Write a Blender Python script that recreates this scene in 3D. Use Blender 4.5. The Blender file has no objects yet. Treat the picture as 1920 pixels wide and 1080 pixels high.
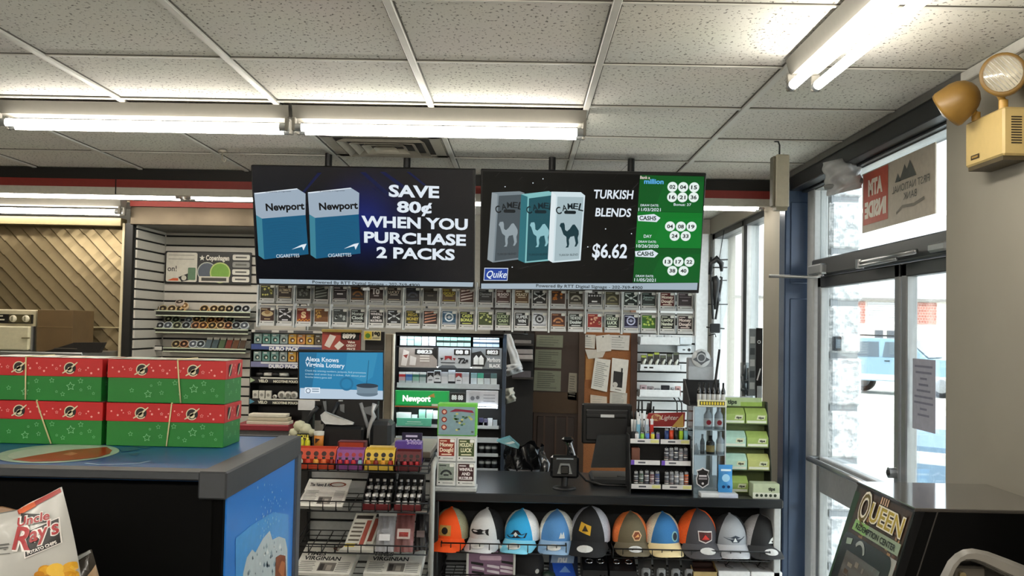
import bpy, bmesh, math, random
from mathutils import Vector, Matrix
random.seed(11)
PI = math.pi
SC = bpy.context.scene
COL = SC.collection

# ------------------------------------------------------------------ camera
FPX = 1836.0
CAM = Vector((0.0, 0.0, 1.80))
ROT = (Matrix.Rotation(0.01166, 3, 'Z') @ Matrix.Rotation(PI / 2 + 0.0390, 3, 'X') @ Matrix.Rotation(0.020, 3, 'Z'))
cd = bpy.data.cameras.new('camera')
cd.sensor_width = 36.0
cd.lens = 36.0 * FPX / 1920.0
cd.clip_start = 0.05
cd.clip_end = 400
cam = bpy.data.objects.new('camera', cd)
COL.objects.link(cam)
cam.matrix_world = Matrix.Translation(CAM) @ ROT.to_4x4()
SC.camera = cam

# ------------------------------------------------------------------ view, sky, sun
SC.view_settings.view_transform = 'Standard'
SC.view_settings.look = 'None'
SC.view_settings.gamma = 1.0
SC.view_settings.exposure = 1.1
SC.view_settings.use_curve_mapping = False
W = bpy.data.worlds.new('overcast_sky')
SC.world = W
W.use_nodes = True
nt = W.node_tree
nt.nodes.clear()
wo = nt.nodes.new('ShaderNodeOutputWorld')
bg = nt.nodes.new('ShaderNodeBackground')
tc = nt.nodes.new('ShaderNodeTexCoord')
sp = nt.nodes.new('ShaderNodeSeparateXYZ')
rp = nt.nodes.new('ShaderNodeValToRGB')
rp.color_ramp.elements[0].position = 0.45
rp.color_ramp.elements[0].color = (0.55, 0.57, 0.6, 1)
rp.color_ramp.elements[1].position = 0.62
rp.color_ramp.elements[1].color = (0.90, 0.95, 1.0, 1)
ma = nt.nodes.new('ShaderNodeMath'); ma.operation = 'MULTIPLY_ADD'
ma.inputs[1].default_value = 0.5; ma.inputs[2].default_value = 0.5
nt.links.new(tc.outputs['Generated'], sp.inputs[0])
nt.links.new(sp.outputs['Z'], ma.inputs[0])
nt.links.new(ma.outputs[0], rp.inputs['Fac'])
nt.links.new(rp.outputs['Color'], bg.inputs['Color'])
bg.inputs['Strength'].default_value = 2.3
nt.links.new(bg.outputs[0], wo.inputs['Surface'])
sl = bpy.data.lights.new('sun', 'SUN')
sl.energy = 3.5
sl.angle = 0.02
sl.color = (1.0, 0.97, 0.92)
sun = bpy.data.objects.new('sun', sl)
COL.objects.link(sun)
sun.rotation_euler = (math.radians(36), 0, math.radians(12))
TUBE = 15.0        # strength of the fluorescent tubes

# ------------------------------------------------------------------ pixel <-> place (planning only: gives a real point at a chosen distance)
def ray(px, py):
    return ROT @ Vector(((px - 960.0) / FPX, (540.0 - py) / FPX, -1.0))
def at(px, py, Y):
    d = ray(px, py)
    return CAM + d * (Y / d.y)
def atX(px, py, X):
    d = ray(px, py)
    return CAM + d * (X / d.x)
def atZ(px, py, Z):
    d = ray(px, py)
    return CAM + d * ((Z - CAM.z) / d.z)
def R(x0, y0, x1, y1, Y):
    xm, ym = (x0 + x1) / 2, (y0 + y1) / 2
    return at(x0, ym, Y).x, at(xm, y1, Y).z, at(x1, ym, Y).x, at(xm, y0, Y).z

# ------------------------------------------------------------------ materials
def lin(h):
    h = h.lstrip('#')
    c = [int(h[i:i + 2], 16) / 255 for i in (0, 2, 4)]
    return tuple((x / 12.92 if x <= 0.04045 else ((x + 0.055) / 1.055) ** 2.4) for x in c) + (1.0,)
_M = {}
def mat(h, rough=0.5, metal=0.0, emit=0.0, noise=0.06, scale=40.0, bump=0.0, coat=0.0, spec=0.5):
    key = (h, rough, metal, emit, noise, scale, bump, coat, spec)
    if key in _M:
        return _M[key]
    m = bpy.data.materials.new('finish_' + h.strip('#'))
    m.use_nodes = True
    n = m.node_tree
    b = n.nodes['Principled BSDF']
    c = lin(h)
    b.inputs['Roughness'].default_value = rough
    b.inputs['Metallic'].default_value = metal
    b.inputs['Specular IOR Level'].default_value = spec
    if coat:
        b.inputs['Coat Weight'].default_value = coat
        b.inputs['Coat Roughness'].default_value = 0.08
    b.inputs['Base Color'].default_value = c
    if emit:
        b.inputs['Emission Color'].default_value = c
        b.inputs['Emission Strength'].default_value = emit
        b.inputs['Base Color'].default_value = (0.01, 0.01, 0.01, 1)
    if (noise or bump) and not emit:
        t = n.nodes.new('ShaderNodeTexCoord')
        z = n.nodes.new('ShaderNodeTexNoise')
        z.inputs['Scale'].default_value = scale
        z.inputs['Detail'].default_value = 3
        n.links.new(t.outputs['Object'], z.inputs['Vector'])
        if noise:
            hs = n.nodes.new('ShaderNodeHueSaturation')
            hs.inputs['Color'].default_value = c
            mr = n.nodes.new('ShaderNodeMapRange')
            mr.inputs['From Min'].default_value = 0.3
            mr.inputs['From Max'].default_value = 0.7
            mr.inputs['To Min'].default_value = 1 - noise
            mr.inputs['To Max'].default_value = 1 + noise
            n.links.new(z.outputs['Fac'], mr.inputs['Value'])
            n.links.new(mr.outputs['Result'], hs.inputs['Value'])
            n.links.new(hs.outputs['Color'], b.inputs['Base Color'])
        if bump:
            bp = n.nodes.new('ShaderNodeBump')
            bp.inputs['Strength'].default_value = bump
            bp.inputs['Distance'].default_value = 0.004
            n.links.new(z.outputs['Fac'], bp.inputs['Height'])
            n.links.new(bp.outputs['Normal'], b.inputs['Normal'])
    _M[key] = m
    return m
def glass(name, tint, refl=0.06, rough=0.02, trans=None):
    if name in _M:
        return _M[name]
    m = bpy.data.materials.new(name)
    m.use_nodes = True
    n = m.node_tree
    n.nodes.clear()
    o = n.nodes.new('ShaderNodeOutputMaterial')
    t = n.nodes.new('ShaderNodeBsdfTransparent'); t.inputs['Color'].default_value = lin(tint)
    g = n.nodes.new('ShaderNodeBsdfGlossy'); g.inputs['Roughness'].default_value = rough
    lw = n.nodes.new('ShaderNodeLayerWeight'); lw.inputs['Blend'].default_value = 0.25
    mm = n.nodes.new('ShaderNodeMath'); mm.operation = 'MULTIPLY_ADD'
    mm.inputs[1].default_value = 0.5; mm.inputs[2].default_value = refl
    x = n.nodes.new('ShaderNodeMixShader')
    n.links.new(lw.outputs['Fresnel'], mm.inputs[0])
    n.links.new(mm.outputs[0], x.inputs['Fac'])
    n.links.new(t.outputs[0], x.inputs[1]); n.links.new(g.outputs[0], x.inputs[2])
    n.links.new(x.outputs[0], o.inputs['Surface'])
    _M[name] = m
    return m
GLASS = glass('window_glass', '#f4f8f8')
ACRYL = glass('clear_acrylic', '#eef2f4', 0.05, 0.05)
FILM = glass('clear_film', '#e2e5e6', 0.16, 0.15)

# ------------------------------------------------------------------ text outlines
_T = {}
def text_geo(s, bold=0.0, spacing=1.0):
    k = (s, bold, spacing)
    if k in _T:
        return _T[k]
    c = bpy.data.curves.new('lettering', 'FONT')
    c.body = s
    c.size = 1.0
    c.offset = bold
    c.space_character = spacing
    c.resolution_u = 3
    c.fill_mode = 'FRONT'
    o = bpy.data.objects.new('lettering', c)
    COL.objects.link(o)
    dg = bpy.context.evaluated_depsgraph_get()
    me = bpy.data.meshes.new_from_object(o.evaluated_get(dg))
    vs = [(v.co.x, v.co.y) for v in me.vertices]
    fs = [tuple(p.vertices) for p in me.polygons]
    bpy.data.objects.remove(o)
    bpy.data.curves.remove(c)
    bpy.data.meshes.remove(me)
    if vs:
        x0 = min(v[0] for v in vs); x1 = max(v[0] for v in vs)
    else:
        x0 = x1 = 0
    _T[k] = (vs, fs, x0, x1)
    return _T[k]
CAPH = 0.70

# ------------------------------------------------------------------ mesh builder
class MB:
    def __init__(s):
        s.v = []; s.f = []; s.m = []; s.s = []
        s.T = None
    def add(s, vs, fs, m, smooth=False):
        o = len(s.v)
        if s.T is not None:
            vs = [s.T @ Vector(v) for v in vs]
        s.v.extend(tuple(v) for v in vs)
        for f in fs:
            s.f.append(tuple(i + o for i in f)); s.m.append(m); s.s.append(smooth)
        return s
    def box(s, x0, y0, z0, x1, y1, z1, m, b=0.0):
        if x0 > x1: x0, x1 = x1, x0
        if y0 > y1: y0, y1 = y1, y0
        if z0 > z1: z0, z1 = z1, z0
        if b <= 0:
            vs = [(x, y, z) for x in (x0, x1) for y in (y0, y1) for z in (z0, z1)]
            fs = [(0, 1, 3, 2), (4, 6, 7, 5), (0, 4, 5, 1), (2, 3, 7, 6), (0, 2, 6, 4), (1, 5, 7, 3)]
            return s.add(vs, fs, m)
        b = min(b, (x1 - x0) * .45, (y1 - y0) * .45, (z1 - z0) * .45)
        lo = (x0, y0, z0); hi = (x1, y1, z1)
        idx = {}; vs = []
        for sx in (0, 1):
            for sy in (0, 1):
                for sz in (0, 1):
                    for a in range(3):
                        p = []
                        for k, q in enumerate((sx, sy, sz)):
                            e = hi[k] if q else lo[k]
                            if k != a: e += -b if q else b
                            p.append(e)
                        idx[(sx, sy, sz, a)] = len(vs); vs.append(p)
        fs = []
        for a in range(3):
            o1, o2 = [k for k in range(3) if k != a]
            for q in (0, 1):
                l = []
                for (u, w) in ((0, 0), (1, 0), (1, 1), (0, 1)):
                    c = [0, 0, 0]; c[a] = q; c[o1] = u; c[o2] = w
                    l.append(idx[(*c, a)])
                fs.append(tuple(l))
        for a in range(3):
            o1, o2 = [k for k in range(3) if k != a]
            for u in (0, 1):
                for w in (0, 1):
                    c0 = [0, 0, 0]; c0[o1] = u; c0[o2] = w
                    c1 = list(c0); c1[a] = 1
                    fs.append((idx[(*c0, o1)], idx[(*c1, o1)], idx[(*c1, o2)], idx[(*c0, o2)]))
        for sx in (0, 1):
            for sy in (0, 1):
                for sz in (0, 1):
                    fs.append(tuple(idx[(sx, sy, sz, a)] for a in range(3)))
        return s.add(vs, fs, m)
    def cyl(s, p0, p1, r0, m, r1=None, seg=16, cap=True, smooth=True):
        p0 = Vector(p0); p1 = Vector(p1)
        if r1 is None: r1 = r0
        d = (p1 - p0).normalized()
        u = d.orthogonal().normalized(); w = d.cross(u)
        vs = []
        for p, r in ((p0, r0), (p1, r1)):
            for i in range(seg):
                a = 2 * PI * i / seg
                vs.append(p + u * (r * math.cos(a)) + w * (r * math.sin(a)))
        s.add(vs, [(i, (i + 1) % seg, seg + (i + 1) % seg, seg + i) for i in range(seg)], m, smooth)
        if cap:
            s.add(vs[:seg], [tuple(range(seg))], m); s.add(vs[seg:], [tuple(range(seg))], m)
        return s
    def lathe(s, c, prof, m, seg=20, d=(0, 0, 1), smooth=True):
        c = Vector(c); d = Vector(d).normalized()
        u = d.orthogonal().normalized(); w = d.cross(u)
        vs = []
        for r, h in prof:
            for i in range(seg):
                a = 2 * PI * i / seg
                vs.append(c + d * h + u * (r * math.cos(a)) + w * (r * math.sin(a)))
        fs = []
        for k in range(len(prof) - 1):
            for i in range(seg):
                fs.append((k * seg + i, k * seg + (i + 1) % seg, (k + 1) * seg + (i + 1) % seg, (k + 1) * seg + i))
        return s.add(vs, fs, m, smooth)
    def tube(s, pts, r, m, seg=6, smooth=True):
        pts = [Vector(p) for p in pts]
        n = len(pts)
        vs = []; u = None
        for i, p in enumerate(pts):
            d = (pts[min(i + 1, n - 1)] - pts[max(i - 1, 0)])
            if d.length < 1e-9: d = Vector((0, 0, 1))
            d.normalize()
            if u is None:
                u = d.orthogonal().normalized()
            else:
                u = (u - d * u.dot(d))
                u = u.normalized() if u.length > 1e-6 else d.orthogonal().normalized()
            w = d.cross(u)
            rr = r[i] if isinstance(r, (list, tuple)) else r
            for k in range(seg):
                a = 2 * PI * k / seg
                vs.append(p + u * (rr * math.cos(a)) + w * (rr * math.sin(a)))
        fs = [(i * seg + k, i * seg + (k + 1) % seg, (i + 1) * seg + (k + 1) % seg, (i + 1) * seg + k) for i in range(n - 1) for k in range(seg)]
        fs += [tuple(range(seg)), tuple(range((n - 1) * seg, n * seg))]
        return s.add(vs, fs, m, smooth)
    def prism(s, pts, vec, m, side=None):
        vec = Vector(vec)
        n = len(pts)
        a = [Vector(p) for p in pts]
        vs = a + [p + vec for p in a]
        s.add(vs, [tuple(range(n)), tuple(range(n, 2 * n))], m)
        s.add(vs, [(i, (i + 1) % n, n + (i + 1) % n, n + i) for i in range(n)], side or m)
        return s
    def grid(s, fn, nu, nv, m, smooth=True, closed=False):
        vs = [fn(i / nu, j / nv) for j in range(nv + 1) for i in range(nu + (0 if closed else 1))]
        k = nu if closed else nu + 1
        fs = []
        for j in range(nv):
            for i in range(nu):
                fs.append((j * k + i, j * k + (i + 1) % k, (j + 1) * k + (i + 1) % k, (j + 1) * k + i))
        return s.add(vs, fs, m, smooth)
    def mesh(s, name, inv=None, recalc=True):
        me = bpy.data.meshes.new(name)
        vs = s.v if inv is None else [tuple(inv @ Vector(v)) for v in s.v]
        me.from_pydata(vs, [], s.f)
        mats = []
        for m in s.m:
            if m not in mats: mats.append(m)
        for m in mats: me.materials.append(m)
        ix = {m: i for i, m in enumerate(mats)}
        me.polygons.foreach_set('material_index', [ix[m] for m in s.m])
        me.polygons.foreach_set('use_smooth', s.s)
        if recalc:
            bm = bmesh.new(); bm.from_mesh(me)
            bmesh.ops.recalc_face_normals(bm, faces=bm.faces)
            bm.to_mesh(me); bm.free()
        me.update()
        return me

# flat print laid on a surface: origin O, right U, up V (unit vectors), raised along U x V
class Art:
    def __init__(s, mb, O, U=(1, 0, 0), V=(0, 0, 1), eps=0.0006, base=0.0006):
        s.mb = mb; s.O = Vector(O); s.U = Vector(U).normalized(); s.V = Vector(V).normalized()
        s.N = s.U.cross(s.V); s.eps = eps; s.base = base
    def p(s, u, v, k=0):
        return s.O + s.U * u + s.V * v + s.N * (s.base + s.eps * k)
    def poly(s, pts, m, k=0):
        s.mb.add([s.p(u, v, k) for u, v in pts], [tuple(range(len(pts)))], m); return s
    def rect(s, u0, v0, u1, v1, m, k=0):
        return s.poly([(u0, v0), (u1, v0), (u1, v1), (u0, v1)], m, k)
    def rrect(s, u0, v0, u1, v1, r, m, k=0):
        pts = []
        for cx, cy, a0 in ((u1 - r, v0 + r, -90), (u1 - r, v1 - r, 0), (u0 + r, v1 - r, 90), (u0 + r, v0 + r, 180)):
            for j in range(5):
                a = math.radians(a0 + j * 22.5); pts.append((cx + r * math.cos(a), cy + r * math.sin(a)))
        return s.poly(pts, m, k)
    def disc(s, u, v, r, m, k=0, n=20, ry=None):
        ry = ry or r
        return s.poly([(u + r * math.cos(2 * PI * i / n), v + ry * math.sin(2 * PI * i / n)) for i in range(n)], m, k)
    def ring(s, u, v, r, w, m, k=0, n=24, ry=None, a0=0.0, a1=2 * PI):
        ry = ry or r; q = r - w; qy = ry - w
        full = abs(a1 - a0 - 2 * PI) < 1e-6
        N_ = n if full else n + 1
        vs = []
        for i in range(N_):
            a = a0 + (a1 - a0) * i / n
            vs.append(s.p(u + r * math.cos(a), v + ry * math.sin(a), k)); vs.append(s.p(u + q * math.cos(a), v + qy * math.sin(a), k))
        fs = []
        for i in range(n):
            j = (i + 1) % N_
            fs.append((2 * i, 2 * j, 2 * j + 1, 2 * i + 1))
        s.mb.add(vs, fs, m); return s
    def star(s, u, v, r, m, k=0, w=None, rot=0.0, inner=0.45):
        P = []
        for i in range(10):
            a = PI / 2 + rot + i * PI / 5; q = r if i % 2 == 0 else r * inner
            P.append((math.cos(a) * q, math.sin(a) * q))
        if w is None:
            return s.poly([(u + x, v + y) for x, y in P], m, k)
        t = 1 - w / r
        vs = [s.p(u + x, v + y, k) for x, y in P] + [s.p(u + x * t, v + y * t, k) for x, y in P]
        s.mb.add(vs, [(i, (i + 1) % 10, 10 + (i + 1) % 10, 10 + i) for i in range(10)], m); return s
    def line(s, pts, w, m, k=0):
        n = len(pts); vs = []
        for i in range(n):
            a = pts[max(i - 1, 0)]; b = pts[min(i + 1, n - 1)]
            dx, dy = b[0] - a[0], b[1] - a[1]; l = math.hypot(dx, dy) or 1
            ww = w[i] if isinstance(w, (list, tuple)) else w
            nx, ny = -dy / l * ww / 2, dx / l * ww / 2
            vs += [s.p(pts[i][0] + nx, pts[i][1] + ny, k), s.p(pts[i][0] - nx, pts[i][1] - ny, k)]
        s.mb.add(vs, [(2 * i, 2 * i + 2, 2 * i + 3, 2 * i + 1) for i in range(n - 1)], m); return s
    def text(s, t, u, v, h, m, k=1, bold=0.0, width=None, align='C', sx=1.0, shear=0.0, rot=0.0, spacing=1.0):
        """u,v: baseline anchor; h: capital height"""
        vs, fs, x0, x1 = text_geo(t, bold, spacing)
        sc = h / CAPH; scx = sc * sx
        if width: scx = width / max(x1 - x0, 1e-6)
        off = {'C': (x0 + x1) / 2, 'L': x0, 'R': x1}[align]
        ca, sa = math.cos(rot), math.sin(rot)
        out = []
        for x, y in vs:
            a, b = (x - off) * scx + y * sc * shear, y * sc
            out.append(s.p(u + a * ca - b * sa, v + a * sa + b * ca, k))
        s.mb.add(out, fs, m); return s

# ------------------------------------------------------------------ objects
def tagit(o, label=None, cat=None, group=None, kind=None):
    if label: o['label'] = label
    if cat: o['category'] = cat
    if group: o['group'] = group
    if kind: o['kind'] = kind
    return o
def thing(name, label, cat, loc, rotz=0.0, group=None):
    o = bpy.data.objects.new(name, None)
    COL.objects.link(o)
    o.empty_display_size = 0.05
    o.location = loc
    o.rotation_euler = (0, 0, rotz)
    return tagit(o, label, cat, group)
def part(mb, name, parent, label=None, local=False):
    """mb in world coordinates (or already local)"""
    inv = None
    if not local:
        Mx = Matrix.Identity(4); q = parent; ch = []
        while q is not None:
            ch.append(q); q = q.parent
        for q in reversed(ch): Mx = Mx @ q.matrix_basis
        inv = Mx.inverted()
    o = bpy.data.objects.new(name, mb.mesh(name, inv))
    COL.objects.link(o)
    o.parent = parent
    return tagit(o, label)
def single(mb, name, label, cat, group=None, kind=None):
    xs = [v[0] for v in mb.v]; ys = [v[1] for v in mb.v]; zs = [v[2] for v in mb.v]
    c = Vector(((min(xs) + max(xs)) / 2, (min(ys) + max(ys)) / 2, min(zs)))
    o = bpy.data.objects.new(name, mb.mesh(name, Matrix.Translation(-c)))
    COL.objects.link(o)
    o.location = c
    return tagit(o, label, cat, group, kind)
def struct(mb, name, parent=None):
    if parent is not None:
        return part(mb, name, parent)
    return single(mb, name, None, None, None, 'structure')
def dup(o, loc=None, rotz=None, label=None, parent=None, group=None):
    c = o.copy(); COL.objects.link(c)
    if parent is not None: c.parent = parent
    if loc is not None: c.location = loc
    if rotz is not None: c.rotation_euler = (0, 0, rotz)
    if label: c['label'] = label
    if group: c['group'] = group
    for ch in list(o.children): dup(ch, parent=c)
    return c
NTH = 'first second third fourth fifth sixth seventh eighth ninth tenth eleventh twelfth'.split()
# ================================================================== the setting
CEIL = 2.66
XR = 1.44           # inner face of the right wall
XD = 1.55           # door plane
WHITE = mat('#d9d8d2', 0.55, noise=0.03)
BEIGE = mat('#8f8a7e', 0.85, noise=0.025, scale=6, bump=0.05)
BLACK = mat('#0b0b0c', 0.45)
DBLACK = mat('#060606', 0.7)
STEEL = mat('#a8aaac', 0.3, 0.9, noise=0.04)
ALU = mat('#949798', 0.38, 0.7, noise=0.04)
DALU = mat('#3a3c3d', 0.4, 0.6, noise=0.05)
WIREM = mat('#0a0a0b', 0.4, 0.2)
GREYP = mat('#8e9092', 0.5)
LGREY = mat('#c4c6c6', 0.5)

def tile_material():
    m = bpy.data.materials.new('fissured_ceiling_tile'); m.use_nodes = True
    n = m.node_tree; b = n.nodes['Principled BSDF']; b.inputs['Roughness'].default_value = 0.9
    t = n.nodes.new('ShaderNodeTexCoord')
    mp = n.nodes.new('ShaderNodeMapping'); mp.inputs['Scale'].default_value = (1, 0.75, 1)
    n.links.new(t.outputs['Object'], mp.inputs['Vector'])
    z = n.nodes.new('ShaderNodeTexNoise'); z.inputs['Scale'].default_value = 95; z.inputs['Detail'].default_value = 2.5
    n.links.new(mp.outputs[0], z.inputs['Vector'])
    r = n.nodes.new('ShaderNodeValToRGB')
    r.color_ramp.elements[0].position = 0.345; r.color_ramp.elements[0].color = (0.16, 0.15, 0.13, 1)
    r.color_ramp.elements[1].position = 0.40; r.color_ramp.elements[1].color = lin('#d6d3ca')
    n.links.new(z.outputs['Fac'], r.inputs['Fac'])
    z2 = n.nodes.new('ShaderNodeTexNoise'); z2.inputs['Scale'].default_value = 2.0
    n.links.new(t.outputs['Object'], z2.inputs['Vector'])
    mx = n.nodes.new('ShaderNodeMix'); mx.data_type = 'RGBA'; mx.blend_type = 'MULTIPLY'; mx.inputs['Factor'].default_value = 0.12
    n.links.new(r.outputs['Color'], mx.inputs['A']); n.links.new(z2.outputs['Color'], mx.inputs['B'])
    n.links.new(mx.outputs['Result'], b.inputs['Base Color'])
    bp = n.nodes.new('ShaderNodeBump'); bp.inputs['Strength'].default_value = 0.25; bp.inputs['Distance'].default_value = 0.003
    n.links.new(z.outputs['Fac'], bp.inputs['Height']); n.links.new(bp.outputs['Normal'], b.inputs['Normal'])
    return m
def brick_material(name, c1, c2, mortar, scale, rough=0.8, sq=0.5, offset=0.5):
    m = bpy.data.materials.new(name); m.use_nodes = True
    n = m.node_tree; b = n.nodes['Principled BSDF']; b.inputs['Roughness'].default_value = rough
    t = n.nodes.new('ShaderNodeTexCoord')
    mp = n.nodes.new('ShaderNodeMapping')
    k = n.nodes.new('ShaderNodeTexBrick')
    k.inputs['Color1'].default_value = lin(c1); k.inputs['Color2'].default_value = lin(c2); k.inputs['Mortar'].default_value = lin(mortar)
    k.inputs['Scale'].default_value = scale; k.inputs['Row Height'].default_value = sq; k.offset = offset
    n.links.new(t.outputs['Object'], mp.inputs['Vector']); n.links.new(mp.outputs[0], k.inputs['Vector'])
    n.links.new(k.outputs['Color'], b.inputs['Base Color'])
    return m, mp
def stone_material():
    m = bpy.data.materials.new('rough_split_stone'); m.use_nodes = True
    n = m.node_tree; b = n.nodes['Principled BSDF']; b.inputs['Roughness'].default_value = 0.9
    t = n.nodes.new('ShaderNodeTexCoord')
    z = n.nodes.new('ShaderNodeTexNoise'); z.inputs['Scale'].default_value = 38; z.inputs['Detail'].default_value = 5
    n.links.new(t.outputs['Object'], z.inputs['Vector'])
    r = n.nodes.new('ShaderNodeValToRGB')
    r.color_ramp.elements[0].position = 0.38; r.color_ramp.elements[0].color = lin('#a9afb4')
    r.color_ramp.elements[1].position = 0.56; r.color_ramp.elements[1].color = lin('#dfe3e6')
    n.links.new(z.outputs['Fac'], r.inputs['Fac']); n.links.new(r.outputs['Color'], b.inputs['Base Color'])
    bp = n.nodes.new('ShaderNodeBump'); bp.inputs['Strength'].default_value = 0.5; bp.inputs['Distance'].default_value = 0.03
    n.links.new(z.outputs['Fac'], bp.inputs['Height']); n.links.new(bp.outputs['Normal'], b.inputs['Normal'])
    return m
def quilt_material():
    m = bpy.data.materials.new('quilted_stainless'); m.use_nodes = True
    n = m.node_tree; b = n.nodes['Principled BSDF']
    b.inputs['Roughness'].default_value = 0.34; b.inputs['Metallic'].default_value = 0.75
    b.inputs['Base Color'].default_value = lin('#7c6e52')  # tan base colour stands in for brown reflections in the stainless
    return m
TILE = tile_material()
b = MB(); b.box(-5, -4, CEIL + 0.004, 1.64, 7.7, CEIL + 0.06, TILE); struct(b, 'ceiling')
b = MB()
GRIDM = mat('#c9c7bf', 0.5, 0.15, noise=0.05, scale=8)
GRIDD = mat('#4a463e', 0.6)
for k in range(-9, 2):
    x = 0.233 + 0.61 * k
    b.box(x - 0.012, -4, CEIL - 0.007, x + 0.012, 5.56, CEIL + 0.008, GRIDM, 0.002)
    b.box(x - 0.0165, -4, CEIL + 0.001, x + 0.0165, 5.56, CEIL + 0.005, GRIDD)
for k in range(-11, 5):
    y = 3.17 + 0.61 * k
    w = 0.012 if k == 1 else 0.005
    b.box(-5, y - w, CEIL - 0.003, XR, y + w, CEIL + 0.008, GRIDM)
    b.box(-5, y - w - 0.003, CEIL + 0.001, XR, y + w + 0.003, CEIL + 0.005, GRIDD)
struct(b, 'ceiling_grid')
bm_, mp_ = brick_material('vinyl_floor_tile', '#d2cfc8', '#c8c5be', '#9a978f', 3.28, 0.35, 1.0, 0.0)
b = MB(); b.box(-5, -4, -0.06, 1.70, 7.7, 0, bm_); struct(b, 'floor')
b = MB()
b.box(XR, -4, 0, 1.64, 3.35, CEIL, BEIGE)
b.box(XR, 5.40, 0, 1.64, 5.89, CEIL, BEIGE)
b.box(XR, 5.89, 2.54, 1.64, 7.6, CEIL, BEIGE)
b.box(XR, 5.89, 0, 1.64, 7.6, 0.55, BEIGE)
struct(b, 'wall_right')
b = MB(); b.box(-5, 7.6, 0, 1.64, 7.7, CEIL, mat('#a9a69c', 0.85)); struct(b, 'wall_back')
b = MB(); b.box(-5.1, -4, 0, -5, 7.7, CEIL, BEIGE); struct(b, 'wall_left')
b = MB(); b.box(-5.1, -4.1, 0, 1.64, -4, CEIL, BEIGE); struct(b, 'wall_front')
# fascia hung under the ceiling: black, red and white bands
b = MB()
RED = mat('#8e2f28', 0.5)
b.box(-5, 5.57, 2.597, XR, 5.62, CEIL, mat('#15130f', 0.6))
b.box(-5, 5.566, 2.552, XR, 5.62, 2.597, RED)
b.box(-5, 5.568, 2.512, XR, 5.62, 2.552, mat('#c9c5b8', 0.6))
for x in (-2.35, -1.0, 0.4):
    b.box(x - 0.003, 5.565, 2.512, x + 0.003, 5.57, 2.597, DBLACK)
struct(b, 'trim_1')
# dark blue painted post and dark header round the entrance
NAVY = mat('#3a4a62', 0.25, 0.25, noise=0.05, scale=8)
b = MB()
b.box(1.405, 5.28, 0, 1.575, 5.40, 2.60, NAVY, 0.006)
for z0, z1 in ((0.1, 1.98), (2.06, 2.5)):
    b.box(1.432, 5.272, z0, 1.548, 5.283, z1, NAVY, 0.005)
struct(b, 'trim_2')
b = MB()
HDR = mat('#1e2023', 0.4, 0.4)
b.box(XR - 0.012, 3.35, 2.56, 1.64, 5.40, CEIL, HDR, 0.004)
b.box(XR - 0.02, 3.2, CEIL - 0.03, XR, 5.9, CEIL, mat('#6e6c68', 0.45, 0.5))
b.box(1.49, 3.36, 2.55, 1.60, 5.27, 2.585, HDR, 0.004)
struct(b, 'trim_3')
b = MB(); b.box(XR - 0.02, -4, CEIL - 0.035, XR, 3.2, CEIL, mat('#b5b3ab', 0.5), 0.003); struct(b, 'trim_4')

# ---- entrance: transom and two glazed doors with aluminium frames
b = MB()
b.box(1.515, 5.13, 0, 1.59, 5.25, 2.56, mat('#b4b7b8', .45), 0.006)              # far jamb
b.box(1.515, 3.36, 0, 1.59, 3.44, 2.56, DALU, 0.006)               # near jamb
b.box(1.505, 3.44, 2.09, 1.60, 5.13, 2.175, DALU, 0.006)           # transom bar
b.box(1.52, 3.44, 2.545, 1.585, 5.13, 2.56, ALU)
struct(b, 'trim_5')
b = MB(); b.box(1.548, 3.44, 2.175, 1.554, 5.13, 2.548, GLASS); struct(b, 'window_1')
def door_leaf(name, ya, yb, bar_far):
    r = thing(name, None, None, (XD, (ya + yb) / 2, 0)); r['kind'] = 'structure'
    f = MB()
    f.box(1.53, ya, 0.02, 1.575, ya + 0.055, 2.085, ALU, 0.005)
    f.box(1.53, yb - 0.055, 0.02, 1.575, yb, 2.085, ALU, 0.005)
    f.box(1.53, ya, 2.03, 1.575, yb, 2.085, DALU, 0.004)
    f.box(1.53, ya, 0.02, 1.575, yb, 0.20, ALU, 0.004)
    f.box(1.532, ya, 0.985, 1.572, yb, 1.165, GREYP, 0.004)
    part(f, 'frame', r)
    g = MB(); g.box(1.549, ya + 0.05, 0.2, 1.555, yb - 0.05, 2.03, GLASS); part(g, 'pane', r)
    h = MB()
    h.tube([(1.53, yb - 0.04, 1.155), (1.475, yb - 0.05, 1.155), (1.475, ya + 0.05, 1.155), (1.53, ya + 0.04, 1.155)], 0.014, STEEL, 10)
    part(h, 'push_bar', r)
    return r
d1 = door_leaf('door_1', 4.00, 5.11, True)
lk = MB(); lk.cyl((1.53, 4.03, 1.235), (1.500, 4.03, 1.235), 0.022, STEEL, seg=14); lk.cyl((1.50, 4.03, 1.235), (1.495, 4.03, 1.235), 0.012, DALU)
part(lk, 'lock_cylinder', d1)
d2 = door_leaf('door_2', 3.45, 3.98, True)
def closer(name, label, ya, yb, arm):
    t = thing(name, label, 'door closer', (1.50, (ya + yb) / 2, 2.09))
    m = MB(); m.box(1.475, ya, 2.092, 1.525, yb, 2.145, ALU, 0.008); part(m, 'body', t)
    a = MB(); a.tube(arm, 0.008, STEEL, 8); a.cyl(arm[0], (arm[0][0], arm[0][1], arm[0][2] + 0.03), 0.014, STEEL, seg=10); part(a, 'arm', t)
    return t
closer('door_closer', 'silver door closer over the far glass door, its arm reaching past the blue post', 4.88, 5.10,
       [(1.50, 4.95, 2.085), (1.46, 5.00, 2.080), (1.255, 5.02, 2.083)])
t = thing('door_closer', 'long silver door closer arm lying along the bar over the near glass door', 'door closer', (1.49, 3.9, 2.1))
m = MB(); m.box(1.485, 3.47, 2.10, 1.505, 3.62, 2.135, ALU, 0.008); part(m, 'body', t)
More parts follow.
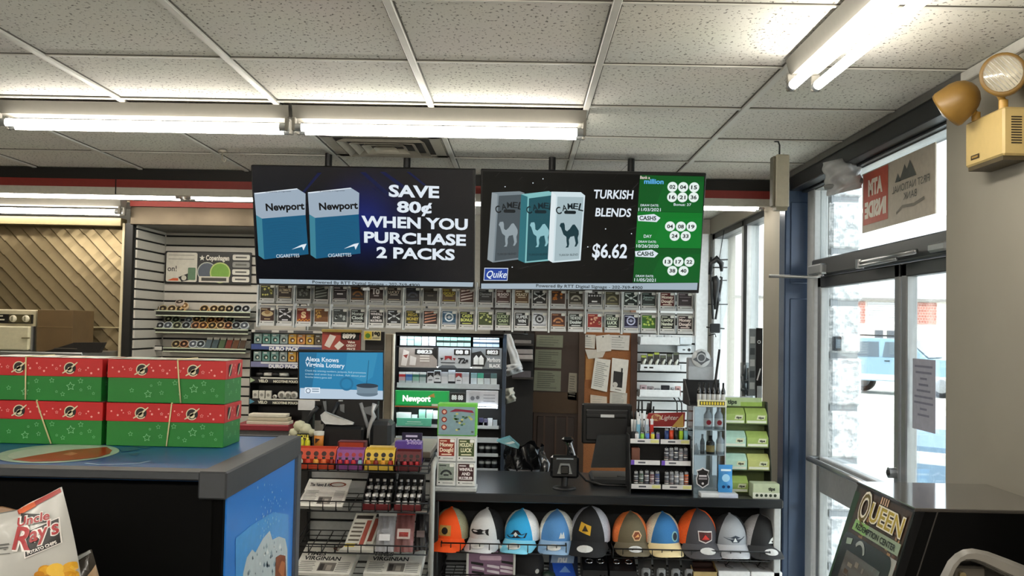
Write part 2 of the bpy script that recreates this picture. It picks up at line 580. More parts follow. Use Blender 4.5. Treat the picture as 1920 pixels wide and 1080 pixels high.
m = MB(); m.tube([(1.485, 3.72, 2.115), (1.482, 4.32, 2.11)], 0.010, STEEL, 8); m.tube([(1.478, 3.9, 2.098), (1.478, 4.33, 2.094)], 0.008, ALU, 8)
m.cyl((1.482, 4.33, 2.085), (1.482, 4.33, 2.125), 0.018, STEEL); part(m, 'arm', t)

# ---- window beyond the entrance
b = MB()
WFR = mat('#dfe3e6', 0.45)
b.box(1.46, 7.5, 0.55, 1.56, 7.6, 2.54, WFR)
b.box(1.46, 6.50, 0.55, 1.56, 6.58, 2.54, WFR, 0.005)
b.box(1.455, 6.485, 0.55, 1.475, 6.50, 2.54, BLACK)
b.box(1.46, 5.89, 0.55, 1.56, 5.94, 2.54, WFR)
b.box(1.46, 5.89, 2.50, 1.56, 7.6, 2.54, DALU); b.box(1.42, 5.89, 0.53, 1.56, 7.6, 0.57, WFR)
struct(b, 'trim_6')
b = MB(); b.box(1.505, 5.93, 0.57, 1.511, 6.5, 2.50, GLASS); struct(b, 'window_2')
b = MB(); b.box(1.505, 6.58, 0.57, 1.511, 7.5, 2.50, GLASS); struct(b, 'window_3')

# ---- white slat wall on the left with its return, and the one on the right
SLW = mat('#b9b5ab', 0.5, noise=0.02)
SLW2 = mat('#e0e4e6', 0.5, noise=0.02)
def slats_x(mb, x0, x1, y, z0, z1, pitch, m):
    mb.box(x0, y, z0, x1, y + 0.02, z1, DBLACK)
    z = z0
    while z < z1 - 0.01:
        mb.box(x0, y - 0.012, z, x1, y, min(z + pitch - 0.012, z1), m, 0.002); z += pitch
def slats_y(mb, x, y0, y1, z0, z1, pitch, m, sgn=1):
    mb.box(x - 0.02, y0, z0, x, y1, z1, DBLACK)
    z = z0
    while z < z1 - 0.01:
        mb.box(x, y0, z, x + 0.012, y1, min(z + pitch - 0.012, z1), m, 0.002); z += pitch
b = MB()
slats_x(b, -2.575, -1.55, 7.0, 0.2, 2.44, 0.0668, SLW)
slats_y(b, -2.585, 6.47, 7.0, 0.2, 2.44, 0.0668, SLW)
b.box(-2.62, 7.02, 0, -1.55, 7.08, 2.6, WHITE)
struct(b, 'wall_slatted_1')
b = MB()
slats_x(b, 0.87, 1.33, 7.58, 0.3, 2.5, 0.0735, SLW2)
b.box(1.33, 7.54, 0, 1.42, 7.60, 2.54, WFR); b.box(0.83, 7.545, 0, 0.87, 7.6, 2.54, mat('#8d6b58', 0.6))
struct(b, 'wall_slatted_2')
b = MB(); QM = quilt_material()
b.box(-5, 6.515, 0, -2.64, 6.56, 2.42, QM)
def pleat(u, v):
    x, z = -4.05 + 1.41 * u, 1.38 + 1.04 * v
    a = ((x + z) / 0.098) % 1.0; c = ((x - z) / 0.098) % 1.0
    return (x, 6.512 - 0.013 * (1 - a) ** 1.3 - 0.0025 * abs(c - .5), z)
b.grid(pleat, 250, 180, QM, smooth=False)
struct(b, 'wall_quilted')
b = MB()
b.box(-2.645, 6.44, 0, -2.595, 6.52, 2.43, mat('#12100c', 0.5)); b.box(-2.66, 6.43, 0, -2.645, 6.5, 2.43, mat('#b9ae90', 0.5))
b.box(-5, 6.49, 1.735, -2.66, 6.502, 1.742, mat('#cfc49c', 0.35, 0.6))
b.box(-5, 6.40, 2.41, -2.66, 6.50, 2.46, mat('#6d6242', 0.5))
struct(b, 'trim_7')
b = MB()
b.box(-2.60, 6.40, 2.42, -1.60, 6.98, 2.54, mat('#4c4438', 0.28, 0.9, noise=0.2, scale=5, bump=0.3), 0.004)
b.box(-2.60, 6.392, 2.54, -1.60, 6.98, 2.575, mat('#9a352c', 0.5))
struct(b, 'trim_8')
b = MB()   # wall of the back room round the brown door
DKW = mat('#1c130d', 0.6)
b.box(-0.25, 7.55, 0, 0.50, 7.6, 2.54, DKW)
struct(b, 'trim_9')
DOORBR = mat('#2e1d11', 0.5, noise=0.1, scale=12)
r = thing('door_3', None, None, (0.2, 7.5, 0)); r['kind'] = 'structure'
m = MB(); x0, z0, x1, z1 = R(1000, 628, 1085, 885, 7.5)
m.box(x0, 7.50, 0.0, x1, 7.545, 2.1, DOORBR, 0.004)
for zz in (0.55, 0.95):
    pass
m.box(x0 + 0.03, 7.494, 0.2, x1 - 0.03, 7.505, 1.12, mat('#23150c', 0.5), 0.006)
for k in range(1, 4):
    xx = x0 + (x1 - x0) * k / 4
    m.box(xx - 0.006, 7.490, 0.2, xx + 0.006, 7.5, 1.12, mat('#3a2415', 0.5))
part(m, 'leaf', r)
m = MB(); m.box(x1 - 0.005, 7.48, 0, x1 + 0.04, 7.55, 2.15, mat('#3b2818', 0.5)); part(m, 'frame', r)

# ================================================================== lamps
TUBEM = mat('#fff8ec', 0.5, emit=TUBE, noise=0)
HOUS = mat('#76736b', 0.6, noise=0.03)
def strip_light(name, label, group, x0, x1, y0, y1, z, along):
    """two-tube batten; z = underside of what it hangs from"""
    t = thing(name, label, 'ceiling light', ((x0 + x1) / 2, (y0 + y1) / 2, z), 0, group)
    h = MB()
    if along == 'X':
        yc = (y0 + y1) / 2
        h.prism([(x0, yc - 0.055, z), (x0, yc + 0.055, z), (x0, yc + 0.04, z - 0.05), (x0, yc - 0.04, z - 0.05)], (x1 - x0, 0, 0), HOUS)
        part(h, 'housing', t)
        for s in (-1, 1):
            q = MB(); q.cyl((x0 + 0.03, yc + s * 0.038, z - 0.085), (x1 - 0.03, yc + s * 0.038, z - 0.085), 0.0145, TUBEM, seg=12, cap=False)
            part(q, 'tube', t)
        for xe, d in ((x0, 1), (x1, -1)):
            for s in (-1, 1):
                q = MB(); q.box(xe, yc + s * 0.038 - 0.014, z - 0.10, xe + d * 0.014, yc + s * 0.038 + 0.014, z - 0.045, HOUS, 0.003)
                q.cyl((xe + d * 0.012, yc + s * 0.038, z - 0.085), (xe + d * 0.036, yc + s * 0.038, z - 0.085), 0.0155, ALU, seg=12)
                part(q, 'lamp_holder', t)
    else:
        xc = (x0 + x1) / 2
        h.prism([(xc - 0.055, y0, z), (xc + 0.055, y0, z), (xc + 0.04, y0, z - 0.05), (xc - 0.04, y0, z - 0.05)], (0, y1 - y0, 0), HOUS)
        part(h, 'housing', t)
        for s in (-1, 1):
            q = MB(); q.cyl((xc + s * 0.038, y0 + 0.03, z - 0.085), (xc + s * 0.038, y1 - 0.03, z - 0.085), 0.0145, TUBEM, seg=12, cap=False)
            part(q, 'tube', t)
        for ye, d in ((y0, 1), (y1, -1)):
            for s in (-1, 1):
                q = MB(); q.box(xc + s * 0.038 - 0.014, ye, z - 0.10, xc + s * 0.038 + 0.014, ye + d * 0.014, z - 0.045, HOUS, 0.003)
                q.cyl((xc + s * 0.038, ye + d * 0.012, z - 0.085), (xc + s * 0.038, ye + d * 0.036, z - 0.085), 0.0155, ALU, seg=12)
                part(q, 'lamp_holder', t)
    return t
G1 = 'fluorescent battens under the ceiling'
CB = CEIL - 0.007
strip_light('fluorescent_light', 'lit twin-tube batten across the ceiling above the left screen', G1, -0.925, 0.235, 3.81, 3.93, CB, 'X')
strip_light('fluorescent_light', 'lit twin-tube batten across the ceiling, cut by the left edge of the photo', G1, -2.10, -0.94, 3.81, 3.93, CB, 'X')
strip_light('fluorescent_light', 'lit twin-tube batten running towards the viewer near the entrance', G1, 0.81, 0.92, 1.86, 3.06, CB, 'Y')
strip_light('fluorescent_light', 'twin-tube batten over the shop floor behind the viewer, close to the entrance wall', G1, 0.81, 0.92, -0.6, 0.6, CB, 'Y')  # unseen batten, added to light the goods from the front
for j, yy in enumerate((0.76, -0.5, -1.7, -2.9)):  # unseen battens added behind the camera to brighten the goods
    for k, xx in enumerate((-3.4, -1.75, -0.25)):
        strip_light('fluorescent_light', 'batten over the shop floor behind the viewer, row %d from the counter, %s' % (j + 1, ('far left', 'left', 'middle')[k]), G1, xx, xx + 1.18, yy - .06, yy + .06, 2.42, 'X')
        t = COL.objects[len(COL.objects) - 1].parent
        m = MB(); m.cyl((xx + .2, yy, 2.42), (xx + .2, yy, CB), .006, DALU, seg=8); m.cyl((xx + .98, yy, 2.42), (xx + .98, yy, CB), .006, DALU, seg=8); part(m, 'hanger', t)  # rods lower the added battens so they also light the ceiling
ZF = 2.61
G2 = 'fluorescent battens behind the fascia'
strip_light('fluorescent_light', 'lit batten peeping out below the striped fascia at far left', G2, -3.20, -2.02, 5.70, 5.82, ZF, 'X')
strip_light('fluorescent_light', 'lit batten below the striped fascia, above the white slat wall', G2, -2.00, -0.82, 5.70, 5.82, ZF, 'X')
strip_light('fluorescent_light', 'lit batten behind the fascia, hidden behind the left screen', G2, -0.80, 0.38, 5.70, 5.82, ZF, 'X')
strip_light('fluorescent_light', 'lit batten behind the fascia, reaching right from behind the right screen', G2, 0.40, 1.40, 5.70, 5.82, ZF, 'X')
strip_light('fluorescent_light', 'lit batten above the quilted metal wall', G2, -3.85, -2.62, 6.28, 6.39, 2.575, 'X')
b = MB()
b.box(-5, 5.66, 2.611, XR, 5.9, CEIL, mat('#b7b3a7', 0.6)); b.box(-5, 6.2, 2.576, -2.62, 6.48, CEIL, mat('#a59c82', 0.6))
struct(b, 'trim_10')

# ceiling vent and hook
t = thing('ceiling_vent', 'square metal air vent with stepped louvres in the ceiling above the left screen', 'vent', (-0.66, 4.695, CEIL))
x0, x1, y0, y1 = -0.95, -0.40, 4.42, 4.97
VM = mat('#a39e90', 0.45, 0.3)
m = MB()
for a, bq, c, d in ((x0, y0, x1, y0 + 0.05), (x0, y1 - 0.05, x1, y1), (x0, y0, x0 + 0.05, y1), (x1 - 0.05, y0, x1, y1)):
    m.box(a, bq, CEIL - 0.006, c, d, CEIL + 0.003, VM)
part(m, 'frame', t)
m = MB(); m.box(x0 + 0.03, y0 + 0.03, CEIL - 0.001, x1 - 0.03, y1 - 0.03, CEIL + 0.003, mat('#2d2a24', 0.8)); part(m, 'backing', t)
for k in range(4):
    o = 0.07 + 0.05 * k
    m = MB()
    P = [(x0 + o, y0 + o), (x1 - o, y0 + o), (x1 - o, y1 - o), (x0 + o, y1 - o)]
    i_ = 0.028
    Q = [(x0 + o + i_, y0 + o + i_), (x1 - o - i_, y0 + o + i_), (x1 - o - i_, y1 - o - i_), (x0 + o + i_, y1 - o - i_)]
    vs = [(x, y, CEIL - 0.022) for x, y in P] + [(x, y, CEIL - 0.002) for x, y in Q]
    m.add(vs, [(i, (i + 1) % 4, 4 + (i + 1) % 4, 4 + i) for i in range(4)], VM)
    part(m, 'louvre', t)
p = at(417, 290, 4.9)
m = MB(); m.cyl((p.x, p.y, CEIL - 0.002), (p.x, p.y, CEIL - 0.012), 0.022, VM); m.tube([(p.x, p.y, CEIL - 0.01), (p.x, p.y, CEIL - 0.05), (p.x + 0.015, p.y, CEIL - 0.062), (p.x + 0.02, p.y, CEIL - 0.045)], 0.005, VM)
single(m, 'ceiling_hook', 'small metal hook under the ceiling left of the screens', 'hook')
p = at(358, 376, 6.2)
m = MB(); m.cyl((p.x, p.y, CEIL + 0.003), (p.x, p.y, CEIL - 0.035), 0.065, WHITE, r1=0.05); single(m, 'smoke_detector', 'round white detector on the ceiling above the stainless hood', 'smoke detector')

# ================================================================== outside
CONC = mat('#dedbd2', 0.9, noise=0.06, scale=3)
b = MB(); b.box(1.70, -40, -0.25, 90, 110, -0.06, CONC); struct(b, 'ground_parking')
b = MB()
SM = stone_material()
for k in range(11):
    b.box(1.70, 5.45, -0.06 + k * 0.29, 1.875 + 0.008 * (k % 2), 5.95, -0.06 + (k + 1) * 0.29 - 0.012, SM, 0.02)
b.box(1.71, 5.46, -0.06, 1.86, 5.94, 3.0, mat('#8f959a', 0.9))
struct(b, 'pillar_stone')
t = thing('meter_box', 'small dark wall box on the stone pillar outside the door', 'wall box', (1.73, 5.44, 1.72))
m = MB(); m.box(1.715, 5.41, 1.70, 1.755, 5.45, 1.78, mat('#23282c', 0.5), 0.004); part(m, 'case', t)
m = MB(); m.box(1.722, 5.405, 1.715, 1.748, 5.412, 1.765, mat('#5d6a74', 0.2)); part(m, 'cover', t)
bk, mpb = brick_material('red_brick', '#a5685c', '#b87a6c', '#d8cfc8', 4.0)
mpb.inputs['Rotation'].default_value = (PI / 2, 0, 0)
bt = thing('roadside_building', 'low white building with red brick panels across the road', 'building', (20, 45, -0.06))
m = MB(); m.box(8, 45, -0.06, 34, 52, 3.3, mat('#e6e3dc', 0.8)); part(m, 'wall', bt)
for a, c in ((14.7, 15.65), (17.75, 18.9), (21, 23)):
    m = MB(); m.box(a, 44.95, 2.27, c, 45, 3.25, bk); part(m, 'brick_panel', bt)
m = MB()
for k in range(8):
    m.box(15.75, 44.96, 2.45 + k * 0.1, 17.4, 45, 2.45 + k * 0.1 + 0.085, mat('#cfd0d2', 0.6))
part(m, 'siding', bt)
for a in (16.1, 16.65):
    m = MB(); m.box(a, 44.93, 1.42, a + 0.36, 45, 1.95, mat('#5a5f66', 0.3)); part(m, 'window', bt)
m = MB(); m.box(7.8, 44.8, 3.3, 34.2, 52.2, 3.42, mat('#8d8a86', 0.7)); part(m, 'roof', bt)
# ================================================================== hanging screens
def S(h, k=0.95):
    return mat(h, 0.3, emit=k * 0.48, noise=0, spec=0.15)
def glow_mat(name, c0, c1, centre, radius, k=1.0):
    m = bpy.data.materials.new(name); m.use_nodes = True
    n = m.node_tree; b = n.nodes['Principled BSDF']
    b.inputs['Base Color'].default_value = (0.004, 0.004, 0.005, 1); b.inputs['Roughness'].default_value = 0.25
    t = n.nodes.new('ShaderNodeTexCoord'); mp = n.nodes.new('ShaderNodeMapping')
    mp.inputs['Location'].default_value = (-centre[0] / radius, -centre[1] / radius, -centre[2] / radius)
    mp.inputs['Scale'].default_value = (1 / radius,) * 3
    g = n.nodes.new('ShaderNodeTexGradient'); g.gradient_type = 'QUADRATIC_SPHERE'
    r = n.nodes.new('ShaderNodeValToRGB'); r.color_ramp.elements[0].color = lin(c0); r.color_ramp.elements[1].color = lin(c1)
    n.links.new(t.outputs['Object'], mp.inputs['Vector']); n.links.new(mp.outputs[0], g.inputs[0])
    n.links.new(g.outputs['Fac'], r.inputs['Fac']); n.links.new(r.outputs['Color'], b.inputs['Emission Color'])
    b.inputs['Emission Strength'].default_value = k * 0.48
    return m
class Screen:
    """a flat panel built from its four corners; m(px,py) gives panel coordinates for laying out the picture on it"""
    def __init__(s, name, label, cat, TL, TR, BL, BR, Yt, Yb, thick, bez, group=None):
        a, b, c, d = at(*TL, Yt), at(*TR, Yt), at(*BL, Yb), at(*BR, Yb)
        s.px = (TL, TR, BL, BR)
        cen = (a + b + c + d) / 4
        s.w = ((b - a).length + (d - c).length) / 2
        s.U = Vector((1, 0, 0))
        V = ((a + b) - (c + d)) / 2; V.x = 0
        s.h = V.length
        s.V = V.normalized(); s.N = s.U.cross(s.V); s.c = cen
        s.t = thing(name, label, cat, cen - s.V * s.h / 2, 0, group)
        m = MB()
        T = Matrix((( 1, 0, 0, cen.x), (0, s.V.y, -s.N.y, cen.y), (0, s.V.z, -s.N.z, cen.z), (0, 0, 0, 1)))
        m.T = T          # local: x right, y up the panel, z into its back
        m.box(-s.w / 2, -s.h / 2, 0.0, s.w / 2, s.h / 2, thick * 0.5, BLACK, 0.003)
        m.box(-s.w * .36, -s.h * .36, thick * 0.45, s.w * .36, s.h * .36, thick, BLACK, 0.006)
        part(m, 'casing', s.t)
        s.bez = bez
        s.mb = MB()
        s.A = Art(s.mb, cen, s.U, s.V, eps=0.0005, base=0.0008)
        s.pm = s.w / ((TR[0] - TL[0] + BR[0] - BL[0]) / 2)      # metres per photo pixel
    def m(s, x, y):
        TL, TR, BL, BR = s.px
        f, g = 0.5, 0.5
        for _ in range(4):
            lx = TL[0] + (BL[0] - TL[0]) * g; rx = TR[0] + (BR[0] - TR[0]) * g
            f = (x - lx) / (rx - lx)
            ty = TL[1] + (TR[1] - TL[1]) * f; by = BL[1] + (BR[1] - BL[1]) * f
            g = (y - ty) / (by - ty)
        return (f - 0.5) * s.w, (0.5 - g) * s.h

# ---- left screen
L = Screen('television', 'left hanging screen advertising SAVE 80c when you purchase 2 packs', 'screen',
           (468, 307), (893, 320), (483, 531), (888, 545), 4.80, 4.965, 0.06, 0.008, 'screens hung above the counter')
def z3(x, y): return L.m(460 + x / 4.0, 290 + y / 4.0)
bgm = glow_mat('screen_navy', '#02040a', '#0d1f6a', Vector(L.c + L.U * z3(900, 480)[0] + L.V * z3(900, 480)[1]) - L.t.location, 0.30)
A = L.A
A.poly([z3(42, 72), z3(1712, 125), z3(1700, 1003), z3(100, 955)], bgm, 0)
ST = S('#0b1646', 0.7)
for q in ([(540, 130), (570, 130), (420, 300), (400, 300)], [(860, 130), (900, 130), (1100, 300), (1080, 320)], [(1010, 130), (1050, 130), (1220, 250), (1200, 270)], [(1210, 130), (1240, 135), (1360, 230), (1340, 235)],
          [(1080, 330), (1120, 360), (960, 250), (940, 240)]):
    A.poly([z3(*p) for p in q], ST, 1)
SW = S('#dfe9f2', 0.95); SG = S('#a3b4c4', 0.85); TEAL = S('#0f5f86', 0.8); TEAL2 = S('#0c4f74', 0.8); TEALS = S('#3f8aa0', 0.8); SBK = S('#05080c', 0.5)
pmz = L.pm / 4.0
for dx, dx2 in ((0, 0), (405, 388)):
    def q(x, y): return z3(x + dx + (dx2 - dx) * max(0, (y - 300) / 440.0), y)
    A.poly([q(80, 435), q(125, 462), q(452, 440), q(478, 735), q(148, 770), q(105, 740)], TEAL, 2)
    A.poly([q(80, 435), q(125, 462), q(148, 770), q(105, 740)], TEALS, 3)
    A.poly([q(62, 272), q(385, 242), q(450, 282), q(452, 440), q(125, 462), q(80, 435)], SG, 3)
    A.poly([q(62, 272), q(385, 242), q(392, 248), q(70, 280)], SW, 4)
    for k in range(12):
        y = 500 + 18 * k
        A.line([q(150 + (k * 37) % 60, y), q(260 + (k * 53) % 80, y - 14), q(440 - (k * 23) % 50, y + 2)], 0.0012, TEAL2, 4)
    u, v = q(300, 400); A.text('Newport', u, v, 52 * pmz, SBK, 5, 0.035, width=290 * pmz, rot=0.055)
    u, v = q(245, 268); A.text('18 Quantity of Cigarettes', u, v, 10 * pmz, SBK, 5, 0.0, width=190 * pmz, rot=0.055)
    u, v = q(325, 757); A.text('CIGARETTES', u, v, 26 * pmz, SW, 5, 0.0, width=175 * pmz, rot=0.055)
    A.poly([q(352, 697), q(425, 662), q(463, 655), q(440, 705), q(430, 678), q(400, 684)], SW, 5)
for s_, x, y, h, w in (('SAVE', 1267, 317, 84, 375), ('80¢', 1270, 432, 80, 262), ('WHEN YOU', 1270, 549, 80, 795), ('PURCHASE', 1273, 667, 80, 765), ('2 PACKS', 1277, 780, 80, 590)):
    u, v = z3(x, y); A.text(s_, u, v, h * pmz, SW, 3, 0.035, width=w * pmz, rot=-0.012)
TICK = S('#a9bac6', 0.85)
A.poly([z3(112, 918), z3(1704, 968), z3(1700, 1002), z3(115, 953)], TICK, 2)
u, v = z3(908, 977); A.text('Powered By RTT Digital Signage - 202-769-4900', u, v, 23 * pmz, SBK, 3, 0.012, width=815 * pmz, rot=-0.012)
part(L.mb, 'display', L.t)
m = MB(); A_ = Art(m, L.c, L.U, L.V); u, v = z3(910, 1003); A_.rect(u - 0.018, v - 0.011, u + 0.018, v + 0.002, mat('#9fa3a6', 0.4), 1); part(m, 'maker_badge', L.t)

# ---- right screen
Rr = Screen('television', 'right hanging screen showing three cigarette packs beside green lottery results', 'screen',
            (893, 322), (1327, 320), (908, 543), (1308, 549), 4.80, 4.965, 0.06, 0.008, 'screens hung above the counter')
Rr.px = ((893, 322), (1327, 320), (908, 543), (1308, 549))
sc4 = 4.153
def z4(x, y): return Rr.m(890 + x / sc4, 300 + y / sc4)
A = Rr.A; pmz = Rr.pm / sc4
A.poly([z4(28, 105), z4(1800, 105), z4(1725, 1008), z4(82, 1008)], S('#020202', 0.5), 0)
r_ = random.Random(5)
for k in range(34):
    x = r_.uniform(120, 1230); y = r_.uniform(110, 900); l = r_.uniform(15, 120)
    A.line([z4(x, y), z4(min(x + l, 1270), y - l * (1.0 if y < 330 else 0.3))], [0.0006, 0.0018], S('#6a6a6a', 0.35), 1)
for x, y in ((215, 218), (513, 153), (435, 186), (1020, 528), (1222, 562), (310, 835), (885, 670)):
    u, v = z4(x, y); A.disc(u, v, 0.003, SW, 2, 8)
def camelpack(P, body, edge, side, fig, txt, k, cx):
    """P: front-face corners TL TR BR BL, then depth offset of the side"""
    (tl, tr, br, bl), (sx, sy) = P
    A.poly([z4(tl[0] + sx, tl[1] + sy), z4(*tl), z4(*bl), z4(bl[0] + sx, bl[1] - 22)], side, k)
    A.poly([z4(tl[0] + sx, tl[1] + sy), z4(tr[0] + sx * .9, tr[1] + sy), z4(*tr), z4(*tl)], edge, k)
    A.poly([z4(*tl), z4(*tr), z4(*br), z4(*bl)], edge, k + 1)
    i = 12
    A.poly([z4(tl[0] + i, tl[1] + i), z4(tr[0] - i, tr[1] + i), z4(br[0] - i, br[1] - i), z4(bl[0] + i, bl[1] - i)], body, k + 2)
    # arched lettering
    for j, ch in enumerate('CAMEL'):
        a = (j - 2)
        u, v = z4(cx + a * 41, 378 + a * a * 6 - a * 7)
        A.text(ch, u, v, (56 if j in (0, 4) else 46) * pmz, txt, k + 3, 0.02, width=40 * pmz, rot=-a * 0.13 + 0.06)
    u, v = z4(cx, 402); A.rrect(u - 46 * pmz, v - 13 * pmz, u + 46 * pmz, v + 13 * pmz, 12 * pmz, txt if fig is not txt else fig, k + 3)
    # standing camel emblem
    cam_ = [(-78, 0), (-70, -22), (-45, -25), (-38, -8), (-34, 30), (-18, 40), (2, 22), (22, -10), (38, -14), (58, 12), (72, 36), (74, 62), (66, 90), (72, 130), (58, 158), (44, 160), (52, 132), (44, 100), (38, 76),
            (8, 84), (-2, 108), (2, 140), (-4, 166), (-26, 168), (-14, 150), (-20, 118), (-22, 84), (-46, 66), (-60, 30), (-66, 14)]
    A.poly([z4(cx + x, 508 + y) for x, y in cam_], fig, k + 3)
    u, v = z4(cx, 740); A.text('TURKISH BLEND', u, v, 17 * pmz, txt, k + 3, 0.0, width=150 * pmz, rot=0.06)
camelpack((((158, 275), (372, 262), (372, 772), (160, 800)), (-45, -12)), S('#4d585e', 0.8), S('#7e8b92', 0.85), S('#9aa5aa', 0.8), S('#93a0a6', 0.9), S('#1b2226', 0.6), 3, 262)
camelpack((((398, 290), (610, 262), (600, 780), (405, 800)), (-52, -18)), S('#1c5560', 0.8), S('#86c4c6', 0.85), S('#2f7580', 0.8), S('#8fc0c8', 0.9), S('#0a2a33', 0.6), 8, 506)
camelpack((((622, 272), (852, 272), (832, 775), (618, 795)), (-38, -25)), S('#a9bec4', 0.9), S('#cfe0e6', 0.95), S('#e3eef2', 0.9), S('#123c46', 0.7), S('#0a1f26', 0.6), 13, 738)
for s_, x, y, h, w in (('TURKISH', 1073, 292, 66, 305), ('BLENDS', 1075, 430, 64, 275)):
    u, v = z4(x, y); A.text(s_, u, v, h * pmz, SW, 2, 0.022, width=w * pmz, shear=0.08)
u, v = z4(1053, 752); A.text('$6.62', u, v, 108 * pmz, SW, 2, 0.022, width=272 * pmz, shear=0.04)
A.poly([z4(98, 842), z4(280, 842), z4(280, 942), z4(98, 942)], SW, 1); A.poly([z4(102, 847), z4(276, 847), z4(276, 937), z4(102, 937)], S('#1a3f9a', 0.9), 2)
u, v = z4(190, 918); A.text('Quike', u, v, 56 * pmz, SW, 3, 0.012, width=160 * pmz, shear=0.3)
g1, g2 = S('#0a5a20', 0.8), S('#0c7a28', 0.85)
def lx(y): return 1285 - 50 * (y - 110) / 850.0
def rx(y): return 1797 - 57 * (y - 110) / 850.0
for a, c, gg in ((108, 388, g1), (390, 672, g2), (675, 948, g1)):
    A.poly([z4(lx(a), a), z4(rx(a), a), z4(rx(c), c), z4(lx(c), c)], gg, 1)
    A.poly([z4(lx(a + 60) + 200, a + 60), z4(rx(a + 60), a + 40), z4(rx(c), c), z4(lx(c) + 120, c)], S('#0b6a26' if gg is g1 else '#0e8a30', 0.7), 2)
BALL = S('#e6f2ee', 0.95); TK = S('#0a3a1a', 0.5)
for n_, x, y in (('02', 1543, 193), ('04', 1628, 193), ('15', 1715, 193), ('16', 1540, 272), ('21', 1622, 272), ('36', 1710, 270), ('04', 1522, 500), ('08', 1607, 500), ('19', 1690, 500), ('24', 1557, 575), ('33', 1643, 575),
                 ('13', 1502, 780), ('17', 1585, 780), ('22', 1668, 780), ('38', 1537, 852), ('40', 1622, 852)):
    u, v = z4(x, y); A.disc(u, v, 39 * pmz, BALL, 3, 20); A.text(n_, u, v - 14 * pmz, 28 * pmz, SBK, 4, 0.03, width=46 * pmz)
u, v = z4(1620, 338); A.text('Bonus: 37', u, v, 20 * pmz, SW, 4, 0.01, width=135 * pmz)
for s_, x, y, h, w in (('DRAW DATE:', 1362, 347, 17, 140), ('11/03/2021', 1362, 384, 25, 172), ('DAY', 1348, 592, 24, 62), ('DRAW DATE:', 1345, 632, 17, 140), ('10/26/2020', 1345, 670, 25, 172), ('DRAW DATE:', 1325, 905, 17, 140), ('11/05/2021', 1327, 940, 25, 168)):
    u, v = z4(x, y); A.text(s_, u, v, h * pmz, SW, 4, 0.012, width=w * pmz)
for x, y in ((1358, 440), (1340, 720)):
    A.poly([z4(x - 90, y - 20), z4(x + 40, y - 34), z4(x + 90, y - 5), z4(x + 60, y + 28), z4(x - 85, y + 22)], SW, 3)
    u, v = z4(x - 10, y + 14); A.text('CASH5', u, v, 32 * pmz, TK, 4, 0.03, width=130 * pmz)
u, v = z4(1395, 172); A.text('million', u, v, 36 * pmz, S('#5fb0ee', 0.9), 4, 0.03, width=150 * pmz)
u, v = z4(1325, 136); A.text('Bank a', u, v, 22 * pmz, S('#d8c8c0', 0.9), 4, 0.03, width=76 * pmz)
A.poly([z4(82, 965), z4(1232, 955), z4(1728, 948), z4(1722, 1006), z4(85, 1006)], TICK, 3)
u, v = z4(905, 996); A.text('Powered By RTT Digital Signage - 202-769-4900', u, v, 24 * pmz, SBK, 4, 0.012, width=840 * pmz)
part(Rr.mb, 'display', Rr.t)
m = MB(); A_ = Art(m, Rr.c, Rr.U, Rr.V); u, v = z4(902, 1024); A_.rect(u - 0.018, v - 0.006, u + 0.018, v + 0.006, mat('#9fa3a6', 0.4), 1); part(m, 'maker_badge', Rr.t)
for s in (L, Rr):
    for dx in (-0.2, 0.2):
        m = MB(); m.cyl((s.c.x + dx, s.c.y + 0.06, s.c.z + 0.1), (s.c.x + dx, s.c.y + 0.06, CEIL), 0.018, BLACK, seg=10); part(m, 'ceiling_mount', s.t)

# ================================================================== scratch ticket rack below the screens
YT = 5.25
def colx(c): return 485.5 + 68.3 * (c // 2) + 33.2 * (c % 2)
PXM = YT / FPX
PL = mat('#a9abab', 0.3, noise=0.03); PLW = mat('#d2d4d4', 0.35)
rack = thing('ticket_rack', 'long clear plastic scratch ticket rack hanging below the two screens', 'ticket rack', (at(893, 620, YT).x, YT + 0.05, at(893, 620, YT).z))
zlow = at(893, 617, YT).z; zup = at(893, 574.5, YT).z
xl, xr = at(480, 580, YT).x, at(1306, 610, YT).x
for c in range(0, 26, 2):
    x = at(colx(c) - 2.6, 590, YT).x if c < 24 else at(1303.5, 610, YT).x
    m = MB(); m.box(x - 0.0045, YT - 0.012, zlow - 0.012, x + 0.0045, YT + 0.05, zup + 0.13, PLW, 0.002); part(m, 'upright', rack)
for z in (zlow + 0.05, zup + 0.05):
    m = MB(); m.box(xl, YT + 0.052, z, xr, YT + 0.06, z + 0.03, GREYP); part(m, 'rail', rack)
for px in (560, 800, 1000, 1240):
    x = at(px, 500, YT).x; m = MB(); m.cyl((x, YT + 0.056, zlow + 0.05), (x, YT + 0.056, CEIL - 0.007), 0.006, DALU, seg=8); part(m, 'hanger_rod', rack)
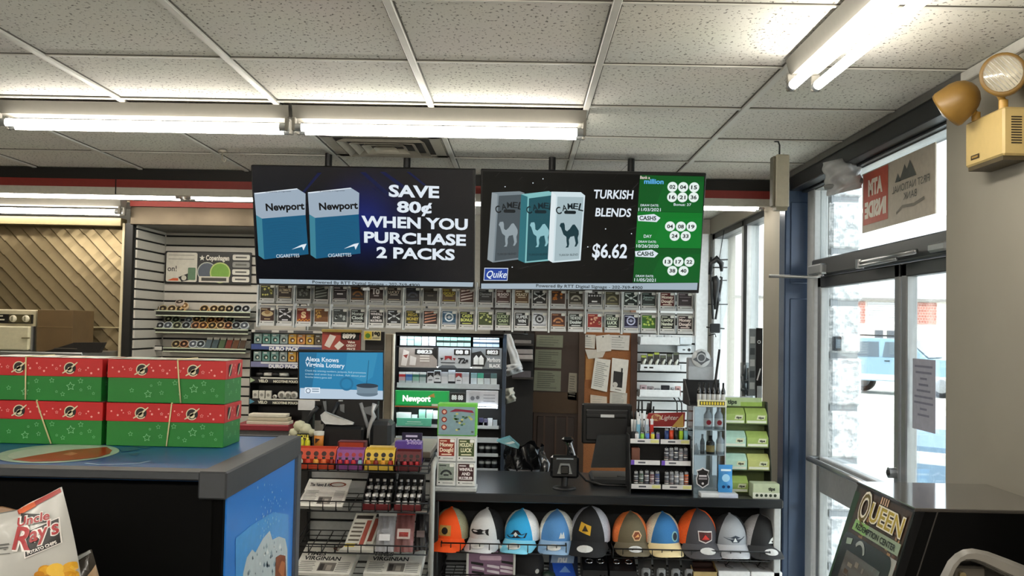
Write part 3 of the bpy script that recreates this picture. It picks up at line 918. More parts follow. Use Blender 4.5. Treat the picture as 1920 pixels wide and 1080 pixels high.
UP = [('#2a2c14', '#c9c46a', 'blob', '', 'black and yellow'), ('#2c1b0c', '#d8c9a8', 'text', 'ULTIMATE', 'dark brown'), ('#20231c', '#6d706a', 'blob', '', 'dark grey-green'), ('#20241e', '#8a8f86', 'diag', '', 'black diagonally striped'),
      ('#241a1e', '#e0d8d8', 'small', '', 'plum black'), ('#2a1d18', '#8a5a20', 'arc', '', 'black and ochre'), ('#2a0f0e', '#d9d0cc', 'big', '10', 'dark maroon number'), ('#231a1a', '#d8ccb8', 'text', 'LUCKY', 'black-brown'),
      ('#1a1b22', '#4a4d58', 'arc', '', 'dull navy black'), ('#2c2823', '#6b6459', 'small', '', 'dark taupe'), ('#5a4426', '#c2b23e', 'text', 'GOLD', 'tan and gold'), ('#4a2418', '#d8c8c0', 'diag', '', 'rust brown'),
      ('#161719', '#8c8f90', 'text', 'Diamond', 'charcoal'), ('#4a2b26', '#e5dcd8', 'text', '$500', 'brownish rose'), ('#5c3f1c', '#e8dcc0', 'text', 'CRAZY', 'golden brown'), ('#101212', '#d5d8d6', 'x', '', 'black and white crossed'),
      ('#3a1d0c', '#c8762a', 'blob', '', 'orange and black'), ('#3a362b', '#a8a494', 'arc', '', 'olive grey'), ('#1c1818', '#e2dede', 'stars', '', 'black star-lined'), ('#45422f', '#8d8764', 'arc', '', 'khaki'),
      ('#14241f', '#d2dbd6', 'x', '', 'dark teal crossed'), ('#1c2624', '#8ea09a', 'text', 'Jewel', 'dark slate green'), ('#5a1414', '#e8d8c8', 'two', 'Money|Dough!', 'deep red'), ('#33292c', '#8a7f84', 'small', '', 'dull mauve')]
LO = [('#3a1c12', '#c9b48a', 'oval', '', 'brown with a tan oval'), ('#151217', '#e8e8ee', 'x', '', 'black with white burst'), ('#7a2c10', '#f0d0a0', 'S', '', 'red-orange dollar sign'), ('#6e4216', '#d8a850', 'blob', '', 'amber'),
      ('#3c4242', '#aab2b0', 'blob', '', 'grey patterned'), ('#0e1513', '#c8d2cd', 'two', 'Money|Clock', 'black-green'), ('#100d0e', '#f0ecec', 'two', 'WINFALL|AND|MULTIPLIER', 'black with white wording'), ('#0f151a', '#dfe6ea', 'x', '', 'black with blue-white burst'),
      ('#2a2a12', '#c5b04a', 'two', 'MEGA|MONEY', 'black and gold lettered'), ('#2a120e', '#d89a80', 'diag', '', 'dark with pink slanted stripes'), ('#2c5674', '#e6eef4', 'disc', '', 'bright blue'), ('#10170c', '#d8e07a', 'two', 'CASH|BONUS', 'black with lime wording'),
      ('#3c4a1e', '#d0d88a', 'blob', '', 'moss green'), ('#26331c', '#b4c49c', 'two', 'LUCKY|CASH', 'dark forest green'), ('#111316', '#e2e6e8', 'two', 'SUPER|WIN', 'black with pale bar'), ('#c6cad0', '#23262c', 'target', '', 'silver-white target'),
      ('#4a1e0e', '#c98a5a', 'arc', '', 'red-brown arched'), ('#14201c', '#dfe8e4', 'two', 'THE MONEY|Doubler', 'black with white script'), ('#8e2018', '#e8b090', 'blob', '', 'bright red'), ('#13221a', '#e0ecd8', 'two', 'HOLIDAY|LUCK', 'dark green white-lettered'),
      ('#15133a', '#c8cdea', 'disc', '', 'indigo'), ('#3b6a22', '#b8d060', 'blob', '', 'leaf green'), ('#191b15', '#d8dcc8', 'two', 'Lucky|Number', 'black with cream wording'), ('#2e1a1e', '#e0d0c8', 'two', 'Money|Dough!', 'dark wine')]
def ticket_art(A, w, h, spec, strip=True):
    bgc, acc, style, word, _ = spec
    B_, C_ = mat(bgc, 0.5, noise=0.2, scale=120), mat(acc, 0.5)
    WH = mat('#dcdcd8', 0.5)
    A.rect(-w / 2, 0, w / 2, h, WH, 0)
    s = h * 0.2
    A.rect(-w * .46, s, w * .46, h * 0.97, B_, 1)
    A.disc(-w * .4, s * .55, w * .045, BLACK, 1, 8)
    A.rect(-w * .2, s * .35, w * .4, s * .6, mat('#a4a6a4', 0.5), 1)
    A.rrect(w * .2, h * .82, w * .45, h * .96, w * .05, mat('#e9e9e2', 0.5), 2)
    A.rect(-w * .4, h * .86, 0, h * .9, C_, 2)
    cy = (s + h) / 2 + h * .02
    rr = random.Random(hash(bgc + acc) & 0xffff if False else int(bgc[1:], 16) % 9973)
    if style == 'blob':
        for k in range(9):
            u = rr.uniform(-.34, .34) * w; v = cy + rr.uniform(-.24, .2) * h
            A.star(u, v, w * rr.uniform(.07, .14), C_, 2, rot=rr.uniform(0, 1)) if k % 2 else A.disc(u, v, w * rr.uniform(.05, .1), C_, 2, 8)
    elif style == 'text':
        A.text(word, 0, cy, h * .16, C_, 2, 0.03, width=w * .78); A.rect(-w * .25, cy - h * .1, w * .25, cy - h * .06, C_, 2); A.rect(-w * .38, s + h * .05, w * .38, s + h * .09, C_, 2)
    elif style == 'two':
        ws = word.split('|'); n = len(ws)
        for j, t_ in enumerate(ws):
            hh = h * (.17 if n == 2 else .13)
            A.text(t_, 0, cy + h * .16 - (j + .6) * h * (.24 if n == 2 else .2), hh, C_, 2, 0.04, width=w * min(.8, .14 * len(t_) + .1))
        A.rect(-w * .3, s + h * .05, w * .3, s + h * .1, C_, 2)
    elif style == 'small':
        A.rect(-w * .2, cy - h * .12, w * .2, cy - h * .05, C_, 2); A.rect(-w * .4, s + h * .03, w * .4, s + h * .06, C_, 2); A.rect(-w * .38, cy + h * .1, w * .38, cy + h * .13, C_, 2)
    elif style == 'diag':
        for k in range(4):
            v = s + h * (.06 + .17 * k)
            A.poly([(-w * .4, v), (w * .36, v + h * .14), (w * .38, v + h * .2), (-w * .38, v + h * .08)], C_, 2)
    elif style == 'arc':
        A.ring(0, cy - h * .2, w * .36, w * .12, C_, 2, 14, a0=0.2, a1=PI - 0.2); A.rect(-w * .38, s + h * .04, w * .38, s + h * .1, C_, 2); A.rect(-w * .15, cy - h * .2, w * .15, cy - h * .13, C_, 2)
    elif style == 'big':
        A.text(word, 0, cy - h * .05, h * .28, C_, 2, 0.05, width=w * .44); A.rect(-w * .17, cy - h * .18, w * .17, cy - h * .13, C_, 2); A.rect(-w * .4, s + h * .04, w * .4, s + h * .08, C_, 2)
    elif style == 'x':
        for a, c in ((-1, 1), (1, 1), (-1, -1), (1, -1)):
            A.poly([(a * w * .04, cy), (a * w * .36, cy + c * h * .24), (a * w * .4, cy + c * h * .13)], C_, 2)
        A.disc(0, cy, w * .09, C_, 2, 10); A.rect(-w * .2, s + h * .04, w * .2, s + h * .1, C_, 2)
    elif style == 'S':
        A.disc(0, cy - h * .03, w * .3, mat('#8c1408', 0.5), 2, 14); A.text('S', 0, cy - h * .2, h * .34, C_, 3, 0.06, width=w * .34)
        for k in range(8):
            A.star((-.38 + .11 * k) * w, s + h * (.06 + .05 * (k % 2)), w * .07, mat('#e0902a', 0.5), 3)
    elif style == 'oval':
        A.disc(0, cy, w * .4, C_, 2, 16, ry=h * .17); A.disc(0, cy + h * .08, w * .2, mat('#a07c50', 0.5), 3, 12, ry=h * .12); A.rect(-w * .2, s + h * .08, w * .2, s + h * .13, C_, 2)
    elif style in ('disc', 'target'):
        A.ring(0, cy, w * .3, w * .09, C_, 2, 18); A.disc(0, cy, w * .1, C_, 2, 10); A.rect(-w * .42, s + h * .05, w * .42, s + h * .08, C_, 2)
        if style == 'disc': A.rect(-w * .3, cy - w * .02, w * .3, cy + w * .02, C_, 2)
    elif style == 'stars':
        for k in range(5): A.star((-.36 + .18 * k) * w, cy + h * .1, w * .09, C_, 2)
        A.rect(-w * .18, s + h * .14, w * .18, s + h * .22, C_, 2); A.rect(-w * .38, s + h * .05, w * .38, s + h * .07, C_, 2)
tw = 29.0 * PXM; th = 33.0 * PXM
trayb = MB()
trayb.box(-tw / 2 - 0.002, 0.012, 0, tw / 2 + 0.002, 0.016, th + 0.012, mat('#9a9c9c', 0.4))
trayb.box(-tw / 2 - 0.003, -0.012, -0.004, tw / 2 + 0.003, 0.016, 0.0, PL)
trayb.box(-tw / 2 - 0.003, -0.012, -0.004, -tw / 2 - 0.0015, 0.016, th * .9, ACRYL)
trayb.box(tw / 2 + 0.0015, -0.012, -0.004, tw / 2 + 0.003, 0.016, th * .9, ACRYL)
trayb.prism([(-tw / 2, -0.012, -0.004), (-tw / 2, -0.004, 0.010), (-tw / 2, -0.0055, 0.010), (-tw / 2, -0.0135, -0.004)], (tw, 0, 0), PLW)
tray_me = trayb.mesh('tray')
for row, specs, zz, nm in ((0, UP, zup, 'upper'), (1, LO, zlow, 'lower')):
    for c, spec in enumerate(specs):
        x = at(colx(c) + 14.5, 575 + row * 43, YT).x
        half = 'left screen' if c < 12 else 'right screen'
        t = thing('ticket_bin', 'bin with %s ticket, %s in %s row below %s' % (spec[4], NTH[c % 12], nm, half), 'ticket bin', (x, YT, zz), 0, 'scratch ticket bins on the hanging rack')
        o = bpy.data.objects.new('tray', tray_me); COL.objects.link(o); o.parent = t
        m = MB(); m.box(-tw / 2 + 0.001, 0.004, 0.004, tw / 2 - 0.001, 0.006, th, mat('#cfcfca', 0.5))
        ticket_art(Art(m, (0, 0.004, 0.004), eps=0.0004, base=0.0004), tw * .96, th * .97, spec)
        part(m, 'ticket', t, spec[4] + ' scratch ticket', local=True)

# ================================================================== lottery monitor
Mo = Screen('lottery_monitor', 'small monitor with a blue screen standing behind the candy rack', 'monitor', (559, 655), (721, 659), (557, 749), (718, 752), 5.30, 5.33, 0.05, 0.006)
sc6 = 3.858
def z6(x, y): return Mo.m(450 + x / sc6, 520 + y / sc6)
A = Mo.A; pmz = Mo.pm / sc6
SBL = S('#2f86b4', 0.85)
A.poly([z6(432, 542), z6(1038, 545), z6(1030, 883), z6(428, 877)], SBL, 0)
A.poly([z6(434, 800), z6(1032, 820), z6(1030, 883), z6(428, 877)], S('#bccfe0', 0.9), 1)
A.poly([z6(434, 545), z6(560, 545), z6(520, 800), z6(430, 800)], S('#2a7098', 0.85), 1)
A.poly([z6(780, 545), z6(1000, 548), z6(960, 720), z6(900, 760), z6(760, 700)], S('#3a93be', 0.85), 1)
A.line([z6(935, 600), z6(915, 770)], 0.003, S('#1f5a7c', 0.8), 2)
A.ring(z6(770, 770)[0], z6(770, 770)[1], 50 * pmz, 14 * pmz, S('#2a76a0', 0.85), 2)
for s_, x, y, w, h in (('Alexa Knows', 476, 604, 240, 32), ('Virginia Lottery', 474, 643, 284, 32)):
    u, v = z6(x, y); A.text(s_, u, v, h * pmz, SW, 3, 0.02, width=w * pmz, align='L', rot=-0.02)
for s_, x, y, w in (('Check the winning numbers, jackpots, find promotions', 472, 678, 440), ('events and even buy a ticket. Ask about your', 472, 702, 440), ('favorite lottery game skill', 472, 725, 190)):
    u, v = z6(x, y); A.text(s_, u, v, 13 * pmz, S('#bfe2f2', 0.85), 3, 0.0, width=w * pmz, align='L', rot=-0.02)
u, v = z6(918, 840); A.disc(u, v, 78 * pmz, S('#6d8190', 0.8), 3, 20, ry=22 * pmz)
A.poly([z6(842, 780), z6(998, 780), z6(992, 838), z6(846, 838)], S('#7f95a4', 0.8), 4)
u, v = z6(920, 783); A.disc(u, v, 80 * pmz, S('#3c4a58', 0.7), 5, 20, ry=17 * pmz)
A.poly([z6(468, 795), z6(578, 797), z6(577, 838), z6(467, 836)], S('#dfeaf4', 0.95), 3)
u, v = z6(492, 820); A.ring(u, v, 18 * pmz, 5 * pmz, S('#5c7186', 0.7), 4)
u, v = z6(545, 812); A.rect(u - 25 * pmz, v, u + 25 * pmz, v + 8 * pmz, S('#8fa3b4', 0.8), 4); A.rect(u - 25 * pmz, v - 16 * pmz, u + 25 * pmz, v - 8 * pmz, S('#8fa3b4', 0.8), 4)
part(Mo.mb, 'display', Mo.t)
m = MB(); A_ = Art(m, Mo.c, Mo.U, Mo.V); u, v = z6(725, 892); A_.rect(u - 0.012, v - 0.003, u + 0.012, v + 0.003, mat('#c9cccf', 0.4), 1); part(m, 'maker_badge', Mo.t)
# ================================================================== checkout counter, its shelves and the caps
ZC = 0.95
CX0, CX1, CY0, CY1 = -0.455, 1.335, 5.0, 5.80
LAM = mat('#15181c', 0.28, noise=0.1, scale=14)
ctr = thing('checkout_counter', 'black topped checkout counter with wire shelves of caps in its front', 'counter', ((CX0 + CX1) / 2, 5.4, 0))
m = MB(); m.box(CX0, CY0, ZC - 0.045, CX1, CY1, ZC, LAM, 0.006); part(m, 'worktop', ctr)
m = MB(); m.box(CX0 + 0.02, 5.42, 0, CX1 - 0.02, 5.78, ZC - 0.045, mat('#232426', 0.6)); part(m, 'body', ctr)
m = MB()
slats_x(m, CX0 + 0.06, CX1 - 0.06, 5.40, 0.02, 0.62, 0.10, mat('#8f9294', 0.5)); m.box(CX0 + 0.06, 5.385, 0.63, CX1 - 0.06, 5.41, 0.80, mat('#2b2d30', 0.6))  # dark upper panel stands in for shade behind the caps
for x in (0.02, 0.42, 0.82): m.box(x, 5.375, 0.02, x + 0.03, 5.39, 0.80, DBLACK)
part(m, 'slat_back', ctr)
m = MB(); m.box(CX0 + 0.005, 5.03, 0, CX0 + 0.045, 5.42, ZC - 0.045, BLACK, 0.004); m.box(CX0 + 0.045, 5.33, 0.80, CX1 - 0.04, 5.40, ZC - 0.05, DBLACK); part(m, 'side_panel', ctr)  # black panel under the worktop puts its shade into colour
m = MB(); m.box(CX1 - 0.04, 5.03, 0, CX1 - 0.005, 5.42, ZC - 0.045, mat('#b9bcbc', 0.5), 0.004); part(m, 'side_panel', ctr, 'pale grey side panel')
def wire_shelf(name, x0, x1, y0, y1, z, hgt, parent, step=0.05, slope=0.0, lab=None):
    m = MB(); r = 0.0038
    def zz(y): return z + slope * (y - y0)
    for h in (0, hgt): m.tube([(x0, y0, z + h), (x1, y0, z + h)], r, WIREM, 5)
    for x in (x0, x1):
        for h in (0, hgt): m.tube([(x, y0, z + h), (x, y1, zz(y1) + h)], r, WIREM, 5)
    n = max(2, round((x1 - x0) / step))
    for k in range(n + 1):
        x = x0 + (x1 - x0) * k / n
        m.tube([(x, y0, z + hgt), (x, y0, z), (x, y1, zz(y1))], r * .75, WIREM, 4)
    ny = max(2, round((y1 - y0) / 0.07))
    for k in range(1, ny + 1):
        y = y0 + (y1 - y0) * k / ny
        m.tube([(x0, y, zz(y)), (x1, y, zz(y))], r * .75, WIREM, 4)
    return part(m, name, parent, lab)
a1, a2, a3, a4 = at(820, 1016, 4.98).x, at(1062, 1016, 4.98).x, at(1150, 1016, 4.98).x, at(1452, 1016, 4.98).x
wire_shelf('wire_shelf', a1 + 0.02, a2, 4.985, 5.38, 0.655, 0.046, ctr)
wire_shelf('wire_shelf', a3, a4 - 0.02, 4.985, 5.38, 0.645, 0.046, ctr)
wire_shelf('wire_shelf', a2 + 0.01, a3 - 0.01, 5.03, 5.38, 0.650, 0.02, ctr)
wire_shelf('wire_shelf', a1 + 0.02, 0.42, 4.985, 5.38, 0.495, 0.05, ctr)
wire_shelf('wire_shelf', 0.44, a4 - 0.02, 4.985, 5.38, 0.495, 0.05, ctr)

def cap(name, label, px, yaw, front, back, brim, art, z=0.668, s=0.97, sticker=True, Y=5.13, group='caps on the counter shelf', tilt=0.0):
    c = at(px, 1000, Y)
    t = thing(name, label, 'cap', (c.x, Y, z), math.radians(yaw), group)
    if tilt: t.rotation_euler = (math.radians(tilt), 0, math.radians(yaw))
    RX, RY, H = 0.092 * s, 0.100 * s, 0.158 * s
    ZB = 0.034 * s
    def dome(th, tt, k=1.0):
        r = (1 - tt ** 2.5) ** 0.5
        bulge = 1.0 + 0.05 * math.sin(PI * tt)
        fr = 1.0 + 0.06 * max(0.0, -math.sin(th)) * (1 - tt)
        seam = 1.0 - 0.006 * abs(math.cos(3 * (th + PI / 2)))
        return Vector((RX * r * bulge * k * seam * math.cos(th), RY * r * bulge * fr * k * seam * math.sin(th), ZB + H * tt * (1 + (k - 1) * .6)))
    front, back, brim = (('#%02x%02x%02x' % tuple(min(255, int(int(c_[i:i + 2], 16) * 1.16 + 4)) for i in (1, 3, 5))) for c_ in (front, back, brim))
    FM, BM, RM = mat(front, 0.85, bump=0.25, scale=300), mat(back, 0.9, noise=0.25, scale=260, bump=0.5), mat(brim, 0.8, bump=0.2, scale=300)
    half = math.radians(58)
    def th_of(u, v): return -PI / 2 + (2 * u - 1) * half * (1 - 0.3 * v)
    m = MB(); m.grid(lambda u, v: dome(th_of(u, v), 0.999 * v), 20, 12, FM); part(m, 'front_panel', t, local=True)
    m = MB(); m.grid(lambda u, v: dome(-PI / 2 + half * (1 - .3 * v) + u * (2 * PI - 2 * half * (1 - .3 * v)), 0.999 * v), 26, 12, BM); part(m, 'mesh_back', t, local=True)
    m = MB()
    hb = math.radians(66)
    def bpt(u, v, dz):
        th = -PI / 2 + (2 * u - 1) * hb
        p = dome(th, 0.0)
        w = (1 - (2 * u - 1) ** 4) ** 0.5
        ext = 0.075 * s * v * w
        return Vector((p.x + 0.012 * s * v * math.cos(th), p.y - ext, ZB + dz - 0.038 * s * v * w - 0.022 * s * (2 * u - 1) ** 2 * (0.3 + 0.7 * v) + 0.012 * (1 - v)))
    m.grid(lambda u, v: bpt(u, v, 0.0), 18, 6, RM); m.grid(lambda u, v: bpt(u, v, -0.004), 18, 6, RM)
    m.grid(lambda u, v: bpt(u, 1.0, -0.004 * v), 18, 1, RM)
    part(m, 'brim', t, local=True)
    m = MB(); m.lathe((0, 0, ZB + H * 0.985), [(0.008 * s, 0), (0.007 * s, 0.004), (0.001, 0.006)], FM, 10); part(m, 'button', t, local=True)
    m = MB()
    def on(u, v, k): return dome(-PI / 2 + u, v, 1.0 + 0.012 + 0.008 * k)
    def patch(pts, col, k):
        # split into a fan so that it follows the crown
        pts = [(u * 1.15, (v - .25) * 1.15 + .30) for u, v in pts]
        dense = []
        for a_, b_ in zip(pts, pts[1:] + pts[:1]): dense += [(a_[0] + (b_[0] - a_[0]) * q / 3, a_[1] + (b_[1] - a_[1]) * q / 3) for q in range(3)]
        pts = dense
        P = [on(u, v, k) for u, v in pts]; cu = sum(p[0] for p in pts) / len(pts); cv = sum(p[1] for p in pts) / len(pts)
        m.add(P + [on(cu, cv, k)], [(i, (i + 1) % len(P), len(P)) for i in range(len(P))], mat(col, 0.7))
    def el(cu, cv, ru, rv, n=12): return [(cu + ru * math.cos(2 * PI * i / n), cv + rv * math.sin(2 * PI * i / n)) for i in range(n)]
    art(patch, el); part(m, 'badge', t, local=True)
    if sticker:
        m = MB(); P = [bpt(0.5 + 0.17 * math.cos(2 * PI * i / 14), 0.58 + 0.26 * math.sin(2 * PI * i / 14), 0.005) for i in range(14)]
        m.add(P, [tuple(range(14))], mat('#dfdfdd', 0.4)); part(m, 'size_sticker', t, local=True)
    return t
def fish(patch, el, col, u0=0.0, v0=.25):
    patch([(u0 - .55, v0 + .03), (u0 - .45, v0 + .07), (u0 - .2, v0 + .06), (u0, v0 + .09), (u0 + .25, v0 + .05), (u0 + .42, v0 + .1), (u0 + .4, v0), (u0 + .43, v0 - .09), (u0 + .25, v0 - .04), (u0 - .1, v0 - .07), (u0 - .4, v0 - .05), (u0 - .55, v0 + .01)], col, 2)
cap('trucker_cap', 'orange cap with tan square badge, leftmost of the caps', 846, -14, '#f04a10', '#8f8c72', '#f04a10',
    lambda p, e: (p([(-.32, .13), (.28, .13), (.28, .42), (-.32, .42)], '#c79a4e', 1), p(e(-.02, .27, .16, .1), '#1a120a', 2)), sticker=False)
cap('trucker_cap', 'light grey cap with black fish emblem and black mesh back', 913, -18, '#b9babb', '#141416', '#b4b5b7', lambda p, e: fish(p, e, '#101012'))
cap('trucker_cap', 'bright blue cap with white mesh back and dark emblem', 979, -18, '#2a93c8', '#d9dde0', '#74bcd6',
    lambda p, e: (p([(-.55, .16), (-.3, .2), (-.1, .33), (.1, .33), (.3, .2), (.55, .26), (.45, .12), (-.4, .1)], '#161c30', 1), p([(-.02, .14), (.1, .21), (-.02, .28), (-.12, .21)], '#e8eef0', 2)))
cap('trucker_cap', 'steel blue cap with white mesh back and small white emblem low on one side', 1044, -8, '#4a7cb0', '#d2d4cf', '#7f9cba',
    lambda p, e: (p([(.2, .13), (.3, .3), (.36, .2), (.44, .32), (.5, .13)], '#dfe6ea', 1),), s=0.97)
cap('trucker_cap', 'black cap with tilted yellow badge and grey mesh back', 1107, -14, '#151517', '#9b9ca4', '#141416',
    lambda p, e: (p([(-.36, .3), (-.3, .52), (.2, .43), (.16, .2)], '#d8a82a', 1), p([(-.2, .3), (-.08, .45), (.08, .3)], '#2a1d08', 2)), s=1.1, Y=5.12)
cap('trucker_cap', 'olive cap with orange mesh back and copper hexagon badge', 1181, 6, '#5b5340', '#d6723a', '#5e5745',
    lambda p, e: (p(e(.14, .25, .26, .16, 6), '#d8b48a', 1), p(e(.14, .25, .19, .12, 6), '#7a3a18', 2), p([(.0, .2), (.2, .3), (.26, .22)], '#e0a060', 3)))
cap('trucker_cap', 'deep blue cap with cream back, cream brim and round badge on one side', 1241, 10, '#2f6aa0', '#cfc8b4', '#d6c496',
    lambda p, e: (p(e(.38, .24, .2, .15), '#8fc6cc', 1), p(e(.38, .24, .14, .11), '#1b2836', 2)), s=0.97, sticker=False)
cap('trucker_cap', 'charcoal cap with bright orange mesh and red outlined badge', 1306, 12, '#3c3b40', '#f4561a', '#46454a',
    lambda p, e: (p([(-.28, .13), (-.32, .38), (.36, .36), (.34, .13), (.02, .06)], '#d8d0cc', 1), p([(-.24, .15), (-.28, .35), (.32, .33), (.3, .15), (.02, .09)], '#4a1210', 2), p([(-.15, .16), (.0, .28), (.2, .16)], '#c8281c', 3)), s=1.08)
cap('trucker_cap', 'grey cap with dark winged emblem', 1367, 4, '#8e9298', '#2a2c30', '#a9abb0',
    lambda p, e: (p([(-.55, .26), (-.2, .18), (-.1, .12), (.2, .12), (.3, .18), (.6, .28), (.3, .26), (.05, .32), (-.2, .26)], '#2c3644', 1), p([(-.08, .14), (.02, .26), (.14, .14)], '#d8dde0', 2)), sticker=False)
cap('trucker_cap', 'black cap with small white triangle emblem, rightmost of the caps', 1424, 12, '#1e1f20', '#9c9a9c', '#2c2d2f',
    lambda p, e: (p([(.0, .12), (.12, .24), (.26, .3), (.32, .12)], '#d9dcda', 1), p(e(.2, .17, .04, .03), '#1a1a1a', 2)))

# ---- goods on the lower shelf of the counter
ZL = 0.499
x0, _, x1, _ = R(876, 1030, 965, 1080, 5.06)
t = thing('eyewear_box', 'mauve display box with white framed front on the lower shelf', 'box', ((x0 + x1) / 2, 5.12, ZL))
m = MB(); m.box(x0, 5.06, ZL, x1, 5.20, 0.672, mat('#8c6b86', 0.5), 0.003)
m.box(x0 - 0.004, 5.045, ZL, x0 + 0.008, 5.062, 0.676, WHITE, 0.002); m.box(x1 - 0.008, 5.045, ZL, x1 + 0.004, 5.062, 0.676, WHITE, 0.002); m.box(x0 - 0.004, 5.045, 0.664, x1 + 0.004, 5.062, 0.676, WHITE, 0.002)
part(m, 'carton', t)
m = MB(); A = Art(m, (x0, 5.06, ZL)); w_, h_ = x1 - x0, 0.165
A.rrect(w_ * .26, h_ * .62, w_ * .72, h_ * .76, 0.008, mat('#d8b8cc', 0.5), 1);
for k, (u, v) in enumerate(((.08, .5), (.1, .36), (.42, .42), (.72, .55), (.7, .4), (.7, .28), (.1, .22), (.42, .26))):
    A.poly([(w_ * u, h_ * v), (w_ * (u + .26), h_ * (v - .06)), (w_ * (u + .26), h_ * (v + .02)), (w_ * (u + .14), h_ * (v + .05)), (w_ * u, h_ * (v + .07))], mat('#e6dbe4', .5) if k % 3 else BLACK, 1)
part(m, 'printed_front', t)
cap('baseball_cap', 'small plain black cap between the mauve box and the blue packet', 990, 10, '#151416', '#1b1a1d', '#121214', lambda p, e: p(e(.35, .12, .12, .07), '#c9c6c2', 1), z=ZL + 0.002, s=0.92, sticker=False, group=None)
x0, z0, x1, z1 = R(1030, 1036, 1084, 1076, 5.08)
t = thing('blue_packet', 'blue and white packet leaning on the lower shelf beside the small black cap', 'packet', ((x0 + x1) / 2, 5.1, ZL))
m = MB()
m.prism([(x0, 5.05, ZL + .004), (x1, 5.05, ZL + .004), (x1, 5.16, ZL + .15), (x0, 5.16, ZL + .15)], (0, 0.02, -0.004), mat('#24304a', .4)); part(m, 'pouch', t)
m = MB(); A = Art(m, (x0, 5.05, ZL + .004), (1, 0, 0), Vector((0, .11, .146))); w_ = x1 - x0
A.poly([(w_ * .2, .02), (w_ * .95, .02), (w_ * .8, .1), (w_ * .1, .1)], mat('#2458c8', .4), 1); A.poly([(w_ * .05, .1), (w_ * .85, .1), (w_ * .9, .15), (w_ * .1, .15)], mat('#9fb4d2', .4), 2)
A.text('nu', w_ * .45, .105, .034, mat('#f2f4f6', .4), 3, .05, shear=.2); A.poly([(w_ * .35, .05), (w_ * .75, .05), (w_ * .55, .085)], mat('#7fa8e8', .4), 2)
part(m, 'print', t)
m = MB(); c = at(1029, 1068, 5.06); m.lathe((c.x, 5.07, ZL), [(0.0, 0), (.035, .003), (.04, .02), (.03, .045), (0.001, .055)], mat('#2d4038', .35), 14); single(m, 'pebble_puck', 'dark green rounded puck beside the blue packet', 'puck')
DKB = mat('#17181a', .4)
for k, (a, c_, lab) in enumerate(((1092, 1138, 'black tray of metal rings right of the blue packet'), (1142, 1192, 'black tray of metal rings, second right of the blue packet'))):
    x0, x1 = at(a, 1060, 5.08).x, at(c_, 1060, 5.08).x
    t = thing('ring_tray', lab, 'tray', ((x0 + x1) / 2, 5.13, ZL), 0, 'ring trays on the lower shelf')
    m = MB(); m.prism([(x0, 5.03, ZL), (x0, 5.26, ZL), (x0, 5.26, ZL + .15), (x0, 5.03, ZL + .07)], (x1 - x0, 0, 0), DKB); part(m, 'tray', t)
    for i in range(2):
        for j in range(2):
            u = x0 + (x1 - x0) * (.27 + .46 * i); y = 5.09 + .1 * j; z = ZL + .07 + (y - 5.03) * .35
            m = MB(); m.tube([(u + .018 * math.cos(q * PI / 8), y + .018 * math.sin(q * PI / 8) * .9, z + .012 + .006 * math.sin(q * PI / 8)) for q in range(17)], .005, mat('#c9ccd0', .15, 1.0), 6)
            part(m, 'ring', t)
for k, (a, c_) in enumerate(((1197, 1222), (1226, 1250), (1254, 1276), (1280, 1300))):
    x0, x1 = at(a, 1060, 5.08).x, at(c_, 1060, 5.08).x
    t = thing('gadget_pack', 'black blister pack with grey gadget, %s of four beside the cigar box' % NTH[k], 'blister pack', ((x0 + x1) / 2, 5.1, ZL), 0, 'gadget packs on the lower shelf')
    m = MB(); m.prism([(x0, 5.05, ZL), (x1, 5.05, ZL), (x1, 5.13, ZL + .165 - .01 * (k % 2)), (x0, 5.13, ZL + .165 - .01 * (k % 2))], (0, .006, 0), DKB); part(m, 'card', t)
    xc = (x0 + x1) / 2
    m = MB(); m.box(xc - .022, 5.035, ZL + .02, xc + .022, 5.06, ZL + .085, mat('#b4b7ba', .25, .4), .008); m.cyl((xc, 5.034, ZL + .055), (xc, 5.03, ZL + .055), .012, DKB, seg=12); part(m, 'gadget', t)
x0, x1 = at(1297, 1060, 5.06).x, at(1344, 1060, 5.06).x
t = thing('cigar_box', 'tan open box of dark brown cigar packs on the lower shelf', 'box', ((x0 + x1) / 2, 5.15, ZL))
m = MB(); TAN = mat('#b8a06a', .6)
m.box(x0, 5.03, ZL, x1, 5.04, ZL + .075, TAN); m.box(x0, 5.30, ZL, x1, 5.31, ZL + .15, mat('#6b2a22', .6)); m.box(x0, 5.03, ZL, x1, 5.31, ZL + .005, TAN)
for x in (x0, x1 - .004): m.prism([(x, 5.03, ZL), (x, 5.31, ZL), (x, 5.31, ZL + .15), (x, 5.03, ZL + .075)], (.004, 0, 0), TAN)
part(m, 'carton', t)
for k in range(4):
    y = 5.06 + .058 * k
    m = MB(); m.box(x0 + .008, y, ZL + .006, x1 - .008, y + .045, ZL + .085 + .018 * k, mat('#331b12' if k < 3 else '#5c1f18', .35), .004); single(m, 'cigar_pack', 'dark brown cigar pack, %s from front in the tan box' % NTH[k], 'cigar pack', 'cigar packs in the tan box')
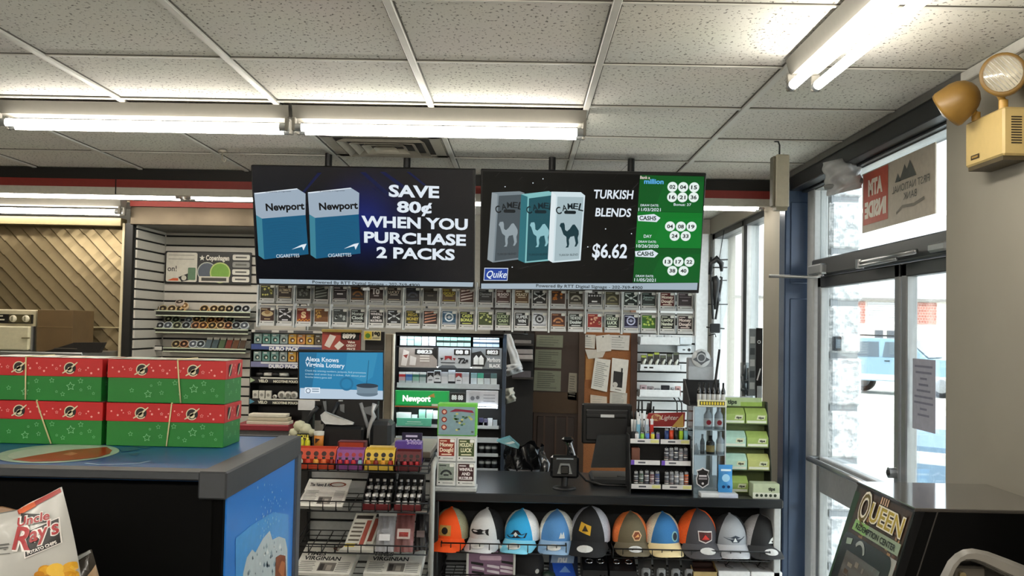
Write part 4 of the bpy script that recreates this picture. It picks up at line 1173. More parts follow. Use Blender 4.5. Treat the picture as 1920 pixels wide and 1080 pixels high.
for k, (a, c_, lab) in enumerate(((1345, 1404, 'white earphone box lying flat next to the cigar box'), (1406, 1464, 'white earphone box lying flat at right end of the lower shelf'))):
    x0, x1 = at(a, 1060, 5.06).x, at(c_, 1060, 5.06).x
    t = thing('earphone_box', lab, 'box', ((x0 + x1) / 2, 5.18, ZL), 0, 'white earphone boxes on the lower shelf')
    m = MB(); m.box(x0, 5.03, ZL, x1, 5.33, ZL + .082, mat('#f2f2f2', .45), .003); part(m, 'carton', t)
    m = MB(); A = Art(m, (x0, 5.03, ZL + .082), (1, 0, 0), (0, 1, 0)); w_ = x1 - x0; GK = mat('#3a3c3f', .4)
    A.line([(w_ * .3, .25), (w_ * .22, .19), (w_ * .4, .15), (w_ * .36, .09), (w_ * .5, .05)], .006, GK, 1); A.line([(w_ * .55, .06), (w_ * .42, .13), (w_ * .6, .2), (w_ * .66, .26)], .006, GK, 1); A.disc(w_ * .7, .25, .016, GK, 1, 12); A.disc(w_ * .8, .21, .012, GK, 1, 12)
    A.rect(w_ * .6, .1, w_ * .85, .108, mat('#9a9ca0', .4), 1)
    B_ = Art(m, (x0, 5.03, ZL)); B_.text('LG', w_ * .36, .03, .018, mat('#8a3040', .4), 1, .02); B_.rect(w_ * .5, .035, w_ * .85, .04, mat('#8d9096', .4), 1)
    part(m, 'print', t)

# ================================================================== things standing on the counter
# ---- little ticket stand with a green header
x0, z0, x1, z1 = R(819, 757, 893, 921, 5.05)
t = thing('ticket_stand', 'white countertop scratch ticket stand with a green bordered header', 'ticket stand', ((x0 + x1) / 2, 5.1, ZC))
zt = z1; w_ = x1 - x0
m = MB(); m.box(x0, 5.06, ZC, x1, 5.15, zt - .165, mat('#c9cccc', .4), .003); m.box(x0 - .006, 5.03, ZC, x1 + .006, 5.16, ZC + .022, mat('#c3c6c6', .4), .003); part(m, 'body', t)
zh = zt - .165
m = MB(); m.box(x0, 5.055, zh, x1, 5.15, zt, mat('#6cc04a', .45), .003)
A = Art(m, (x0, 5.055, zh)); hh = zt - zh
A.rect(w_ * .03, hh * .03, w_ * .95, hh * .9, mat('#7d9ba4', .5), 1)
for k, v in enumerate((.74, .5, .26)): A.disc(w_ * .17, hh * v, hh * .085, mat('#8c2a22', .5), 2); A.disc(w_ * .17, hh * v, hh * .05, mat('#e0b09a', .5), 3, 10)
A.poly([(w_ * .3, hh * .74), (w_ * .45, hh * .84), (w_ * .88, hh * .8), (w_ * .92, hh * .72), (w_ * .6, hh * .76)], mat('#8a1f3a', .5), 2)
for k in range(22):
    rr = random.Random(k); u, v = rr.uniform(.34, .88), rr.uniform(.1, .68)
    A.rect(w_ * u, hh * v, w_ * (u + .06), hh * (v + .05), mat(['#c9c46a', '#3c6a4a', '#8fae6a', '#4a5a4a'][k % 4], .5), 2)
part(m, 'header', t)
TS = [('#8c2a16', '#f0dcc0', 'two', 'Money|Dough!', 'red'), ('#3a4a1c', '#e8e6c0', 'two', 'HOLIDAY|LUCK', 'green'), ('#8d978c', '#23282a', 'arc', '', 'grey'), ('#3a1216', '#f0e8e8', 'two', 'WINFALL|AND|MULTIPLIER', 'dark red')]
hw = w_ / 2; hh = (zh - ZC - .03) / 2
for k, sp_ in enumerate(TS):
    cx, zz = x0 + hw * (.5 + k % 2), ZC + .026 + hh * (1 - k // 2)
    m = MB(); m.box(cx - hw * .47, 5.05, zz, cx + hw * .47, 5.058, zz + hh * .95, PLW, .002); ticket_art(Art(m, (cx, 5.05, zz + .004), eps=.0004, base=.0004), hw * .86, hh * .9, sp_)
    part(m, 'ticket_pocket', t, 'pocket with a %s ticket' % sp_[4])

# ---- card reader seen from behind
c = at(1058, 900, 5.22); cx = c.x
t = thing('card_reader', 'black card reader on a short stand beside the register monitor', 'card reader', (cx, 5.22, ZC))
m = MB(); m.lathe((cx, 5.2, ZC), [(0, .014), (.05, .014), (.062, .006), (.064, 0), (0, 0)], BLACK, 20); part(m, 'base', t)
m = MB(); m.cyl((cx, 5.21, ZC + .01), (cx + .005, 5.22, ZC + .10), .018, BLACK); part(m, 'post', t)
m = MB(); GL = mat('#101113', .15, coat=.6)
m.box(cx - .075, 5.19, ZC + .055, cx + .075, 5.235, ZC + .175, GL, .012); m.box(cx - .062, 5.183, ZC + .07, cx + .062, 5.192, ZC + .15, mat('#060607', .5)); m.box(cx - .045, 5.18, ZC + .155, cx + .045, 5.19, ZC + .162, mat('#6f7478', .2))
part(m, 'housing', t)
m = MB(); m.prism([(cx - .04, 5.18, ZC + .08), (cx + .04, 5.18, ZC + .08), (cx + .025, 5.18, ZC + .135), (cx - .025, 5.18, ZC + .135)], (0, .006, 0), mat('#8c9093', .15, .6)); m.box(cx - .022, 5.172, ZC + .08, cx + .022, 5.182, ZC + .125, GL, .008); part(m, 'inner_plate', t)
m = MB(); m.tube([(cx + .03, 5.23, ZC + .16), (cx + .032, 5.24, ZC + .21), (cx + .02, 5.235, ZC + .25)], [.022, .018, .02], GL, 10); m.box(cx - .018, 5.20, ZC + .245, cx + .045, 5.26, ZC + .27, GL, .012); m.cyl((cx + .055, 5.22, ZC + .165), (cx + .03, 5.225, ZC + .24), .006, STEEL); part(m, 'scanner_head', t)
m = MB(); m.tube([(cx + .06, 5.24, ZC + .1), (cx + .12, 5.3, ZC + .03), (cx + .2, 5.28, ZC + .012), (cx + .36, 5.24, ZC + .012), (cx + .4, 5.3, ZC + .012)], .006, BLACK, 6); part(m, 'cable', t)
# ---- register monitor seen from behind
x0, z0, x1, z1 = R(1091, 757, 1184, 832, 5.46)
t = thing('register_monitor', 'black register monitor turned away, standing on the counter', 'monitor', ((x0 + x1) / 2, 5.46, ZC))
m = MB(); m.box(x0, 5.44, z0, x1, 5.50, z1, mat('#0c0d0f', .3), .008); m.box(x0 + .02, 5.428, z0 + .02, x1 - .02, 5.442, z1 - .03, mat('#121316', .35), .01); m.box(x0 + .02, 5.42, z1 - .075, x1 - .03, 5.43, z1 - .055, BLACK, .004)
part(m, 'casing', t)
m = MB(); a = Art(m, (x0, 5.419, z1)); a.rect(.10, -.072, .175, -.056, mat('#d9dbdb', .5), 1); part(m, 'sticker', t, 'white sticker')
m = MB(); p = [at(1120, 815, 5.42), at(1176, 815, 5.42), at(1184, 876, 5.42), at(1108, 876, 5.42)]
m.prism([(q.x, 5.40, q.z) for q in p], (0, .03, 0), mat('#24282a', .45)); part(m, 'stand', t)
m = MB(); a, bq = at(1108, 880, 5.4).x, at(1188, 880, 5.4).x; m.box(a, 5.33, ZC, bq, 5.58, ZC + .045, mat('#1c1f21', .45), .012)
m.tube([(a + .14, 5.36, ZC + .046), (a + .2, 5.34, ZC + .04), (a + .26, 5.30, ZC + .02), (a + .3, 5.3, ZC + .008)], .005, BLACK, 6); part(m, 'foot', t)

# ---- lighter rack
YL = 5.10
x0, x1 = at(1183, 870, YL).x, at(1299, 870, YL).x
xm = (x0 + x1) / 2
zs = [at(1240, 913, YL).z, at(1240, 868, YL + .04).z, at(1240, 828, YL + .08).z]
t = thing('lighter_rack', 'three-tier black lighter rack with red sign beside the acrylic case', 'display rack', (xm, YL + .1, ZC))
m = MB()
for x in (x0 - .004, x1 - .002): m.prism([(x, YL, ZC), (x, YL + .22, ZC), (x, YL + .22, zs[2] + .03), (x, YL + .09, zs[2] + .03), (x, YL, zs[0] + .02)], (.006, 0, 0), BLACK)
m.box(x0, YL + .21, ZC, x1, YL + .22, zs[2] + .06, BLACK); part(m, 'frame', t)
for k, z in enumerate(zs):
    m = MB(); y = YL + .04 * k; m.box(x0, y + .004, z - .012, x1, YL + .21, z - .006, BLACK); part(m, 'shelf', t)
    for a, c_ in ((x0 + .004, xm - .004), (xm + .004, x1 - .004)):
        m = MB(); m.box(a, y, z - .012, c_, y + .004, z + .012, mat('#d5d2d0', .45)); A = Art(m, (a, y, z)); w_ = c_ - a
        A.rect(w_ * .25, -.004, w_ * .5, .004, mat('#4a4a50', .5), 1)
        if k == 1: A.rect(0, -.012, w_ * .12, .012, mat('#6a4ab0', .5), 1)
        else: A.rect(w_ * .7, -.008, w_ * .98, .008, mat('#d8d48a', .5), 1)
        part(m, 'price_strip', t)
p = [at(1208, 800, YL + .16), at(1283, 800, YL + .16), at(1285, 773, YL + .16), at(1216, 775, YL + .16)]
m = MB(); m.prism([(q.x, YL + .16, q.z) for q in p], (0, .008, 0), mat('#8e1a18', .45)); A = Art(m, (p[0].x, YL + .16, p[0].z)); w_ = p[1].x - p[0].x
A.poly([(w_ * .68, .0), (w_ * .98, .0), (w_ * .97, .075)], mat('#c8a050', .45), 1); A.disc(w_ * .3, .05, .028, mat('#c9a878', .45), 1, 14, ry=.018); A.text('Big', w_ * .3, .042, .02, mat('#8e1a18', .45), 2, .03); A.text('Lighter', w_ * .62, .04, .024, mat('#ece4dc', .45), 2, .0, width=.088, shear=.3)
part(m, 'sign', t, 'red sign with cream lettering')
def lighter_proto(col, cap_col, h, r, printed):
    t = thing('pocket_lighter', '', 'lighter', (0, 0, 0), 0, 'lighters on the lighter rack')
    m = MB(); m.lathe((0, 0, 0), [(0, 0), (r, 0), (r, h * .78), (0, h * .78)], mat(col, .3), 10)
    if printed:
        for k in range(5): m.lathe((0, 0, h * (.1 + .13 * k)), [(r * 1.02, 0), (r * 1.02, h * .05)], mat(['#c9c9cc', '#7d7d85', '#e4e0da', '#a08a88', '#5a5f6a'][(k + printed) % 5], .35), 10)
    part(m, 'body', t, local=True)
    m = MB(); m.box(-r * .75, -r * .6, h * .78, r * .75, r * .6, h * .93, mat(cap_col, .3, .6), .002); m.cyl((0, -r * .5, h * .93), (0, r * .5, h * .93), r * .4, mat('#4a4a4a', .4, .6), seg=8); part(m, 'wheel_cap', t, local=True)
    return t
def put_lighters(px0, px1, zz, y, cols, names, h, r, where, printed=False):
    for k, (c_, nm) in enumerate(zip(cols, names)):
        px = px0 + (px1 - px0) * (k + .5) / len(cols)
        t = lighter_proto(c_, '#b9bbbd', h * (1 + .03 * ((k * 7) % 3 - 1)), r, (k + 1) if printed else 0)
        t['label'] = '%s pocket lighter, %s from left %s' % (nm, NTH[k], where); t.location = (at(px, 850, y).x, y, zz)
put_lighters(1245, 1290, zs[2] - .006, YL + .10, ['#24407a', '#c8401e', '#17181c', '#a8cc2c', '#7cb8c4'], ['dark blue', 'orange red', 'black', 'lime', 'pale blue'], .082, .0115, 'on the right top tier')
put_lighters(1189, 1238, zs[2] - .006, YL + .10, ['#d9dadc', '#7fc048', '#4a74c0', '#d6c83c', '#6a5a9a'], ['white', 'green', 'blue', 'yellow', 'violet'], .056, .010, 'on the left top tier')
put_lighters(1245, 1290, zs[1] - .006, YL + .07, ['#46464c', '#6c6c72', '#3a3c44', '#84848a', '#55555c'], ['dotted grey', 'pale printed', 'dark banded', 'light grey', 'dull violet-grey'], .088, .012, 'on the right middle tier', True)
put_lighters(1188, 1238, zs[0] - .006, YL + .03, ['#3c3e42', '#46584a', '#4c4a52', '#6a4c52', '#44507c'], ['black and white', 'green-grey', 'grey', 'rose-grey', 'blue-grey'], .088, .012, 'on the left bottom tier', True)
put_lighters(1246, 1292, zs[0] - .006, YL + .03, ['#55585c', '#66666a', '#8d8e92', '#a5a5a8', '#b8582a'], ['white-flecked', 'mottled', 'plain silver', 'pale silver', 'orange'], .088, .012, 'on the right bottom tier', True)
c = at(1188, 855, YL + .1); m = MB(); m.box(c.x - .015, YL + .07, zs[1] - .006, c.x + .03, YL + .16, zs[1] + .07, mat('#6b4030', .5), .003); single(m, 'cardboard_insert', 'brown cardboard block on the left middle tier of the lighter rack', 'box')
# cup of long lighters
c = at(1205, 790, YL + .17)
for k, (px, cc, nm) in enumerate(((1197, '#7fb4cc', 'pale blue'), (1213, '#aab8c8', 'silver blue'), (1222, '#c03028', 'red'))):
    x = at(px, 795, YL + .14).x; m = MB(); m.box(x - .010, YL + .135, zs[2] - .006, x + .010, YL + .15, zs[2] + .105, mat(cc, .3), .003); m.box(x - .009, YL + .134, zs[2] + .08, x + .009, YL + .151, zs[2] + .112, mat('#dfe2e4', .3), .003)
    single(m, 'pocket_lighter', 'tall %s lighter standing behind the small lighters' % nm, 'lighter', 'tall lighters on the lighter rack')
GP = 'long-necked lighters behind the lighter rack'
rr = random.Random(3)
for k in range(9):
    px = 1186 + 4.6 * k; x = at(px, 790, YL + .18).x; top = at(px + rr.uniform(-3, 6), 748 + rr.uniform(0, 16) + (14 if k < 2 else 0), YL + .19)
    bz = zs[2] + .04
    b0 = Vector((x, YL + .180, bz)); b1 = Vector((top.x, YL + .19, top.z)); md = b0.lerp(b1, .6)
    t = thing('gas_match', 'black and white long-necked lighter, %s from left in the bunch' % NTH[k], 'long lighter', b0, 0, GP)
    m = MB(); m.tube([b0, md], .007, mat('#d4d6d8', .35), 7); part(m, 'handle', t)
    m = MB(); m.tube([md, b1], [.0055, .0045], BLACK, 7); part(m, 'neck', t)
m = MB(); a, bq = at(1184, 800, YL + .18).x, at(1228, 800, YL + .18).x; m.box(a, YL + .165, zs[2] - .006, bq, YL + .20, zs[2] + .04, mat('#2a2c30', .5), .003); single(m, 'lighter_cup', 'dark holder of long-necked lighters on the lighter rack', 'holder')

# ---- acrylic display case
YA = 5.12
x0, z0, x1, z1 = R(1299, 762, 1361, 922, YA)
t = thing('acrylic_case', 'clear acrylic display case with three levels beside the lighter rack', 'display case', ((x0 + x1) / 2, YA + .1, ZC))
m = MB(); y1 = YA + .2
for bx in ((x0, YA, ZC, x0 + .004, y1, z1), (x1 - .004, YA, ZC, x1, y1, z1), (x0, y1 - .004, ZC, x1, y1, z1), (x0, YA, ZC, x1, YA + .003, z1)): m.box(*bx, ACRYL)
part(m, 'panes', t)
m = MB(); ED = mat('#c2c8cc', .25)
for x in (x0, x1 - .005):
    for y in (YA - .001, y1 - .005): m.box(x, y, ZC, x + .005, y + .005, z1, ED)
m.box(x0, YA, z1 - .004, x1, y1, z1, ED); part(m, 'edges', t)
zsh = [at(1330, 853, YA).z, at(1330, 806, YA).z]
for z in zsh: m = MB(); m.box(x0 + .004, YA + .004, z - .004, x1 - .004, y1 - .005, z, ED); part(m, 'shelf', t)
def bottle(px, z, y, h, r, cap_c, glass_c, lab_c, name, label, group=None, seg=14, print_=None, flat=False):
    x = at(px, 830, y).x
    t = thing(name, label, 'bottle', (x, y, z), 0, group)
    m = MB(); m.lathe((x, y, z), [(0, 0), (r, 0), (r, h * .62), (r * .55, h * .76), (r * .4, h * .82), (0, h * .82)], mat(glass_c, .15, coat=.5), seg); part(m, 'glass', t)
    m = MB(); m.lathe((x, y, z), [(r * .46, h * .8), (r * .46, h), (0, h)], mat(cap_c, .3, .3), seg); part(m, 'cap', t)
    m = MB(); m.lathe((x, y, z), [(r * 1.02, h * .12), (r * 1.02, h * .48)], mat(lab_c, .4), seg)
    if print_: Art(m, (x, y - r * 1.02, z)).disc(0, h * .3, h * .11, mat(print_, .4), 1, 14)
    part(m, 'label', t)
    return t
for k, px in enumerate((1327, 1347)): bottle(px, zsh[1], YA + .05, .118, .022, '#c4c8cc', '#b4bac0', '#e2e2e4', 'novelty_bottle', 'clear bottle with round red label, %s of two in the acrylic case' % ('left' if k == 0 else 'right'), 'clear bottles in the acrylic case', print_='#b02030')
bottle(1332, zsh[0], YA + .05, .095, .022, '#1c1c1e', '#2a2826', '#b49a62', 'novelty_flask', 'dark flask with tan label on the middle level of the acrylic case')
bottle(1350, zsh[0], YA + .055, .115, .02, '#b8bcc0', '#c4c8ce', '#eceeee', 'novelty_flask', 'pale flask with white label on the middle level of the acrylic case')
bottle(1317, zsh[0], YA + .06, .10, .012, '#8e9296', '#7a7e82', '#8a8e92', 'metal_pipe', 'thin grey metal pipe on the middle level of the acrylic case')
x = at(1305, 840, YA + .05).x; m = MB(); m.lathe((x, YA + .05, zsh[0]), [(0, 0), (.014, 0), (.012, .03), (.002, .055)], mat('#ccd0d4', .3), 12); single(m, 'glass_cone', 'small clear cone at left of the middle level in the acrylic case', 'ornament')
cx = at(1317, 890, YA).x
m = MB(); A = Art(m, (cx, YA - .004, at(1317, 915, YA).z)); P = [(-.03, .02), (-.034, .05), (-.026, .075), (-.033, .092), (-.01, .1), (0, .108), (.01, .1), (.033, .092), (.026, .075), (.034, .05), (.03, .02), (0, .0)]
m.prism([(cx + u, YA - .012, A.O.z + v) for u, v in P], (0, .008, 0), mat('#d0cccf', .4)); A.O.y = YA - .012
A.poly([(u * .88, .054 + (v - .054) * .88) for u, v in P], mat('#120c0e', .4), 1); A.rect(-.02, .06, .02, .068, mat('#d6d0d2', .4), 2); A.rect(-.022, .045, .022, .055, mat('#8c8488', .4), 2); A.disc(0, .025, .006, mat('#d6d0d2', .4), 2)
single(m, 'shield_badge', 'black shield-shaped pack with pale outline hung on the acrylic case', 'badge pack')
x0b, z0b, x1b, z1b = R(1314, 918, 1383, 934, 5.03)
m = MB(); m.box(x0b, 5.02, ZC, x1b, 5.1, ZC + .022, mat('#d2d4d6', .4), .002); m.box(x0b + .09, 5.018, ZC + .001, x1b, 5.0205, ZC + .021, mat('#bfc6d8', .4)); single(m, 'flat_carton', 'flat white carton lying at the counter edge under the blue packet', 'carton')
x0b, x1b = at(1347, 900, 5.06).x, at(1373, 900, 5.06).x
t = thing('blue_sachet', 'bright blue printed sachet standing in front of the acrylic case', 'sachet', ((x0b + x1b) / 2, 5.06, ZC + .022)); m = MB()
zb = ZC + .0225
m.grid(lambda u, v: (x0b + (x1b - x0b) * (u + .06 * math.sin(7 * v) * (u - .5)), 5.06 - .012 * math.sin(PI * u) * math.sin(PI * v), zb + .14 * v), 8, 8, mat('#3c8fd0', .3)); m.grid(lambda u, v: (x0b + (x1b - x0b) * u, 5.064, zb + .14 * v), 2, 2, mat('#2a6aa8', .3)); part(m, 'pouch', t)
m = MB(); A = Art(m, ((x0b + x1b) / 2, 5.046, zb)); A.disc(0, .075, .02, mat('#9fd0f0', .3), 1); A.rect(-.026, .11, .026, .12, mat('#d8ecf6', .3), 1); A.disc(-.012, .03, .008, mat('#16305a', .3), 1, 8); A.disc(.014, .03, .008, mat('#16305a', .3), 1, 8); part(m, 'print', t)
# box of small black bottles on top of the case
x0, x1 = at(1291, 730, YA + .02).x, at(1361, 730, YA + .02).x; zt = z1
t = thing('bottle_tray', 'black display tray with yellow lettered front on top of the acrylic case', 'display tray', ((x0 + x1) / 2, YA + .1, zt))
m = MB(); TR_ = mat('#242427', .5)
m.prism([(x0, YA, zt), (x0, YA + .2, zt), (x0, YA + .2, zt + .125), (x0, YA + .15, zt + .125), (x0, YA, zt + .03)], (.005, 0, 0), TR_); m.prism([(x1, YA, zt), (x1, YA + .2, zt), (x1, YA + .2, zt + .04), (x1, YA, zt + .03)], (-.005, 0, 0), TR_)
m.box(x0, YA + .195, zt, x1, YA + .2, zt + .13, TR_); m.box(x0, YA, zt, x1, YA + .2, zt + .005, TR_); part(m, 'carton', t)
m = MB(); xs = at(1308, 730, YA).x; m.box(xs, YA - .006, zt, x1, YA, zt + .033, mat('#d8d4b4', .5)); A = Art(m, (xs, YA - .006, zt)); A.rect(.01, .006, (x1 - xs) - .01, .027, mat('#1a1810', .5), 1)
for k in range(9): A.rect(.016 + k * .014, .009, .025 + k * .014, .024, mat('#d8c030', .5), 2)
part(m, 'front_strip', t)
for k in range(6):
    px = 1310 + 9 * k; bottle(px, zt + .006, YA + .045, .115, .0118, '#0c0c0d', '#111113', '#c9c9c6', 'dropper_bottle', 'small black bottle with pale label, %s from left in the black tray' % NTH[k], 'small bottles in the black tray', 10)
# clear bin with a silver emblem
x0, z0, x1, z1 = R(1291, 671, 1338, 705, YA + .12)
t = thing('emblem_bin', 'clear bin carrying a round silver emblem above the black tray', 'bin', ((x0 + x1) / 2, YA + .15, zt + .13))
m = MB(); m.box(x0, YA + .12, zt + .1305, x1, YA + .19, z1, mat('#8f959b', .3), .004); m.box(x0, YA + .118, zt + .1305, x1, YA + .121, z0 + .05, mat('#aab0b6', .25)); part(m, 'bin', t)
cx, cz = at(1315, 671, YA + .11).x, at(1315, 672, YA + .11).z
m = MB(); m.lathe((cx, YA + .117, cz), [(0, .008), (.045, .006), (.05, 0)], mat('#c6cacd', .3), 24, (0, -1, 0)); A = Art(m, (cx, YA + .108, cz)); A.poly([(-.046, -.006), (-.026, .006), (-.02, .03), (0, .04), (.02, .03), (.026, .006), (.046, -.006), (.02, -.02), (0, -.036), (-.02, -.02)], mat('#50555b', .4), 1); A.ring(0, .004, .024, .006, mat('#b0b5ba', .3), 2); part(m, 'emblem', t)
p0, p1 = at(1349, 655, YA + .1), at(1341, 718, YA + .1); m = MB(); m.tube([(p1.x, YA + .1, zt + .006), (p1.x, YA + .1, p1.z), p0], [.008, .007, .006], BLACK, 8); single(m, 'black_stick', 'thin black stick standing up behind the small black bottles', 'stick')

# ---- green display of tip boxes
YG = 5.14
GRN = mat('#a0b862', .5); GRL = mat('#b4c47e', .5); MINT = mat('#b6dac8', .5)
x0, x1 = at(1362, 850, YG).x, at(1447, 850, YG).x
rows = [at(1400, y, YG).z for y in (924, 880, 838, 795)]
zt = at(1400, 749, YG).z
t = thing('tips_display', 'green stepped cardboard display of filter tips at the right end of the counter', 'display stand', ((x0 + x1) / 2, YG + .1, ZC))
m = MB(); m.box(x0, YG + .16, ZC, x1, YG + .17, zt - .02, mat('#6e7c4a', .6))
m.prism([(x1, YG + .02, ZC), (x1, YG + .17, ZC), (x1, YG + .17, zt - .02), (x1, YG + .12, zt - .02), (x1, YG + .02, rows[1])], (.005, 0, 0), mat('#23281c', .6)); part(m, 'frame', t)
for k, z in enumerate(rows[1:]): m = MB(); y = YG + .03 * (k + 1); m.box(x0, y, z - .012, x1, YG + .16, z - .006, mat('#39441f', .6)); part(m, 'shelf', t)
m = MB(); xh = at(1440, 757, YG).x; m.box(x0 - .002, YG + .13, zt - .045, xh, YG + .14, zt, mat('#a9bd8c', .5)); A = Art(m, (x0, YG + .13, zt - .045)); A.text('tips', .055, .012, .022, mat('#20301a', .5), 1, .04, width=.05); A.rect(.1, .0, xh - x0, .022, mat('#8fae4a', .5), 1); part(m, 'header', t)
def tip_box(xa, xb, y, z, h, body, nm, dep=.075):
    t = thing('tip_box', nm, 'box', ((xa + xb) / 2, y, z), 0, 'filter tip boxes on the green display'); w_ = xb - xa
    m = MB(); m.prism([(xa, y, z), (xa, y + dep, z), (xa, y + dep, z + h), (xa, y + dep * .55, z + h), (xa, y, z + h * .62)], (w_, 0, 0), body); part(m, 'carton', t)
    m = MB(); A = Art(m, (xa, y, z)); A.rect(w_ * .04, h * .04, w_ * .96, h * .2, mat('#dfe3d2', .5), 1); A.poly([(w_ * .5, h * .28), (w_ * .86, h * .28), (w_ * .92, h * .56), (w_ * .56, h * .56)], mat('#d8dcb8', .5), 1); A.text('tips', w_ * .71, h * .34, h * .14, mat('#16200f', .5), 2, .05, width=w_ * .26); part(m, 'label', t)
xmid = (x0 + x1) / 2
pos = ['top', 'second', 'third', 'bottom']
for k in range(4):
    z = rows[3 - k] - .006 if k < 3 else ZC + .012
    y = YG + .03 * (3 - k); h = .078
    tip_box(x0 + .003, xmid - .003, y, z, h, GRN if k in (0, 3) else MINT, '%s filter tip box, left column, %s row of the green display' % ('green' if k in (0, 3) else 'mint', pos[k]))
    if k < 3: tip_box(xmid + .003, x1 - .003, y, z, h, GRN if k < 2 else mat('#c0c67a', .5), '%s filter tip box, right column, %s row of the green display' % ('green' if k < 2 else 'yellow-green', pos[k]))
m = MB(); m.box(x0, YG, ZC, x1, YG + .16, ZC + .006, mat('#39441f', .6)); part(m, 'base', t)
xa, xb = at(1409, 920, 5.06).x, at(1459, 920, 5.06).x
t = thing('tip_box', 'pale green closed filter tip box lying at the right end of the counter', 'box', ((xa + xb) / 2, 5.1, ZC), 0, 'filter tip boxes on the green display')
m = MB(); m.box(xa, 5.03, ZC, xb, 5.12, ZC + .075, mat('#b6c2a2', .5), .003); part(m, 'carton', t)
m = MB(); A = Art(m, (xa, 5.03, ZC)); w_ = xb - xa; A.rect(0, 0, w_, .03, mat('#d9ddcf', .5), 1)
for k in range(5): A.disc(w_ * (.15 + .17 * k), .016, .008, mat('#20301a', .5), 2, 8)
A.text('tips', w_ * .7, .042, .016, mat('#16200f', .5), 1, .05); part(m, 'label', t)
# ================================================================== newspaper and candy rack left of the counter
YF, YB = 4.78, 5.08
rx0, rx1 = at(556, 950, YF).x, at(802, 950, YF).x
nr = thing('newspaper_rack', 'black wire rack of energy shots and newspapers left of the counter', 'rack', ((rx0 + rx1) / 2, 4.95, 0))
m = MB(); slats_x(m, rx0, rx1, YB + .03, 0.05, 1.10, .105, mat('#b4b6b4', .5)); part(m, 'slat_back', nr)
for x in (rx0 - .012, rx1):
    m = MB(); m.box(x, YB - .02, 0, x + .012, YB + .05, 1.12, BLACK, .002); part(m, 'upright', nr)
GPST = mat('#a9aaa6', .4, .3)
m = MB(); xa, xb = at(804, 950, 4.86).x, at(816, 950, 4.86).x
m.tube([((xa + xb) / 2, 4.86, 0), ((xa + xb) / 2, 4.86, 1.08), ((xa + xb) / 2 + .004, 4.88, 1.115), ((xa + xb) / 2 + .012, 4.92, 1.13)], .014, GPST, 8); part(m, 'post', nr, 'grey tubular post')
S1, S2, S3, S4 = 1.079, 0.886, 0.686, 0.53
wire_shelf('wire_shelf', rx0, rx1, YF, YB, S1, .034, nr, .05, .10)
wire_shelf('wire_shelf', rx0, rx1, YF, YB, S2, .047, nr, .062, .12)
wire_shelf('wire_shelf', rx0, rx1, YF, YB, S3, .040, nr, .062, .15)
wire_shelf('wire_shelf', rx0, rx1, YF, YB, S4, .040, nr, .062, .15)
PX4 = YF / FPX
def shot_box(pa, pb, pt, pbm, y, z, col, dark, label, cols, nb, rows=1, sign=None):
    xa, xb = at(pa, pbm, y).x, at(pb, pbm, y).x
    h = (pbm - pt) * y / FPX; w_ = xb - xa
    t = thing('shot_carton', label, 'carton', ((xa + xb) / 2, y + .05, z), 0, 'energy shot cartons on the wire rack')
    m = MB(); C_ = mat(col, .4)
    m.box(xa, y, z, xb, y + .006, z + h * .3, C_); m.box(xa, y + .085, z, xb, y + .09, z + h * 1.05, C_); m.box(xa, y, z, xb, y + .09, z + .004, C_)
    for x in (xa, xb - .003): m.prism([(x, y, z), (x, y + .09, z), (x, y + .09, z + h * 1.05), (x, y + .05, z + h), (x, y, z + h * .4)], (.003, 0, 0), C_)
    # arched top card with openings
    A = Art(m, (xa, y + .018, z + h * .5), (1, 0, 0), Vector((0, .35, 1)))
    A.rect(0, 0, w_, h * .52, C_, 0)
    for k in range(nb): A.disc(w_ * (k + .5) / nb, h * .26, w_ / nb * .32, mat(dark, .5), 1, 12)
    part(m, 'carton', t)
    for k in range(nb):
        x = xa + w_ * (k + .5) / nb; r = w_ / nb * .36
        bt = thing('energy_shot', 'small %s bottle, %s from left in %s' % (cols[k % len(cols)][1], NTH[k], label.split(' of ')[0]), 'bottle', (x, y - .001 - r + .03, z + .005), 0, 'energy shots on the wire rack')
        q = MB(); yy = y + .022 + .0
        q.lathe((x, yy, z + .005), [(0, 0), (r, 0), (r, h * .36), (r * .55, h * .46), (0, h * .46)], mat(cols[k % len(cols)][0], .3), 10)
        q.lathe((x, yy, z + .005), [(r * 1.02, h * .08), (r * 1.02, h * .2)], mat(cols[k % len(cols)][2], .3), 10); part(q, 'body', bt)
        q = MB(); q.lathe((x, yy, z + .005), [(r * .6, h * .44), (r * .6, h * .56), (0, h * .56)], mat('#16130f', .4), 10); part(q, 'cap', bt)
    return t
z1_ = S1 + .004
shot_box(553, 627, 846, 884, YF + .01, z1_, '#c8482a', '#3a120a', 'red-orange carton of shots at the rack\'s left end', [('#c4cfc4', 'pale green', '#2a5a3a'), ('#c83a24', 'red', '#e8c0a0'), ('#e0a040', 'amber', '#8a2a1a'), ('#d8642c', 'orange', '#f0d8b0'), ('#8a2018', 'dark red', '#e8d8c8')], 5)
shot_box(629, 680, 847, 884, YF + .01, z1_, '#8a4a8a', '#a02a30', 'purple topped carton of red shots', [('#b02028', 'red', '#f0d0c0'), ('#c8303a', 'bright red', '#f4e8e0'), ('#c0242c', 'crimson', '#e8d0c8'), ('#8fb8cc', 'ice blue', '#e8f0f4')], 4)
shot_box(682, 738, 846, 884, YF + .01, z1_, '#d8b440', '#1a0c06', 'yellow carton of shots in front', [('#c87828', 'amber', '#f0e0b0'), ('#7a1c14', 'dark red', '#e8d8c0'), ('#d89a30', 'golden', '#5a1a10'), ('#a83020', 'brick red', '#f0e0d0')], 4)
